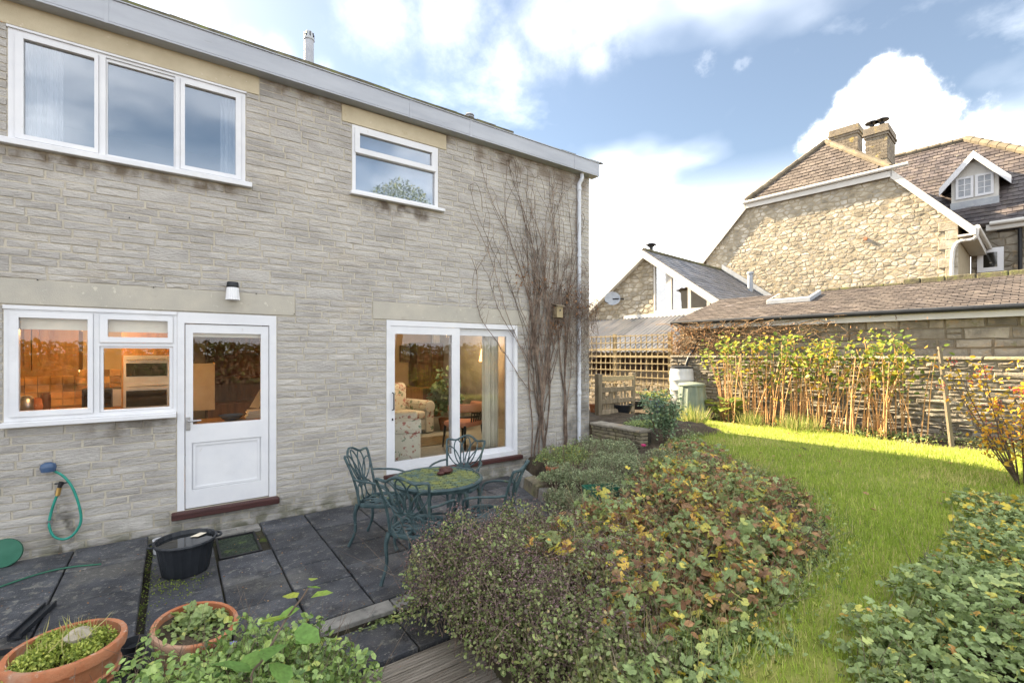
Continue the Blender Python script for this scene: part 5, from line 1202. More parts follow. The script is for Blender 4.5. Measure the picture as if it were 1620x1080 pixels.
# ------------------------------------------------------------------ garden furniture along the far side
TP = 11.75
tr = thing('trellis', 'pale wooden square trellis panel in front of the lean-to', 'trellis', (TP, 8, .4), True)
tR, zT = onP(1059, 527, TP); tR += 0; yA, yB = tR, tR + 3.4
for y in (yA, yA + 1.83, yB): MB().box(TP, TP + .09, y - .05, y + .05, .35, zT + .03).build('post', M['pale_timber'], tr, bevel=.006)
k = 0; y = yA + .17
while y < yB:
    MB().box(TP - .022, TP - .002, y - .014, y + .014, .75, zT - .01).build('upright_slat', M['pale_timber'], tr); y += .178
z = zT - .04
while z > .75:
    thick = .03 if k in (2, 3) else .014; MB().box(TP - .044, TP - .024, yA, yB, z - thick, z + thick).build('cross_slat', M['pale_timber'], tr); z -= .2; k += 1
# rustic posts and rails
fx0, fy0 = gnd(947, 662, .5); fx1, fy1 = gnd(998, 655, .5)
pf = thing('compost_bay', 'rustic wooden compost bay with two stout posts beside the house corner', 'compost bay', ((fx0 + fx1) / 2, fy0, .45))
for (x, y, lean) in ((fx0, fy0, .0), (fx1, fy1, .05)):
    MB().prism([(x - .06, y - .06, .35), (x + .06, y - .06, .35), (x + .06, y + .06, .35), (x - .06, y + .06, .35)], (lean, 0, 1.1)).build('post', M['old_timber'], pf, bevel=.012)
for z in (.62, .85, 1.1, 1.34): MB().box(fx0 + .06, fx1 - .0, fy0 - .02, fy0 + .02, z - .05, z + .05).build('rail', M['pale_timber'] if z > 1.2 else M['old_timber'], pf, bevel=.006)
for k in range(11): xx = fx0 + .1 + k * (fx1 - fx0 - .15) / 10; MB().prism([(xx - .035, fy0 + .025, .4), (xx + .035, fy0 + .025, .4), (xx + .035, fy0 + .045, .4), (xx - .035, fy0 + .045, .4)], (random.uniform(-.04, .04), 0, random.uniform(.55, .85))).build('board', M['old_timber'], pf)
# water butt and compost bin
bx_, by_ = gnd(1080, 655, .4)
wb = thing('water_butt', 'pale grey plastic water butt with a black lid', 'water butt', (bx_ + .25, by_ + .2, .4)); bx_ += .25; by_ += .2
MB().lathe([(.2, .402), (.27, .41), (.27, .62), (.2, .625)], (bx_, by_, 0), 20).build('stand', M['black_plastic'], wb)
MB().lathe([(.235, .63), (.25, .64), (.27, .8), (.275, .96), (.285, .97), (.285, 1.0), (.275, 1.01), (.285, 1.2), (.295, 1.215), (.295, 1.25), (.285, 1.265), (.28, 1.42), (.265, 1.5), (.25, 1.53)], (bx_, by_, 0), 28).build('barrel', M['butt_grey'], wb, smooth=True)
MB().lathe([(.27, 1.515), (.275, 1.53), (.27, 1.55), (.12, 1.58), (.05, 1.585)], (bx_, by_, 0), 24).build('lid', M['black_plastic'], wb, smooth=True)
MB().tube(curve([(bx_ - .08, by_, 1.58), (bx_, by_, 1.63), (bx_ + .08, by_, 1.58)], 6), .012, 6).build('lid_handle', M['black_plastic'], wb); MB().tube([(bx_ - .17, by_ - .2, .72), (bx_ - .24, by_ - .27, .71)], .018, 8).build('tap', M['black_plastic'], wb)
cx_, cy_ = gnd(1096, 661, .4); cx_ += .12; cy_ += .1
cb = thing('compost_bin', 'ribbed grey-green tapered compost bin on the lawn edge', 'compost bin', (cx_, cy_, .4))
prof = [(.36, .402), (.365, .43), (.345, .6), (.315, .85), (.285, 1.08), (.275, 1.14)]; n = 44; vs = []; fs = []
for (r, z) in prof:
    for k in range(n):
        a = 2 * math.pi * k / n; rr = r * (1 + (.035 if k % 4 < 2 else -.03)); vs.append((cx_ + rr * math.cos(a), cy_ + rr * math.sin(a), z))
for i in range(len(prof) - 1):
    for k in range(n): l = (k + 1) % n; fs.append((i * n + k, i * n + l, (i + 1) * n + l, (i + 1) * n + k))
MB().add(vs, fs).build('bin_body', M['bin_green'], cb)
MB().lathe([(.29, 1.13), (.305, 1.14), (.305, 1.165), (.28, 1.19), (.1, 1.215), (.02, 1.215)], (cx_, cy_, 0), 24).build('lid', M['bin_green'], cb, smooth=True)
# raised bed wall next to the house corner
rw = thing('raised_bed_wall', 'low dry-stone wall of the raised bed at the house corner', 'wall', (6.15, 5.4, .35))
MB().box(6.09, 6.28, 4.85, 5.96, .25, .60).build('core', M['joint_soil'], rw)
z = .32
while z < .6:
    h = random.uniform(.05, .08); y = 4.84
    while y < 5.94:
        l = min(random.uniform(.1, .26), 5.96 - y); m = MB(); j = random.uniform(0, .035); m.box(6.05 - j, 6.2, y + .006, y + l - .006, z + .004, z + h - .004, random.random()); m.build('stone', M['moss_stone'], rw, bevel=.012); y += l
    z += h
y = 4.83
while y < 5.94:
    l = min(random.uniform(.25, .42), 5.97 - y); MB().box(6.0, 6.3, y + .005, y + l - .005, z + .002, z + .045, random.random()).build('coping_stone', M['grey_stone'], rw, bevel=.012); y += l
def pot(name, lab, x, y, z, r, h, mat='terracotta', cat='flower pot', saucer=False, tilt=None, taper=.68, rim=.18):
    t = thing(name, lab, cat, (x, y, z))
    m = MB().lathe([(r * taper, 0), (r * (taper + .03), .01), (r * .93, h * (1 - rim)), (r, h * (1 - rim) + .002), (r * 1.02, h * .97), (r * 1.0, h), (r * .9, h), (r * .87, h * .8)], (x, y, z + (.012 if saucer else 0)), 28, tilt=tilt)
    m.build('pot_body', M[mat], t, smooth=True)
    m = MB().lathe([(r * .88, h * .84), (r * .4, h * .88), (.01, h * .88)], (x, y, z + (.012 if saucer else 0)), 20, tilt=tilt); m.build('compost', M['soil'], t)
    if saucer: MB().lathe([(r * .9, 0), (r * 1.15, .01), (r * 1.2, .03), (r * 1.12, .03), (r * 1.05, .012)], (x, y, z), 24).build('saucer', M[mat], t, smooth=True)
    return t
x, y = gnd(937, 655, .62); pot('flower_pot', 'small terracotta pot with dry stems beside the downpipe', x + .5, y + .45, .56, .1, .2)
x, y = gnd(983, 650, .6); pot('planting_tub', 'black plastic tub of seedlings by the compost bay', x, y, .56, .26, .2, 'black_plastic', 'tub')
x, y = gnd(1005, 640, .6); pot('planting_tub', 'upside-down dark tub further back by the trellis', x, y, .5, .28, .22, 'black_plastic', 'tub')
bk = MB().lathe([(.12, .6), (.16, .85), (.165, .85), (.12, .62)], (*gnd(1040, 652, .6), 0), 20); solo(bk, 'watering_bucket', M['blue_glaze'], 'blue plastic bucket half hidden behind the rose', 'bucket', (*gnd(1040, 652, .6), .6), smooth=True)
# leaning poles
for (u, v, ut, vt, lab, mt) in ((1212, 670, 1242, 533, 'pale pole leaning right among the raspberry canes', 'pale_timber'), (1507, 706, 1486, 548, 'dark weathered pole leaning left at the right of the canes', 'old_timber')):
    x, y = gnd(u, v, .4); d = raydir(ut, vt); k = (depth(x, y) + .12); tx_, ty_, tz_ = d.x * k, d.y * k, CZ + d.z * k
    solo(MB().tube([(x, y, .3), ((x + tx_) / 2 + .01, (y + ty_) / 2, (tz_ + .35) / 2), (tx_, ty_, tz_)], [.035, .033, .03], 8), 'leaning_pole', M[mt], lab, 'pole', (x, y, .4), group='leaning poles')
pg = thing('bamboo_canes', 'upright bundle of pale canes standing against the garden wall', 'canes', (*rxy(10.95, 5.0), .4))
for k in range(15):
    t = onP(1152 + k * 2.3, 600, 10.95)[0]; x, y = rxy(10.95 + random.uniform(-.06, .1), t); h = random.uniform(1.2, 1.5)
    MB().tube([(x, y, .4), (x + random.uniform(-.03, .03), y + random.uniform(-.05, .05), .4 + h)], .009, 5).build('cane', M['pale_timber'], pg)
# ------------------------------------------------------------------ garden table and chairs
def make_chair():
    t = thing('garden_chair', 'x', 'chair', (0, 0, 0), group='green cast metal chairs round the table')
    O = dict(off=(0, 0, 0)); G = M['green_metal']
    def bk(x, s): return Vector((x, -.20 - .05 * s - .10 * s * s + .04 * (x / .22) ** 2, .42 + .48 * s))
    fr = curve([bk(-.185, 0), bk(-.19, .3), bk(-.21, .65), bk(-.235, .93), bk(-.21, .97), bk(-.13, .955), bk(-.06, 1.03), bk(0, 1.06), bk(.06, 1.03), bk(.13, .955), bk(.21, .97), bk(.235, .93), bk(.21, .65), bk(.19, .3), bk(.185, 0)], 6)
    b = MB().tube(fr, .0125, 6).build('back_frame', G, t, smooth=True, **O)
    def loop(cx, cs, rx, rs, rot, r=.0075):
        pts = []
        for k in range(18):
            a = 2 * math.pi * k / 18; x, s = rx * math.cos(a), rs * math.sin(a); c, n = math.cos(rot), math.sin(rot)
            pts.append(bk(cx + x * c - s * .48 * n, cs + (x * n / .48 + s * c)))
        MB().tube(pts, r, 5, closed=True).build('back_loop', G, b, smooth=True, **O)
    loop(0, .70, .055, .32, 0); loop(-.075, .68, .05, .29, R(20)); loop(.075, .68, .05, .29, R(-20)); loop(-.13, .60, .045, .26, R(38)); loop(.13, .60, .045, .26, R(-38))
    loop(-.10, .18, .055, .17, R(-18)); loop(.10, .18, .055, .17, R(18)); loop(0, .16, .045, .15, 0)
    for s in (-1, 1):
        m = MB(); pts = [bk(0, .36)] + [bk(s * (.03 + .055 * math.sin(a)), .36 + .12 * math.cos(a) * .9 - .02) for a in [R(20 + 20 * k) for k in range(6)]]
        m.prism(pts, (0, .01, 0)); m.build('cast_fan', G, b, **O)
    # seat
    def rim(q, f=1.0): return Vector((.215 * f * math.copysign(abs(math.cos(q)) ** .7, math.cos(q)), .215 * f * math.copysign(abs(math.sin(q)) ** .7, math.sin(q)), .42 + .012 * (math.sin(q) if f > .9 else 0)))
    st = MB().tube([rim(2 * math.pi * k / 28) for k in range(28)], .016, 6, closed=True, flat=1.3).build('seat', G, t, smooth=True, **O)
    m = MB()
    for k in range(9):
        a = 2 * math.pi * k / 9; c = Vector((.118 * math.cos(a), .118 * math.sin(a), .42)); pts = []
        for j in range(14):
            q = 2 * math.pi * j / 14; x, y = .09 * math.cos(q), .048 * math.sin(q); pts.append(c + Vector((x * math.cos(a) - y * math.sin(a), x * math.sin(a) + y * math.cos(a), -.006)))
        m.tube(pts, .0095, 4, closed=True)
    m.tube([(.05 * math.cos(2 * math.pi * k / 12), .05 * math.sin(2 * math.pi * k / 12), .414) for k in range(12)], .01, 4, closed=True); m.lathe([(.028, .408), (.03, .416), (.01, .42)], n=10)
    for k in range(18):
        a = 2 * math.pi * k / 18; m.tube([rim(a, .96) - Vector((0, 0, .006)), rim(a, .62) - Vector((0, 0, .006))], .008, 4)
    m.build('seat_lattice', G, st, **O)
    for s in (-1, 1):
        MB().tube(curve([bk(s * .205, .52), (s * .25, -.13, .665), (s * .275, .03, .655), (s * .265, .14, .62), (s * .235, .16, .53), (s * .2, .15, .43)], 6), [.011] * 31, 6).build('arm', G, t, smooth=True, **O)
        MB().tube(curve([(s * .185, .175, .42), (s * .215, .215, .34), (s * .205, .20, .18), (s * .21, .205, .06), (s * .225, .235, .012)], 5), [.024, .026, .026, .025, .023, .021, .020, .019, .018, .017, .016, .015, .014, .014, .014, .014, .015, .017, .019, .02, .018], 7).build('leg', G, t, smooth=True, **O)
        MB().tube(curve([(s * .18, -.19, .42), (s * .195, -.21, .32), (s * .19, -.21, .16), (s * .205, -.27, .012)], 5), [.022, .022, .021, .02, .019, .018, .017, .016, .015, .015, .014, .014, .014, .015, .016, .016], 7).build('leg', G, t, smooth=True, **O)
    return t
def copy_tree(o, parent=None):
    c = o.copy(); COL.objects.link(c); c.parent = parent
    for ch in list(o.children): copy_tree(ch, c)
    return c
TX, TY = 2.04, 4.05
chair0 = make_chair()
CH = [((1.72, 4.60), (.72, -.70), 'green cast metal chair left of the table, back to the stone wall'), ((1.70, 3.70), (.80, .60), 'green cast metal chair nearest the camera with its back to us'),
      ((2.52, 4.55), (-.78, -.62), 'green cast metal chair beyond the table in front of the sliding door'), ((2.34, 3.60), (-.62, .78), 'green cast metal chair right of the table beside the brown shrub')]
for i, ((x, y), (fx, fy), lab) in enumerate(CH):
    c = chair0 if i == 0 else copy_tree(chair0)
    c.location = (x, y, 0.002); c.rotation_euler = (0, 0, math.atan2(fy, fx) - math.pi / 2); c['label'] = lab
tb = thing('garden_table', 'round green cast metal table with a mossy lattice top', 'table', (TX, TY, 0))
rim = MB().tube([(TX + .42 * math.cos(2 * math.pi * k / 48), TY + .42 * math.sin(2 * math.pi * k / 48), .70) for k in range(48)], .016, 6, closed=True, flat=1.2).build('rim', M['green_metal'], tb, smooth=True)
m = MB(); G = M['moss_metal']
for (rr, n, cr) in ((.365, 22, .05), (.285, 17, .05), (.205, 12, .05), (.125, 8, .045), (.05, 3, .04)):
    for k in range(n):
        a = 2 * math.pi * (k + .5 * (n % 2)) / n; cx, cy = TX + rr * math.cos(a), TY + rr * math.sin(a)
        m.tube([(cx + cr * math.cos(q), cy + cr * math.sin(q) * .9, .70) for q in [2 * math.pi * j / 10 for j in range(10)]], .0085, 4, closed=True)
        m.tube([(cx + cr * .45 * math.cos(q), cy + cr * .45 * math.sin(q), .699) for q in [2 * math.pi * j / 6 for j in range(6)]], .008, 4, closed=True)
for rr in (.325, .245, .165, .085): m.tube([(TX + rr * math.cos(q), TY + rr * math.sin(q), .70) for q in [2 * math.pi * j / 40 for j in range(40)]], .007, 4, closed=True)
m.build('lattice_top', G, tb)
ap = MB(); ap.lathe([(.40, .66), (.41, .695)], (TX, TY, 0), 48, cap=False); ap.build('apron', M['green_metal'], tb)
for k in range(4):
    a = R(20 + 90 * k); c, s = math.cos(a), math.sin(a)
    MB().tube(curve([(TX + .30 * c, TY + .30 * s, .68), (TX + .26 * c, TY + .26 * s, .52), (TX + .15 * c, TY + .15 * s, .32), (TX + .2 * c, TY + .2 * s, .14), (TX + .31 * c, TY + .31 * s, .015)], 6), .019, 7).build('leg', M['green_metal'], tb, smooth=True)
MB().tube([(TX + .15 * math.cos(q), TY + .15 * math.sin(q), .32) for q in [2 * math.pi * j / 20 for j in range(20)]], .012, 6, closed=True).build('stretcher_ring', M['green_metal'], tb, smooth=True)
x, y = gnd(705, 745, .73)
so_ = MB().lathe([(.04, .712), (.062, .72), (.07, .74), (.055, .765), (.03, .772)], (x, y, 0), 14, wob=.06); so_.lathe([(.03, .712), (.04, .73), (.02, .745)], (x - .07, y - .03, 0), 9)
solo(so_, 'table_ornament', M['threshold_wood'], 'dark brown lump of an ornament on the mossy table top', 'ornament', (x, y, .712), smooth=True)
# ------------------------------------------------------------------ pots, tubs and bits on the paving
x, y = .085, 4.98
t = thing('water_tub', 'black ribbed plastic tub full of rainwater on the paving', 'tub', (x, y, 0))
MB().lathe([(.165, .002), (.17, .01), (.212, .255), (.232, .262), (.238, .275), (.232, .288), (.218, .286), (.205, .245)], (x, y, 0), 40, cap=False, wob=.014).build('tub_body', M['black_plastic'], t)
MB().lathe([(.16, .004), (.01, .006)], (x, y, 0), 30).build('tub_base', M['black_plastic'], t)
MB().lathe([(.207, .256), (.01, .257)], (x, y, 0), 40).build('water', M['water'], t)
for s in (-1, 1): MB().tube(curve([(x + s * .225, y - .06, .275), (x + s * .26, y - .03, .272), (x + s * .26, y + .03, .272), (x + s * .225, y + .06, .275)], 5), .01, 6).build('handle', M['black_plastic'], t)
leafp = MB().add([(x + .03, y + .09, .262), (x + .09, y + .05, .264), (x + .16, y + .1, .27), (x + .11, y + .15, .266)], [(0, 1, 2, 3)]); solo(leafp, 'floating_leaf', M['paper'], 'pale dead leaf floating in the black tub', 'leaf', (x + .1, y + .1, .26))
x, y = gnd(252, 880, 0); pot('small_pot', 'little white pot tucked behind the black water tub', x, y + .1, .002, .055, .13, 'white_paint', taper=.85, rim=.05)
# drain cover
gx0, gx1, gy0, gy1 = .345, .70, 5.10, 5.69
t = thing('drain_cover', 'mossy dark metal drain cover with a diamond tread', 'drain cover', ((gx0 + gx1) / 2, (gy0 + gy1) / 2, -.03))
MB().box(gx0, gx1, gy0, gy1, -.034, -.022).build('plate', M['mat_grate'], t); plate(MB(), gx0, gx1, gy0, gy1, [(gx0 + .02, gx1 - .02, gy0 + .02, gy1 - .02)], lambda a, b, s: (a, b, -.021 if s else -.004)).build('frame', M['black_iron'], t)
for i in range(6):
    for j in range(10):
        cx, cy = gx0 + .045 + i * .053 + (.026 if j % 2 else 0), gy0 + .045 + j * .055
        if cx > gx1 - .035: continue
        MB().add([(cx - .024, cy, -.021), (cx, cy - .026, -.021), (cx + .024, cy, -.021), (cx, cy + .026, -.021), (cx, cy, -.008)], [(0, 1, 4), (1, 2, 4), (2, 3, 4), (3, 0, 4)]).build('tread_stud', M['mat_grate'], t)
# big pots at the lower left
PLX, PLY = gnd(106, 1012, .42)
t = pot('bowl_planter', 'wide terracotta bowl planter overflowing with yellow-green stonecrop', PLX, PLY, .0, .24, .40, taper=.62, rim=.14)
for k, z in enumerate((.2, .24)): MB().lathe([(.205 + k * .008, z), (.213 + k * .008, z + .008), (.207 + k * .008, z + .016)], (PLX, PLY, 0), 28).build('pot_band', M['terracotta'], t, smooth=True)
P = mound(6500, PLX, PLY, .225, .225, .335, .12, .5); scatter('stonecrop', M['sedum_leaf'], P, rng.uniform(.012, .024, len(P)), 'tri', rng.uniform(.1, 1, len(P)), t, tilt=.8)
P = mound(60, PLX, PLY, .2, .2, .36, .1, .2); scatter('dry_stalks', M['long_grass'], P, rng.uniform(.05, .12, 60), 'blade', rng.uniform(.6, 1, 60), t, tilt=.5, pitch=R(70))
st_ = MB().lathe([(.01, .40), (.045, .41), (.055, .44), (.03, .47)], (PLX + .05, PLY - .02, 0), 10, sc=(1.2, .9)); solo(st_, 'pebble', M['gold_stone'], 'pale stone lying on the stonecrop in the left bowl planter', 'stone', (PLX + .05, PLY, .4), smooth=True)
PRX, PRY = gnd(301, 985, .24)
tl = Matrix.Rotation(R(7), 3, 'Y') @ Matrix.Rotation(R(8), 3, 'X')
t = pot('round_planter', 'wide round terracotta planter with strawberry-like leaves and mossy rim', PRX, PRY, .012, .225, .24, tilt=tl, taper=.7)
P = mound(620, PRX, PRY, .20, .20, .18, .09, .5); scatter('seedling_leaves', M['ground_leaf'], P, rng.uniform(.02, .045, len(P)), 'oval', rng.uniform(.2, .9, len(P)), t, tilt=.5)
leaf_parts(t, M['ground_leaf'], mound(26, PRX, PRY, .18, .18, .22, .08, .2), rng.uniform(.05, .085, 26), 'lobed', tints=rng.uniform(.3, .88, 26))
for (u, v, r, h, lab, mt, nm) in ((212, 1022, .075, .05, 'small black bowl with rainwater between the two terracotta planters', 'black_plastic', 'plant_bowl'), (203, 1052, .07, .05, 'second small black dish half under the leaves at the bottom', 'black_plastic', 'plant_bowl'), (183, 1003, .06, .03, 'red-brown saucer leaning behind the left bowl planter', 'terracotta', 'saucer')):
    x, y = gnd(u, v, .08); m = MB().lathe([(r * .7, .062), (r * .8, .064), (r, .062 + h), (r * .94, .062 + h), (r * .75, .072), (.01, .072)], (x, y, 0), 22); solo(m, nm, M[mt], lab, 'saucer' if nm == 'saucer' else 'bowl', (x, y, .062), smooth=True)
a = Vector((*gnd(80, 958, .065), .068)); b = Vector((*gnd(22, 1012, .065), .068)); d = (b - a).normalized(); n_ = Vector((-d.y, d.x, 0)) * .035
m = MB(); m.prism([a - n_, a + n_, b + n_, b - n_], (0, 0, .012)); m.prism([a - n_ + Vector((0, 0, .0125)), a - n_ * .75 + Vector((0, 0, .0125)), b - n_ * .75 + Vector((0, 0, .0125)), b - n_ + Vector((0, 0, .0125))], (0, 0, .02)); m.prism([a + n_ + Vector((0, 0, .0125)), a + n_ * .75 + Vector((0, 0, .0125)), b + n_ * .75 + Vector((0, 0, .0125)), b + n_ + Vector((0, 0, .0125))], (0, 0, .02))
solo(m, 'black_channel', M['black_plastic'], 'length of black plastic channel lying on the upper paving', 'channel', ((a + b) / 2))
x, y = gnd(-8, 1060, .2); pot('black_planter', 'black plastic pot cut off at the bottom left edge', x, y, .062, .1, .2, 'black_plastic')
# pots in the bed
x, y = 4.13, 4.80; t = pot('flower_pot', 'little terracotta pot on its saucer at the kerb by the climber', x, y, .22, .095, .15, saucer=True)
P = mound(160, x, y, .1, .1, .36, .08, .5); scatter('trailing_leaves', M['silver_leaf'], P, rng.uniform(.02, .04, 160), 'tri', rng.uniform(0, .8, 160), t, tilt=.8)
x, y = gnd(990, 797, .5); t = pot('flower_pot', 'terracotta pot with pale green leaves standing in the geraniums', x, y, .28, .125, .22)
P = mound(180, x, y, .11, .11, .47, .09, .4); scatter('pot_leaves', M['silver_leaf'], P, rng.uniform(.025, .05, 180), 'oval', rng.uniform(.2, 1, 180), t, tilt=.6)
x, y = gnd(885, 826, .38); t = pot('flower_pot', 'tilted terracotta pot nearest the paving in the bed', x, y, .16, .095, .2, tilt=Matrix.Rotation(R(12), 3, 'X'))
P = mound(90, x, y, .08, .08, .34, .12, .3); scatter('pot_leaves', M['silver_leaf'], P, rng.uniform(.03, .06, 90), 'tri', rng.uniform(.2, 1, 90), t, tilt=.7)
x, y = 3.98, 3.78; t = thing('trough_planter', 'dark green plastic trough planter beside the kerb', 'planter', (x, y, .2))
a = R(-25); Rm_ = Matrix.Rotation(a, 3, 'Z'); c0 = Vector((x, y, 0)); lo = [Rm_ @ Vector((sx * .17, sy * .07, .2)) + c0 for sx, sy in ((-1, -1), (1, -1), (1, 1), (-1, 1))]; hi = [Rm_ @ Vector((sx * .2, sy * .09, .37)) + c0 for sx, sy in ((-1, -1), (1, -1), (1, 1), (-1, 1))]; hi2 = [Rm_ @ Vector((sx * .185, sy * .075, .37)) + c0 for sx, sy in ((-1, -1), (1, -1), (1, 1), (-1, 1))]; lo2 = [Rm_ @ Vector((sx * .18, sy * .072, .33)) + c0 for sx, sy in ((-1, -1), (1, -1), (1, 1), (-1, 1))]
MB().add(lo + hi + hi2 + lo2, [(0, 1, 2, 3)] + [(i, (i + 1) % 4, 4 + (i + 1) % 4, 4 + i) for i in range(4)] + [(4 + i, 4 + (i + 1) % 4, 8 + (i + 1) % 4, 8 + i) for i in range(4)] + [(8 + i, 8 + (i + 1) % 4, 12 + (i + 1) % 4, 12 + i) for i in range(4)] + [(12, 13, 14, 15)]).build('trough', M['dark_green_plastic'], t)
# ------------------------------------------------------------------ plants
def plant(name, lab, cat, x, y, z=None, group=None): return thing(name, lab, cat, (x, y, hgt(x, y) if z is None else z), group=group)
# bare climber on the house wall
def climber():
    t = thing('bare_climber', 'bare brown climber spreading over the right end of the stone wall', 'climber', (5.1, 5.97, 0))
    tw = MB(); nodes = []
    def run(x, z, tx, tz, r0, r1, N, wob, bow):
        ph, pts = random.uniform(0, 6), []
        for i in range(N + 1):
            q = i / N; e = q ** bow; pts.append((min(6.02, x + (tx - x) * e + wob * math.sin(q * 8 + ph) * q + random.gauss(0, .004)), 5.962 - .012 * math.sin(q * 11 + ph) - random.uniform(0, .012), z + (tz - z) * q + random.gauss(0, .004)))
        return pts, [r0 + (r1 - r0) * i / N for i in range(N + 1)]
    def twig(p, l, a, r=.0032):
        x, y, z = p; b = a + random.gauss(0, .5); mx, mz = x + l * .5 * math.cos(a), z + l * .5 * math.sin(a)
        tw.tube([p, (mx, y - random.uniform(0, .03), mz), (mx + l * .5 * math.cos(b), y - random.uniform(-.01, .05), mz + l * .5 * math.sin(b))], [r, r * .8, r * .45], 3, random.random())
    mains = []
    for k in range(10):
        rx = random.choice([4.7, 4.78, 4.88, 4.98]) + random.gauss(0, .03) if k < 7 else random.choice([5.42, 5.9])
        tx, tz = (random.uniform(4.45, 5.5), random.uniform(1.7, 2.7)) if k < 7 else (rx + random.gauss(0, .12), random.uniform(2.4, 3.2))
        pts, rs = run(rx, 0, tx, tz, random.uniform(.013, .02), .009, 26, .06, 1.5); MB().tube(pts, rs, 6, random.random()).build('main_stem', M['vine_bark'], t); mains.append(pts)
    left = [(3.36, 3.35), (3.5, 3.9), (3.62, 4.35), (3.8, 4.75), (4.05, 4.9), (3.7, 3.2), (4.3, 4.9), (4.15, 3.7)]
    targets = left + [(random.uniform(4.3, 6.0), random.uniform(3.3, 4.95)) for _ in range(30)] + [(random.uniform(4.5, 6.0), random.uniform(2.4, 3.6)) for _ in range(12)]
    for (tx, tz) in targets:
        m = random.choice(mains[:7] if tx < 5.3 else mains[3:]); p = m[random.randint(8, 26)]
        if tz < p[2] + .3: continue
        pts, rs = run(p[0], p[2], tx, tz, random.uniform(.006, .0095), .003, 30, random.uniform(.05, .2) * random.choice((-1, 1)), random.uniform(.6, 1.3)); MB().tube(pts, rs, 5, random.random()).build('branch', M['vine_bark'], t)
        if random.random() < .4:      # arching tip
            x, y, z = pts[-1]; s = random.choice((-1, 1)); tw.tube(curve([(x, y, z), (x + s * .09, y - .03, z + .04), (x + s * .17, y - .04, z - .12), (x + s * .2, y - .03, z - .32)], 4), .0032, 4, random.random())
        for q in pts[3:]:
            if random.random() < .42: twig(q, random.uniform(.06, .26), random.gauss(1.57, .8))
            if random.random() < .05:
                a, rs2 = run(q[0], q[2], q[0] + random.gauss(0, .3), min(4.98, q[2] + random.uniform(.3, .9)), .0045, .002, 12, .05, 1.1); tw.tube(a, rs2, 4, random.random())
    for _ in range(560):      # tangle near the downpipe and the bird box
        cx, cz = random.choice([(5.2, 2.6), (5.5, 2.8), (5.92, 2.7), (5.92, 2.3), (5.88, 1.9), (5.92, 3.2), (5.45, 2.2), (5.6, 2.75), (5.9, 2.55)])
        x, z = cx + random.gauss(0, .13), cz + random.gauss(0, .24); pts = []; a = random.gauss(-math.pi / 2, 1.0); yy = 5.95 - random.uniform(0, .08)
        for i in range(6):
            pts.append((min(x, 6.12), yy - random.uniform(0, .03), z)); a += random.gauss(0, .6); l = random.uniform(.03, .09); x += l * math.cos(a); z += l * math.sin(a)
        tw.tube(pts, .0026, 3, random.random())
    o = tw.build('twigs', M['vine_bark'], t); o['kind'] = 'stuff'
    P = []
    for _ in range(300):
        cx, cz = random.choice([(5.45, 2.8), (5.9, 2.62), (5.92, 2.75), (5.6, 2.78), (5.2, 2.3), (4.9, 3.0), (4.5, 3.1)]); P.append((cx + random.gauss(0, .13), 5.93 - random.uniform(0, .08), cz + random.gauss(0, .12)))
    scatter('withered_leaves', M['dead_leaf'], P, rng.uniform(.02, .05, 300), 'oval', rng.uniform(0, .8, 300), t, tilt=1.2)
climber()
# dry climber over the outbuilding wall
def dry_tangle():
    t = thing('dry_tangle_climber', 'tangled dry brown climber over the outbuilding wall under the gutter', 'climber', (11.5, 4.5, 1.8), True)
    m = MB()
    for _ in range(360):
        y = 6.45 - abs(random.gauss(0, 1.9)); z = random.uniform(1.85, 2.6) if y > 4.5 else random.uniform(2.2, 2.62)
        if y < 1.6: continue
        a = random.uniform(0, 6.28); pts = []; x = 11.5 - random.uniform(0, .22)
        for i in range(8):
            pts.append((x, y, min(2.66, max(1.8, z)))); a += random.gauss(0, .7); l = random.uniform(.05, .14); y += l * math.cos(a); z += l * math.sin(a) * .6; x += random.gauss(0, .02)
        m.tube(pts, random.choice([.003, .005, .008]), 4, random.random())
    o = m.build('stems', M['dry_stem'], t); o['kind'] = 'stuff'
    P = np.stack([11.4 - rng.uniform(0, .2, 500), 6.4 - np.abs(rng.normal(0, 1.5, 500)), rng.uniform(1.85, 2.62, 500)], 1); scatter('withered_leaves', M['dead_leaf'], P, rng.uniform(.03, .07, 500), 'oval', rng.uniform(.2, 1, 500), t, tilt=1.2)
dry_tangle()
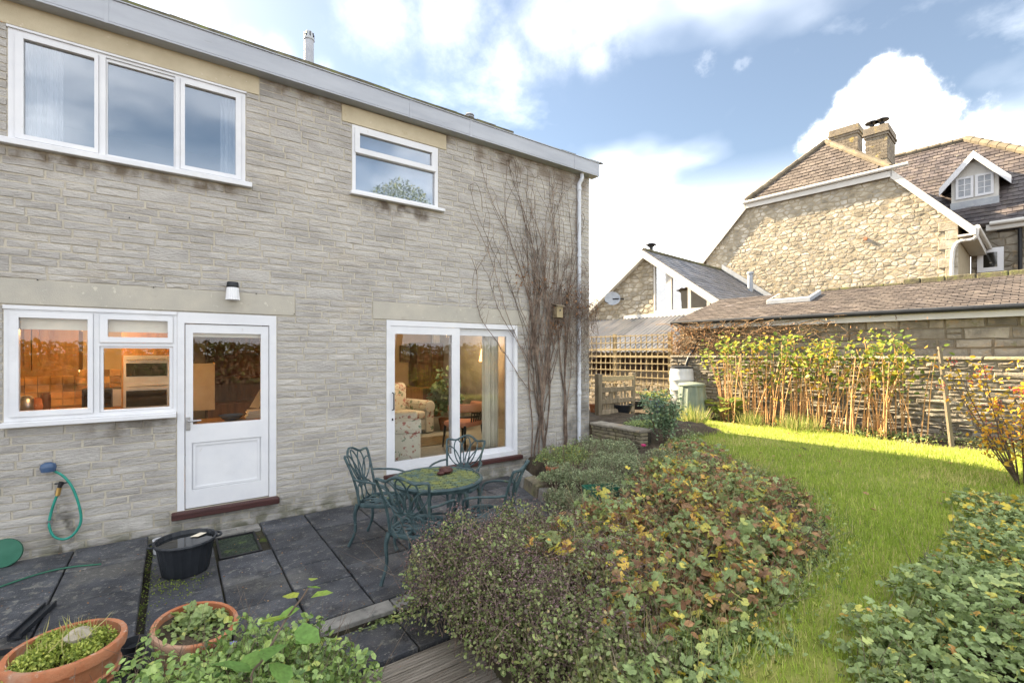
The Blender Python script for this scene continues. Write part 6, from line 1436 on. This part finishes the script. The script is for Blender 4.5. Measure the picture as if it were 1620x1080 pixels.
# brown-purple herb shrub by the patio
def herb_shrub():
    t = plant('oregano_shrub', 'sprawling herb shrub with dark purple seed heads beside the table', 'shrub', 1.8, 2.5, 0)
    mm = [(1.78, 3.02, .45, .42, .02, .58), (1.80, 2.45, .42, .5, .02, .58), (1.92, 1.9, .40, .42, .05, .52), (2.25, 2.85, .5, .5, .2, .45), (2.2, 2.2, .5, .5, .2, .42), (1.85, 1.5, .28, .3, .1, .42)]
    mm = [(a, b, c * 1.2, d * 1.2, e, f) for a, b, c, d, e, f in mm]
    L = [mound(7500, *a, .6) for a in mm]; P = np.concatenate(L)
    scatter('small_leaves', M['herb_leaf'], P, rng.uniform(.012, .028, len(P)), 'oval', np.clip(rng.normal(.45, .25, len(P)), 0, 1), t, tilt=.7, wid=1.4)
    P = np.concatenate([mound(4200, *a, .18) for a in mm[:2]] + [mound(1500, *a, .2) for a in mm[2:5]]); P[:, 2] += rng.uniform(0, .09, len(P))
    scatter('seed_heads', M['purple_seed'], P, rng.uniform(.008, .018, len(P)), 'blob', rng.uniform(0, 1, len(P)), t, tilt=1.0)
    m = MB()
    for a in mm: stems(m, 130, a[0], a[1], a[2], a[3], a[4], a[5] * 1.12, .0018, .3)
    o = m.build('stems', M['vine_bark'], t); o['kind'] = 'stuff'
    m = MB()
    for _ in range(230):
        a = random.choice(mm); q = random.uniform(0, 6.28); rr = random.random() ** .5; x, y = a[0] + rr * a[2] * math.cos(q), a[1] + rr * a[3] * math.sin(q); z = a[4] + a[5] * math.sqrt(max(.05, 1 - rr ** 2.4)) * random.uniform(.75, 1.0); b = random.uniform(0, 6.28); l = random.uniform(.1, .32)
        m.tube([(x, y, z), (x + l * .5 * math.cos(b), y + l * .5 * math.sin(b), z + l * random.uniform(.1, .5)), (x + l * math.cos(b), y + l * math.sin(b), z + l * random.uniform(-.1, .7))], [.0024, .002, .0012], 3, random.random())
    o = m.build('dry_stalks', M['vine_bark'], t); o['kind'] = 'stuff'
    Q = np.concatenate([mound(260, *a, .3) for a in mm]); scatter('larger_leaves', M['ground_leaf'], Q, rng.uniform(.03, .055, len(Q)), 'oval', rng.uniform(.2, .88, len(Q)), t, tilt=.6)
herb_shrub()
# geranium clumps
GC = [(2.45, 2.55, .5, .45, .24, .34, 'geranium clump with yellowing leaves next to the herb shrub'), (3.15, 2.75, .5, .45, .28, .36, 'geranium clump around the terracotta pot'), (3.05, 2.0, .55, .45, .28, .36, 'geranium clump in the middle of the bed with bright yellow leaves'),
      (3.85, 2.35, .5, .45, .32, .38, 'geranium clump with many brown leaves towards the lawn'), (3.75, 1.78, .45, .32, .34, .30, 'geranium clump overhanging the lawn edge'), (4.55, 2.45, .45, .4, .34, .36, 'geranium clump at the right end of the bed'),
      (4.3, 3.05, .5, .45, .32, .30, 'russet geranium clump behind the bed centre'), (5.55, 3.45, .5, .5, .34, .30, 'brown-leaved geranium clump where the bed meets the far lawn'), (6.05, 4.0, .45, .45, .34, .28, 'geranium clump nearest the rose bush'), (4.95, 3.55, .45, .45, .32, .28, 'low geranium clump between the catmint and the bed centre'), (5.05, 2.95, .48, .45, .34, .30, 'farther geranium clump with withered stems by the lawn'), (2.3, 1.75, .45, .42, .2, .40, 'green geranium clump in front with pale leaves'), (2.85, 1.5, .45, .25, .3, .28, 'geranium clump low against the near lawn edge')]
def geraniums():
    for i, (cx, cy, rx, ry, z0, H, lab) in enumerate(GC):
        t = plant('geranium_plant', lab, 'geranium', cx, cy, z0 - .05, group='geranium clumps in the bed')
        n = 1050; P = mound(n, cx, cy, rx * 1.15, ry * 1.15, z0, H * 1.1, .75)
        tint = np.clip(rng.beta(2.2, 2.2, n) * .95, 0, 1); tint[rng.uniform(0, 1, n) < (.35 if i in (3, 6, 7) else .16)] *= .22; b = rng.uniform(0, 1, n) < .16 * (np.sin(P[:, 0] * 7) * np.sin(P[:, 1] * 8 + 1) > .05); tint[b] = rng.uniform(.86, 1, b.sum())
        scatter('foliage', M['geranium_leaf'], P, rng.uniform(.02, .07, n), 'lobed', tint, t, tilt=.65)
        Q = mound(1500, cx, cy, rx * 1.1, ry * 1.1, z0 - .05, H * .8, .9); scatter('understorey', M['herb_leaf'] if i != 8 else M['ground_leaf'], Q, rng.uniform(.015, .035, 1500), 'oval', rng.uniform(0, .9, 1500), t, tilt=.8)
        k = 52; P = mound(k, cx, cy, rx, ry, z0 + .02, H, .10); ti = np.clip(rng.beta(2.4, 1.8, k), 0, .999); yb = rng.uniform(0, 1, k); ti[yb < .2] = rng.uniform(.84, .97, (yb < .2).sum()); ti[yb > .84] = rng.uniform(0, .2, (yb > .84).sum())
        leaf_parts(t, M['geranium_leaf'], P, rng.uniform(.055, .115, k), 'lobed', tints=ti, tilt=.55)
        m = stems(MB(), 130, cx, cy, rx, ry, z0 - .05, H * 1.2, .0024, .4); o = m.build('stems', M['dry_stem'] if i % 2 else M['vine_bark'], t); o['kind'] = 'stuff'
geraniums()
# fallen and withered leaves among them
def litter():
    n = 2600; P = np.stack([rng.uniform(1.9, 5.6, n), rng.uniform(1.4, 3.5, n), np.zeros(n)], 1); P[:, 2] = [hgt(a, b) + .03 + random.random() * .12 for a, b in P[:, :2]]; P = P[~in_poly(P, LAWN)]; n = len(P)
    o = scatter('withered_leaf_litter', M['dead_leaf'], P, rng.uniform(.03, .07, n), 'oval', rng.uniform(0, 1, n), tilt=.6); tag(o, 'withered brown leaves lying through the bed', 'leaf litter', kind='stuff')
    n = 90; P = np.stack([rng.uniform(4, 9.5, n), rng.uniform(.8, 4.5, n)], 1); P = P[in_poly(P, LAWN)]
    for i, p in enumerate(P[:34]):
        V, T = TM['oval']; V = V + rng.normal(0, .04, V.shape); s = random.uniform(.04, .07); me = mesh_np('fallen_leaf', V * s, T, np.full(len(V), random.random())); o = link('fallen_leaf', me, M['dead_leaf'], None, (p[0], p[1], .445)); o.rotation_euler = (random.uniform(-.3, .3), random.uniform(-.3, .3), random.uniform(0, 6)); tag(o, 'brown fallen leaf lying on the lawn', 'leaf', 'fallen leaves on the lawn')
litter()
def silver_herbs():
    for i, (cx, cy, rx, ry, z0, H, lab) in enumerate([(4.25, 4.05, .42, .45, .25, .26, 'grey-green catmint mound behind the trough planter'), (4.95, 4.35, .55, .5, .3, .26, 'grey-green catmint mound in the middle of the far bed'), (5.45, 5.05, .5, .5, .32, .26, 'grey-green catmint mound below the raised bed wall'), (4.75, 5.15, .45, .4, .28, .28, 'bright green low plant at the foot of the downpipe'), (5.35, 3.75, .45, .45, .32, .28, 'grey-green catmint mound nearest the lawn'), (4.2, 4.62, .3, .3, .24, .18, 'silvery trailing plant spilling over the kerb'), (3.72, 4.05, .2, .36, .08, .24, 'grey-green trailing plant hanging over the kerb stones towards the table'), (3.58, 3.45, .3, .3, .1, .3, 'grey-green trailing plant at the near end of the kerb')]):
        t = plant('catmint_plant', lab, 'herb', cx, cy, z0); n = 5600; rx *= 1.15; ry *= 1.15; P = mound(n, cx, cy, rx, ry, z0, H, .6)
        scatter('foliage', M['silver_leaf' if i != 3 else 'ground_leaf'], P, rng.uniform(.014, .034, n), 'tri', np.clip(rng.normal(.5, .25, n), 0, .93), t, tilt=.8)
        o = stems(MB(), 120, cx, cy, rx, ry, z0, H * 1.2, .0018, .35).build('stems', M['vine_bark'], t); o['kind'] = 'stuff'
silver_herbs()
def rose():
    cx, cy = 6.45, 4.75; t = plant('rose_bush', 'blue-green rose bush with one red flower beside the lawn', 'rose bush', cx, cy, .38)
    m = MB(); P = []
    for k in range(20):
        a = random.uniform(0, 6.28); l = random.uniform(.5, .95); tip = Vector((cx + math.cos(a) * random.uniform(.1, .5), cy + math.sin(a) * random.uniform(.1, .5), .38 + l)); pts = curve([(cx + math.cos(a) * .06, cy + math.sin(a) * .06, .38), ((cx + tip.x) / 2 + random.gauss(0, .04), (cy + tip.y) / 2 + random.gauss(0, .04), .38 + l * .6), tip], 6)
        m.tube(pts, [.007 * (1 - .6 * i / (len(pts) - 1)) for i in range(len(pts))], 5, .4)
        for p in pts[4:]:
            for _ in range(11): P.append(p + Vector((random.gauss(0, .06), random.gauss(0, .06), random.gauss(0, .05))))
    m.build('canes', M['bark'], t); n = len(P); scatter('foliage', M['rose_leaf'], [tuple(p) for p in P], rng.uniform(.03, .055, n), 'oval', rng.uniform(0, 1, n), t, tilt=.6, wid=1.2)
    f = MB(); d = raydir(1018, 706); k = 6.9; c = Vector((d.x * k, d.y * k, CZ + d.z * k))
    for j in range(7): a = j * .9; f.lathe([(.004, 0), (.022, .012), (.024, .03), (.01, .028)], c + Vector((.016 * math.cos(a), .016 * math.sin(a), 0)), 8)
    f.build('flower', M['flower'], t, smooth=True)
rose()
def blades_plant(name, lab, cx, cy, r, z0, n, l, mat='long_grass', cat='grass tuft', pitch=58, tl=.35):
    t = plant(name, lab, cat, cx, cy, z0); a = rng.uniform(0, 2 * np.pi, n); q = np.sqrt(rng.uniform(0, 1, n)) * r
    P = np.stack([cx + q * np.cos(a), cy + q * np.sin(a), np.full(n, z0)], 1); o = scatter('blades', M[mat], P, rng.uniform(l * .5, l, n), 'blade', rng.uniform(0, 1, n), t, tilt=tl, yaw=a - np.pi / 2 + rng.normal(0, .8, n), pitch=R(pitch), wid=.6)
blades_plant('grass_tuft', 'long unmown grass tuft in front of the herb shrub', 1.80, 1.38, .3, .2, 900, .30); blades_plant('grass_tuft', 'straw-coloured grass tuft between herb shrub and geraniums', 2.15, 1.55, .25, .25, 600, .30)
blades_plant('grass_tuft', 'yellow-green grass tuft at the base of the compost bin', 8.75, 5.75, .25, .4, 350, .5); blades_plant('grass_tuft', 'pale grass tuft under the raspberry canes', *rxy(10.3, 3.1), .35, .4, 400, .4); blades_plant('grass_tuft', 'bright grass tuft near the leaning pale pole', *rxy(10.25, 4.0), .2, .4, 250, .35)
# periwinkle and sapling at the bottom left
def vinca():
    t = plant('periwinkle_patch', 'glossy green periwinkle mound at the bottom left of the picture', 'periwinkle', .45, 2.75, 0)
    mm = [(.46, 2.90, .34, .28, -.06, .46), (.10, 2.76, .40, .32, .0, .50), (.60, 2.58, .30, .26, -.06, .40), (.22, 2.28, .46, .36, .0, .46), (-.25, 2.62, .36, .28, .05, .30), (.32, 2.66, .4, .34, -.02, .46)]
    mm = [(a, b, c * 1.2, d * 1.2, e, f) for a, b, c, d, e, f in mm]; P = np.concatenate([mound(2300, *a, .6) for a in mm]); n = len(P)
    scatter('foliage', M['vinca_leaf'], P, rng.uniform(.028, .05, n), 'oval', np.clip(rng.beta(2, 2, n) * .97, 0, 1), t, tilt=.6)
    Q = np.concatenate([mound(46, *a, .08) for a in mm]); leaf_parts(t, M['vinca_leaf'], Q, rng.uniform(.04, .06, len(Q)), 'oval', tints=np.clip(rng.beta(3, 1.6, len(Q)), 0, .97))
    m = MB()
    for a in mm: stems(m, 60, a[0], a[1], a[2], a[3], a[4], a[5] * 1.1, .002, .4)
    o = m.build('stems', M['bark'], t); o['kind'] = 'stuff'
    d = raydir(369, 1017); k = 2.55; c = Vector((d.x * k, d.y * k, CZ + d.z * k)); f = MB()
    for j in range(5): a = j * 1.257; f.add([c, c + Vector((.016 * math.cos(a - .4), .016 * math.sin(a - .4), .004)), c + Vector((.02 * math.cos(a), .02 * math.sin(a), .006)), c + Vector((.016 * math.cos(a + .4), .016 * math.sin(a + .4), .004))], [(0, 1, 2, 3)])
    f.build('flower', M['blue_flower'], t)
    s = thing('sapling', 'young sapling with large lime-green leaves rising over the periwinkle', 'sapling', (.37, 2.3, .2))
    path = [(398, 1085, 2.02), (418, 1040, 2.1), (440, 1000, 2.2), (462, 965, 2.3), (478, 945, 2.36), (487, 930, 2.4)]
    pts = [Vector((raydir(u, v).x * k, raydir(u, v).y * k, CZ + raydir(u, v).z * k)) for u, v, k in path]
    MB().tube(curve([(.37, 2.2, .05)] + pts, 5), .0045, 6).build('stem', M['bark'], s)
    V, T = TM['oval']
    for i, (u, v, l, yaw, tn) in enumerate([(474, 962, .085, 200, .5), (470, 945, .075, 150, .9), (492, 945, .075, 20, .7), (486, 928, .06, 60, .6), (493, 918, .05, 100, .8), (478, 985, .09, -60, .3), (452, 975, .095, 175, .75), (468, 1000, .10, -20, .3), (440, 1020, .12, -80, .2), (425, 1035, .12, 190, .3), (437, 1045, .12, -50, .25), (405, 1062, .13, 200, .15), (412, 1080, .13, -70, .2)]):
        d = raydir(u, v); k = 2.0 + (1085 - v) / 170 * .42; c = Vector((d.x * k, d.y * k, CZ + d.z * k)) - Vector((.37, 2.3, .2))
        me = mesh_np('leaf', (V + rng.normal(0, .015, V.shape)) * np.array([1.15, 1, 1]), T, np.full(len(V), tn)); o = link('leaf', me, M['sapling_leaf'], s); o.location = c; o.scale = (l * 1.4,) * 3; o.rotation_euler = (R(random.uniform(-25, 25)), R(random.uniform(-25, 25)), R(yaw - 90) - YAW)
vinca()
# ground cover on the right
def right_bed():
    RB = [(2.15, 1.32, .45, .28, .18, .30, 'low green cranesbill spilling from the bed onto the near lawn'), (2.9, .50, .7, .42, .38, .22, 'low green cranesbill in the bottom right corner'), (3.9, .45, .7, .55, .38, .26, 'green cranesbill patch along the right of the lawn'), (5.0, .50, .7, .55, .38, .24, 'cranesbill patch with some yellow leaves on the right'), (6.2, .62, .7, .5, .38, .22, 'thinning yellow and brown leafy patch below the berry shrub'), (3.3, -.35, .8, .4, .38, .28, 'cranesbill at the far lower right edge'), (2.3, .25, .4, .3, .38, .2, 'cranesbill nearest the camera on the right')]
    for i, (cx, cy, rx, ry, z0, H, lab) in enumerate(RB):
        t = plant('cranesbill_plant', lab, 'ground cover', cx, cy, z0, group='cranesbill ground cover beside the lawn'); rx *= 1.3; ry *= 1.35; n = 2300; P = mound(n, cx, cy, rx, ry, z0, H, .7); ti = np.clip(rng.beta(2, 2, n) * .9, 0, 1)
        yv = .2 if i in (3, 4) else .04; b = rng.uniform(0, 1, n) < yv; ti[b] = rng.uniform(.9, 1, b.sum())
        scatter('foliage', M['ground_leaf'], P, rng.uniform(.025, .052, n), 'lobed', ti, t, tilt=.5)
        k = 50; P = mound(k, cx, cy, rx, ry, z0 + .015, H, .06); ti = np.clip(rng.beta(2.4, 1.8, k), 0, .88); b = rng.uniform(0, 1, k) < yv * 1.3; ti[b] = rng.uniform(.9, .99, b.sum()); leaf_parts(t, M['ground_leaf'], P, rng.uniform(.05, .085, k), 'lobed', tints=ti, tilt=.42)
        o = stems(MB(), 60, cx, cy, rx, ry, z0, H, .002, .4).build('stems', M['vine_bark'], t); o['kind'] = 'stuff'
right_bed()
def berry_shrub():
    cx, cy = 7.85, .92; t = plant('berry_shrub', 'spiky shrub with red berries and yellow leaves at the right edge', 'shrub', cx, cy, .4); m = MB(); tips = []
    for k in range(34):
        a = random.uniform(0, 6.28); l = random.uniform(.5, 1.5); s = random.uniform(.25, .75); tip = Vector((cx + math.cos(a) * s, cy + math.sin(a) * s, .4 + l)); pts = curve([(cx + math.cos(a) * .05, cy + math.sin(a) * .05, .4), (cx + math.cos(a) * s * .6 + random.gauss(0, .05), cy + math.sin(a) * s * .6 + random.gauss(0, .05), .4 + l * .55), tip], 6); m.tube(pts, [.010 * (1 - .7 * i / (len(pts) - 1)) for i in range(len(pts))], 5, .3); tips += pts[4:]
        for p in pts[5::2]:
            q = p + Vector((random.gauss(0, .12), random.gauss(0, .12), random.uniform(.02, .14))); m.tube([p, q], [.004, .002], 4, .4); tips.append(q)
    m.build('branches', M['bark'], t)
    P = [p + Vector((random.gauss(0, .05), random.gauss(0, .05), random.gauss(0, .04))) for p in tips for _ in range(4)]; n = len(P); scatter('foliage', M['yellow_leaf'], [tuple(p) for p in P], rng.uniform(.03, .065, n), 'oval', rng.uniform(0, 1, n), t, tilt=.8)
    B = [p + Vector((random.gauss(0, .035), random.gauss(0, .035), random.gauss(0, .035))) for p in random.sample(tips, 60) for _ in range(16)]; scatter('berries', M['red_berry'], [tuple(p) for p in B], rng.uniform(.012, .018, len(B)), 'blob', rng.uniform(0, 1, len(B)), t, tilt=1)
berry_shrub()
# raspberry row
def raspberries():
    RC = [('raspberry clump right beside the leaning pale pole', 4.5), ('raspberry clump second along from the pale pole', 4.05), ('raspberry clump with tall bare canes near the row middle', 3.55), ('raspberry clump in the very middle of the row', 3.1), ('raspberry clump under the tallest green shoot', 2.75), ('raspberry clump with yellow leaves right of the middle', 2.4), ('dense raspberry clump left of the dark pole', 2.05), ('raspberry clump just left of the dark leaning pole', 1.8), ('sparse raspberry clump right of the dark pole', 1.35)]
    for i, (lab, tt) in enumerate(RC):
        x0, y0 = rxy(10.55, tt); t = plant('raspberry_clump', lab, 'raspberry', x0, y0, .4, group='raspberry clumps along the garden wall'); P = []
        for k in range(15 if i != 8 else 6):
            bx, by = x0 + random.gauss(0, .09), y0 + random.gauss(0, .15); h = random.uniform(1.0, 1.5) if k % 3 else random.uniform(1.35, 1.8); lx, ly = random.gauss(0, .08), random.gauss(0, .22)
            pts = curve([(bx, by, .38), (bx + lx * .4, by + ly * .4, .4 + h * .55), (bx + lx, by + ly, .4 + h)], 6); MB().tube(pts, [.011 * (1 - .5 * j / (len(pts) - 1)) for j in range(len(pts))], 5).build('cane', M['cane'], t)
            for p in pts[7:]:
                for _ in range(3 if k % 3 == 0 else 1): P.append(p + Vector((random.gauss(0, .09), random.gauss(0, .12), random.gauss(0.05, .09))))
            if k % 3 == 0:
                for _ in range(20 if i in (0, 1, 4, 6) else 5): P.append(pts[-1] + Vector((random.gauss(0, .12), random.gauss(0, .16), random.gauss(.02, .09))))
        n = len(P); scatter('leaves', M['raspberry_leaf'], [tuple(p) for p in P], rng.uniform(.05, .115, n), 'oval', np.clip(rng.normal(.45 + .2 * (i % 3 == 1), .3, n), 0, 1), t, tilt=.6, wid=1.25)
        Q = mound(130, x0, y0, .35, .4, .38, .16, .7); scatter('base_leaves', M['ground_leaf'], Q, rng.uniform(.03, .07, 130), 'oval', rng.uniform(0, 1, 130), t, tilt=.7)
raspberries()
def big_leaf():
    x0, y0 = gnd(1148, 664, .4); t = plant('hosta_plant', 'large-leaved yellow-green plant right of the compost bin', 'plant', x0, y0, .4); V, T = TM['oval']
    for k in range(46):
        a = random.uniform(0, 6.28); el = random.uniform(.1, 1.0); l = random.uniform(.16, .3); me = mesh_np('leaf', (V + rng.normal(0, .02, V.shape)) * np.array([1.1, 1, 1.6]), T, np.full(len(V), random.uniform(.2, .95))); o = link('leaf', me, M['fern_leaf'], t); r = random.uniform(.05, .32); o.location = (r * math.cos(a), r * math.sin(a), random.uniform(.12, .58) * (1 - r)); o.scale = (l,) * 3; o.rotation_euler = (R(random.uniform(-15, 35)), R(random.uniform(-20, 20)), a - math.pi / 2)
    o = stems(MB(), 40, x0, y0, .3, .3, .4, .45, .006, .3).build('stalks', M['dry_stem'], t); o['kind'] = 'stuff'
    P = mound(300, x0 + .5, y0 - .3, .4, .35, .4, .25, .8); scatter('lower_leaves', M['ground_leaf'], P, rng.uniform(.04, .09, 300), 'oval', rng.uniform(0, .9, 300), t, tilt=.6)
big_leaf()
def fern():
    x0, y0 = gnd(1045, 640, .55); t = plant('fern', 'arching green fern in front of the trellis', 'fern', x0, y0, .5); P = []; Yw = []
    for k in range(26):
        a = random.uniform(0, 6.28); l = random.uniform(.45, .75)
        pts = [(x0 + math.cos(a) * l * q * .8, y0 + math.sin(a) * l * q * .8, .5 + l * (q * 1.25 - q * q * .75)) for q in [i / 9 for i in range(10)]]
        MB().tube(pts, .005, 4).build('frond_stem', M['fern_stem'] if 'fern_stem' in M else M['dry_stem'], t)
        for i, p in enumerate(pts[1:]):
            for s in (-1, 1):
                for jj in range(2): P.append((p[0] + random.gauss(0, .01), p[1] + random.gauss(0, .01), p[2])); Yw.append(a - math.pi / 2 + s * 1.2)
    n = len(P); scatter('fronds', M['fern_leaf'], P, rng.uniform(.06, .13, n), 'tri', rng.uniform(0, 1, n), t, tilt=.25, yaw=np.array(Yw), wid=.55)
fern()
def misc_greens():
    for (cx, cy, rx, ry, z0, H, n, nm, lab, mt) in [(6.75, 4.55, .5, .45, .36, .16, 1900, 'creeping_plant', 'green cover round the foot of the rose bush', 'ground_leaf'), (7.45, 5.15, .55, .45, .4, .16, 1900, 'creeping_plant', 'grassy green cover between rose bush and compost bin', 'silver_leaf'), (8.2, 5.8, .5, .4, .4, .16, 1500, 'creeping_plant', 'yellow-green cover left of the compost bin', 'sedum_leaf'), (6.9, 5.5, .55, .4, .55, .14, 1800, 'creeping_plant', 'low green cover on the raised bed behind the stone wall', 'ground_leaf'), (7.7, 5.9, .6, .6, .5, .18, 1800, 'creeping_plant', 'leafy green cover in front of the blue bucket', 'rose_leaf'), (*rxy(10.75, 2.2), .35, .9, .38, .16, 1500, 'weed_patch', 'dark weedy greenery at the foot of the raspberry canes', 'ground_leaf'), (*rxy(10.75, 4.3), .35, .9, .38, .16, 1300, 'weed_patch', 'green weeds below the leaning pale pole', 'ground_leaf'), (*rxy(10.7, .4), .4, .9, .38, .18, 1300, 'weed_patch', 'weeds and dead leaves at the right foot of the garden wall', 'herb_leaf'), (1.25, 3.28, .3, .05, -.1, .09, 260, 'step_weeds', 'small weeds growing along the step edge', 'ground_leaf'), (4.95, 5.85, .3, .12, .1, .2, 600, 'wall_foot_plant', 'leafy plant at the foot of the climber', 'ground_leaf')]:
        o = scatter(nm, M[mt], mound(n, cx, cy, rx, ry, z0, H, .8), rng.uniform(.02, .05, n), 'oval', rng.uniform(0, .9, n), tilt=.6, stuff=False); tag(o, lab, 'plant')
    n = 420; P = np.stack([rng.uniform(-1.3, 3.2, n), rng.uniform(3.5, 5.9, n), np.full(n, .008)], 1); P[:, 2] = np.where(P[:, 0] < -.18, .068, .008)
    o = scatter('paving_debris', M['dead_leaf'], P, rng.uniform(.008, .022, n), 'tri', rng.uniform(0, 1, n), tilt=.2); tag(o, 'specks of leaf debris scattered on the paving', 'debris', kind='stuff')
    o = MB(); J = []
    for k in range(240):
        y = rng.uniform(3.5, 5.9); J.append((-.18 + rng.normal(0, .03), y, .0))
    o = scatter('joint_moss', M['sedum_leaf'], J + [(.0 + rng.normal(0, .1), 4.75 + rng.normal(0, .15), .004) for _ in range(260)], .012, 'blob', rng.uniform(0, .5, 500), tilt=1); tag(o, 'moss growing in the paving joints beside the step', 'moss', kind='stuff')
misc_greens()
# ragged fringe of weeds and long blades where beds meet the lawn
def fringe():
    for (a, b, nm, lab) in ((1, 9, 'bed_edge_weeds', 'low weeds and clover along the left edge of the lawn'), (16, 22, 'bed_edge_weeds', 'low weeds and clover along the right edge of the lawn')):
        P = []
        for i in range(a, b):
            (x1, y1), (x2, y2) = LAWN[i], LAWN[(i + 1) % len(LAWN)]; l = math.hypot(x2 - x1, y2 - y1)
            for _ in range(int(l * 520)):
                q = random.random(); g = random.gauss(0, .09); P.append((x1 + (x2 - x1) * q + (y2 - y1) / l * g, y1 + (y2 - y1) * q - (x2 - x1) / l * g, .385 + random.random() * .06))
        n = len(P); o = scatter(nm, M['ground_leaf'], P, rng.uniform(.018, .045, n), 'oval', rng.uniform(.1, .93, n), tilt=.6); tag(o, lab, 'weeds', kind='stuff')
        Q = np.array(P)[::2] + rng.normal(0, .05, (len(P[::2]), 3)) * np.array([1, 1, 0]); o = scatter('edge_grass', M['long_grass'], Q, rng.uniform(.06, .16, len(Q)), 'blade', rng.uniform(0, .9, len(Q)), tilt=.5, pitch=R(55), wid=.7); tag(o, lab.replace('low weeds and clover', 'longer grass blades'), 'grass', kind='stuff')
fringe()
# behind the viewer: the hedge and tree that the panes mirror
def behind():
    t = plant('hedge', 'long mixed hedge behind the viewer, mirrored in the glass', 'hedge', 6, -16, .35); n = 16000
    P = np.stack([rng.uniform(-14, 26, n), -16 + rng.normal(0, .7, n), .35 + rng.uniform(0, 1, n) ** .8 * 2.0], 1); scatter('foliage', M['tree_leaf'], P, rng.uniform(.12, .3, n), 'oval', rng.uniform(0, 1, n), t, tilt=.8)
    MB().box(-14, 26, -16.3, -15.7, .3, 1.8).build('inner_branches', M['bark'], t)
    t = plant('yellow_shrub', 'yellow autumn shrub mirrored in the sliding door', 'shrub', 9.5, -3.2, .35); P = np.concatenate([mound(1800, 9.5, -3.2, 1.1, 1.0, .5, 1.7, .8), mound(900, 7.6, -4, .9, .8, .4, 1.2, .8)]); scatter('foliage', M['raspberry_leaf'], P, rng.uniform(.06, .12, len(P)), 'oval', rng.uniform(0, 1, len(P)), t, tilt=.9)
    t = plant('tree', 'tall round-headed tree mirrored in the small upper window', 'tree', 13.1, -20, .3); MB().tube([(13.1, -20, .2), (13.1, -20, 9)], [.25, .14], 8).build('trunk', M['bark'], t); m = MB()
    for k in range(14):
        a = random.uniform(0, 6.28); m.tube([(13.1, -20, 6 + k * .3), (13.1 + 1.8 * math.cos(a), -20 + 1.8 * math.sin(a), 9 + k * .3)], [.08, .03], 6)
    m.build('limbs', M['bark'], t); q = rng.normal(0, 1, (14000, 3)); q /= np.linalg.norm(q, axis=1)[:, None]; q *= (rng.uniform(0, 1, 14000) ** .4)[:, None]; P = q * np.array([2.6, 2.6, 3.0]) + np.array([13.1, -20, 11.2]); scatter('crown', M['tree_leaf'], P, rng.uniform(.07, .15, 14000), 'oval', rng.uniform(0, 1, 14000), t, tilt=.9)
behind()
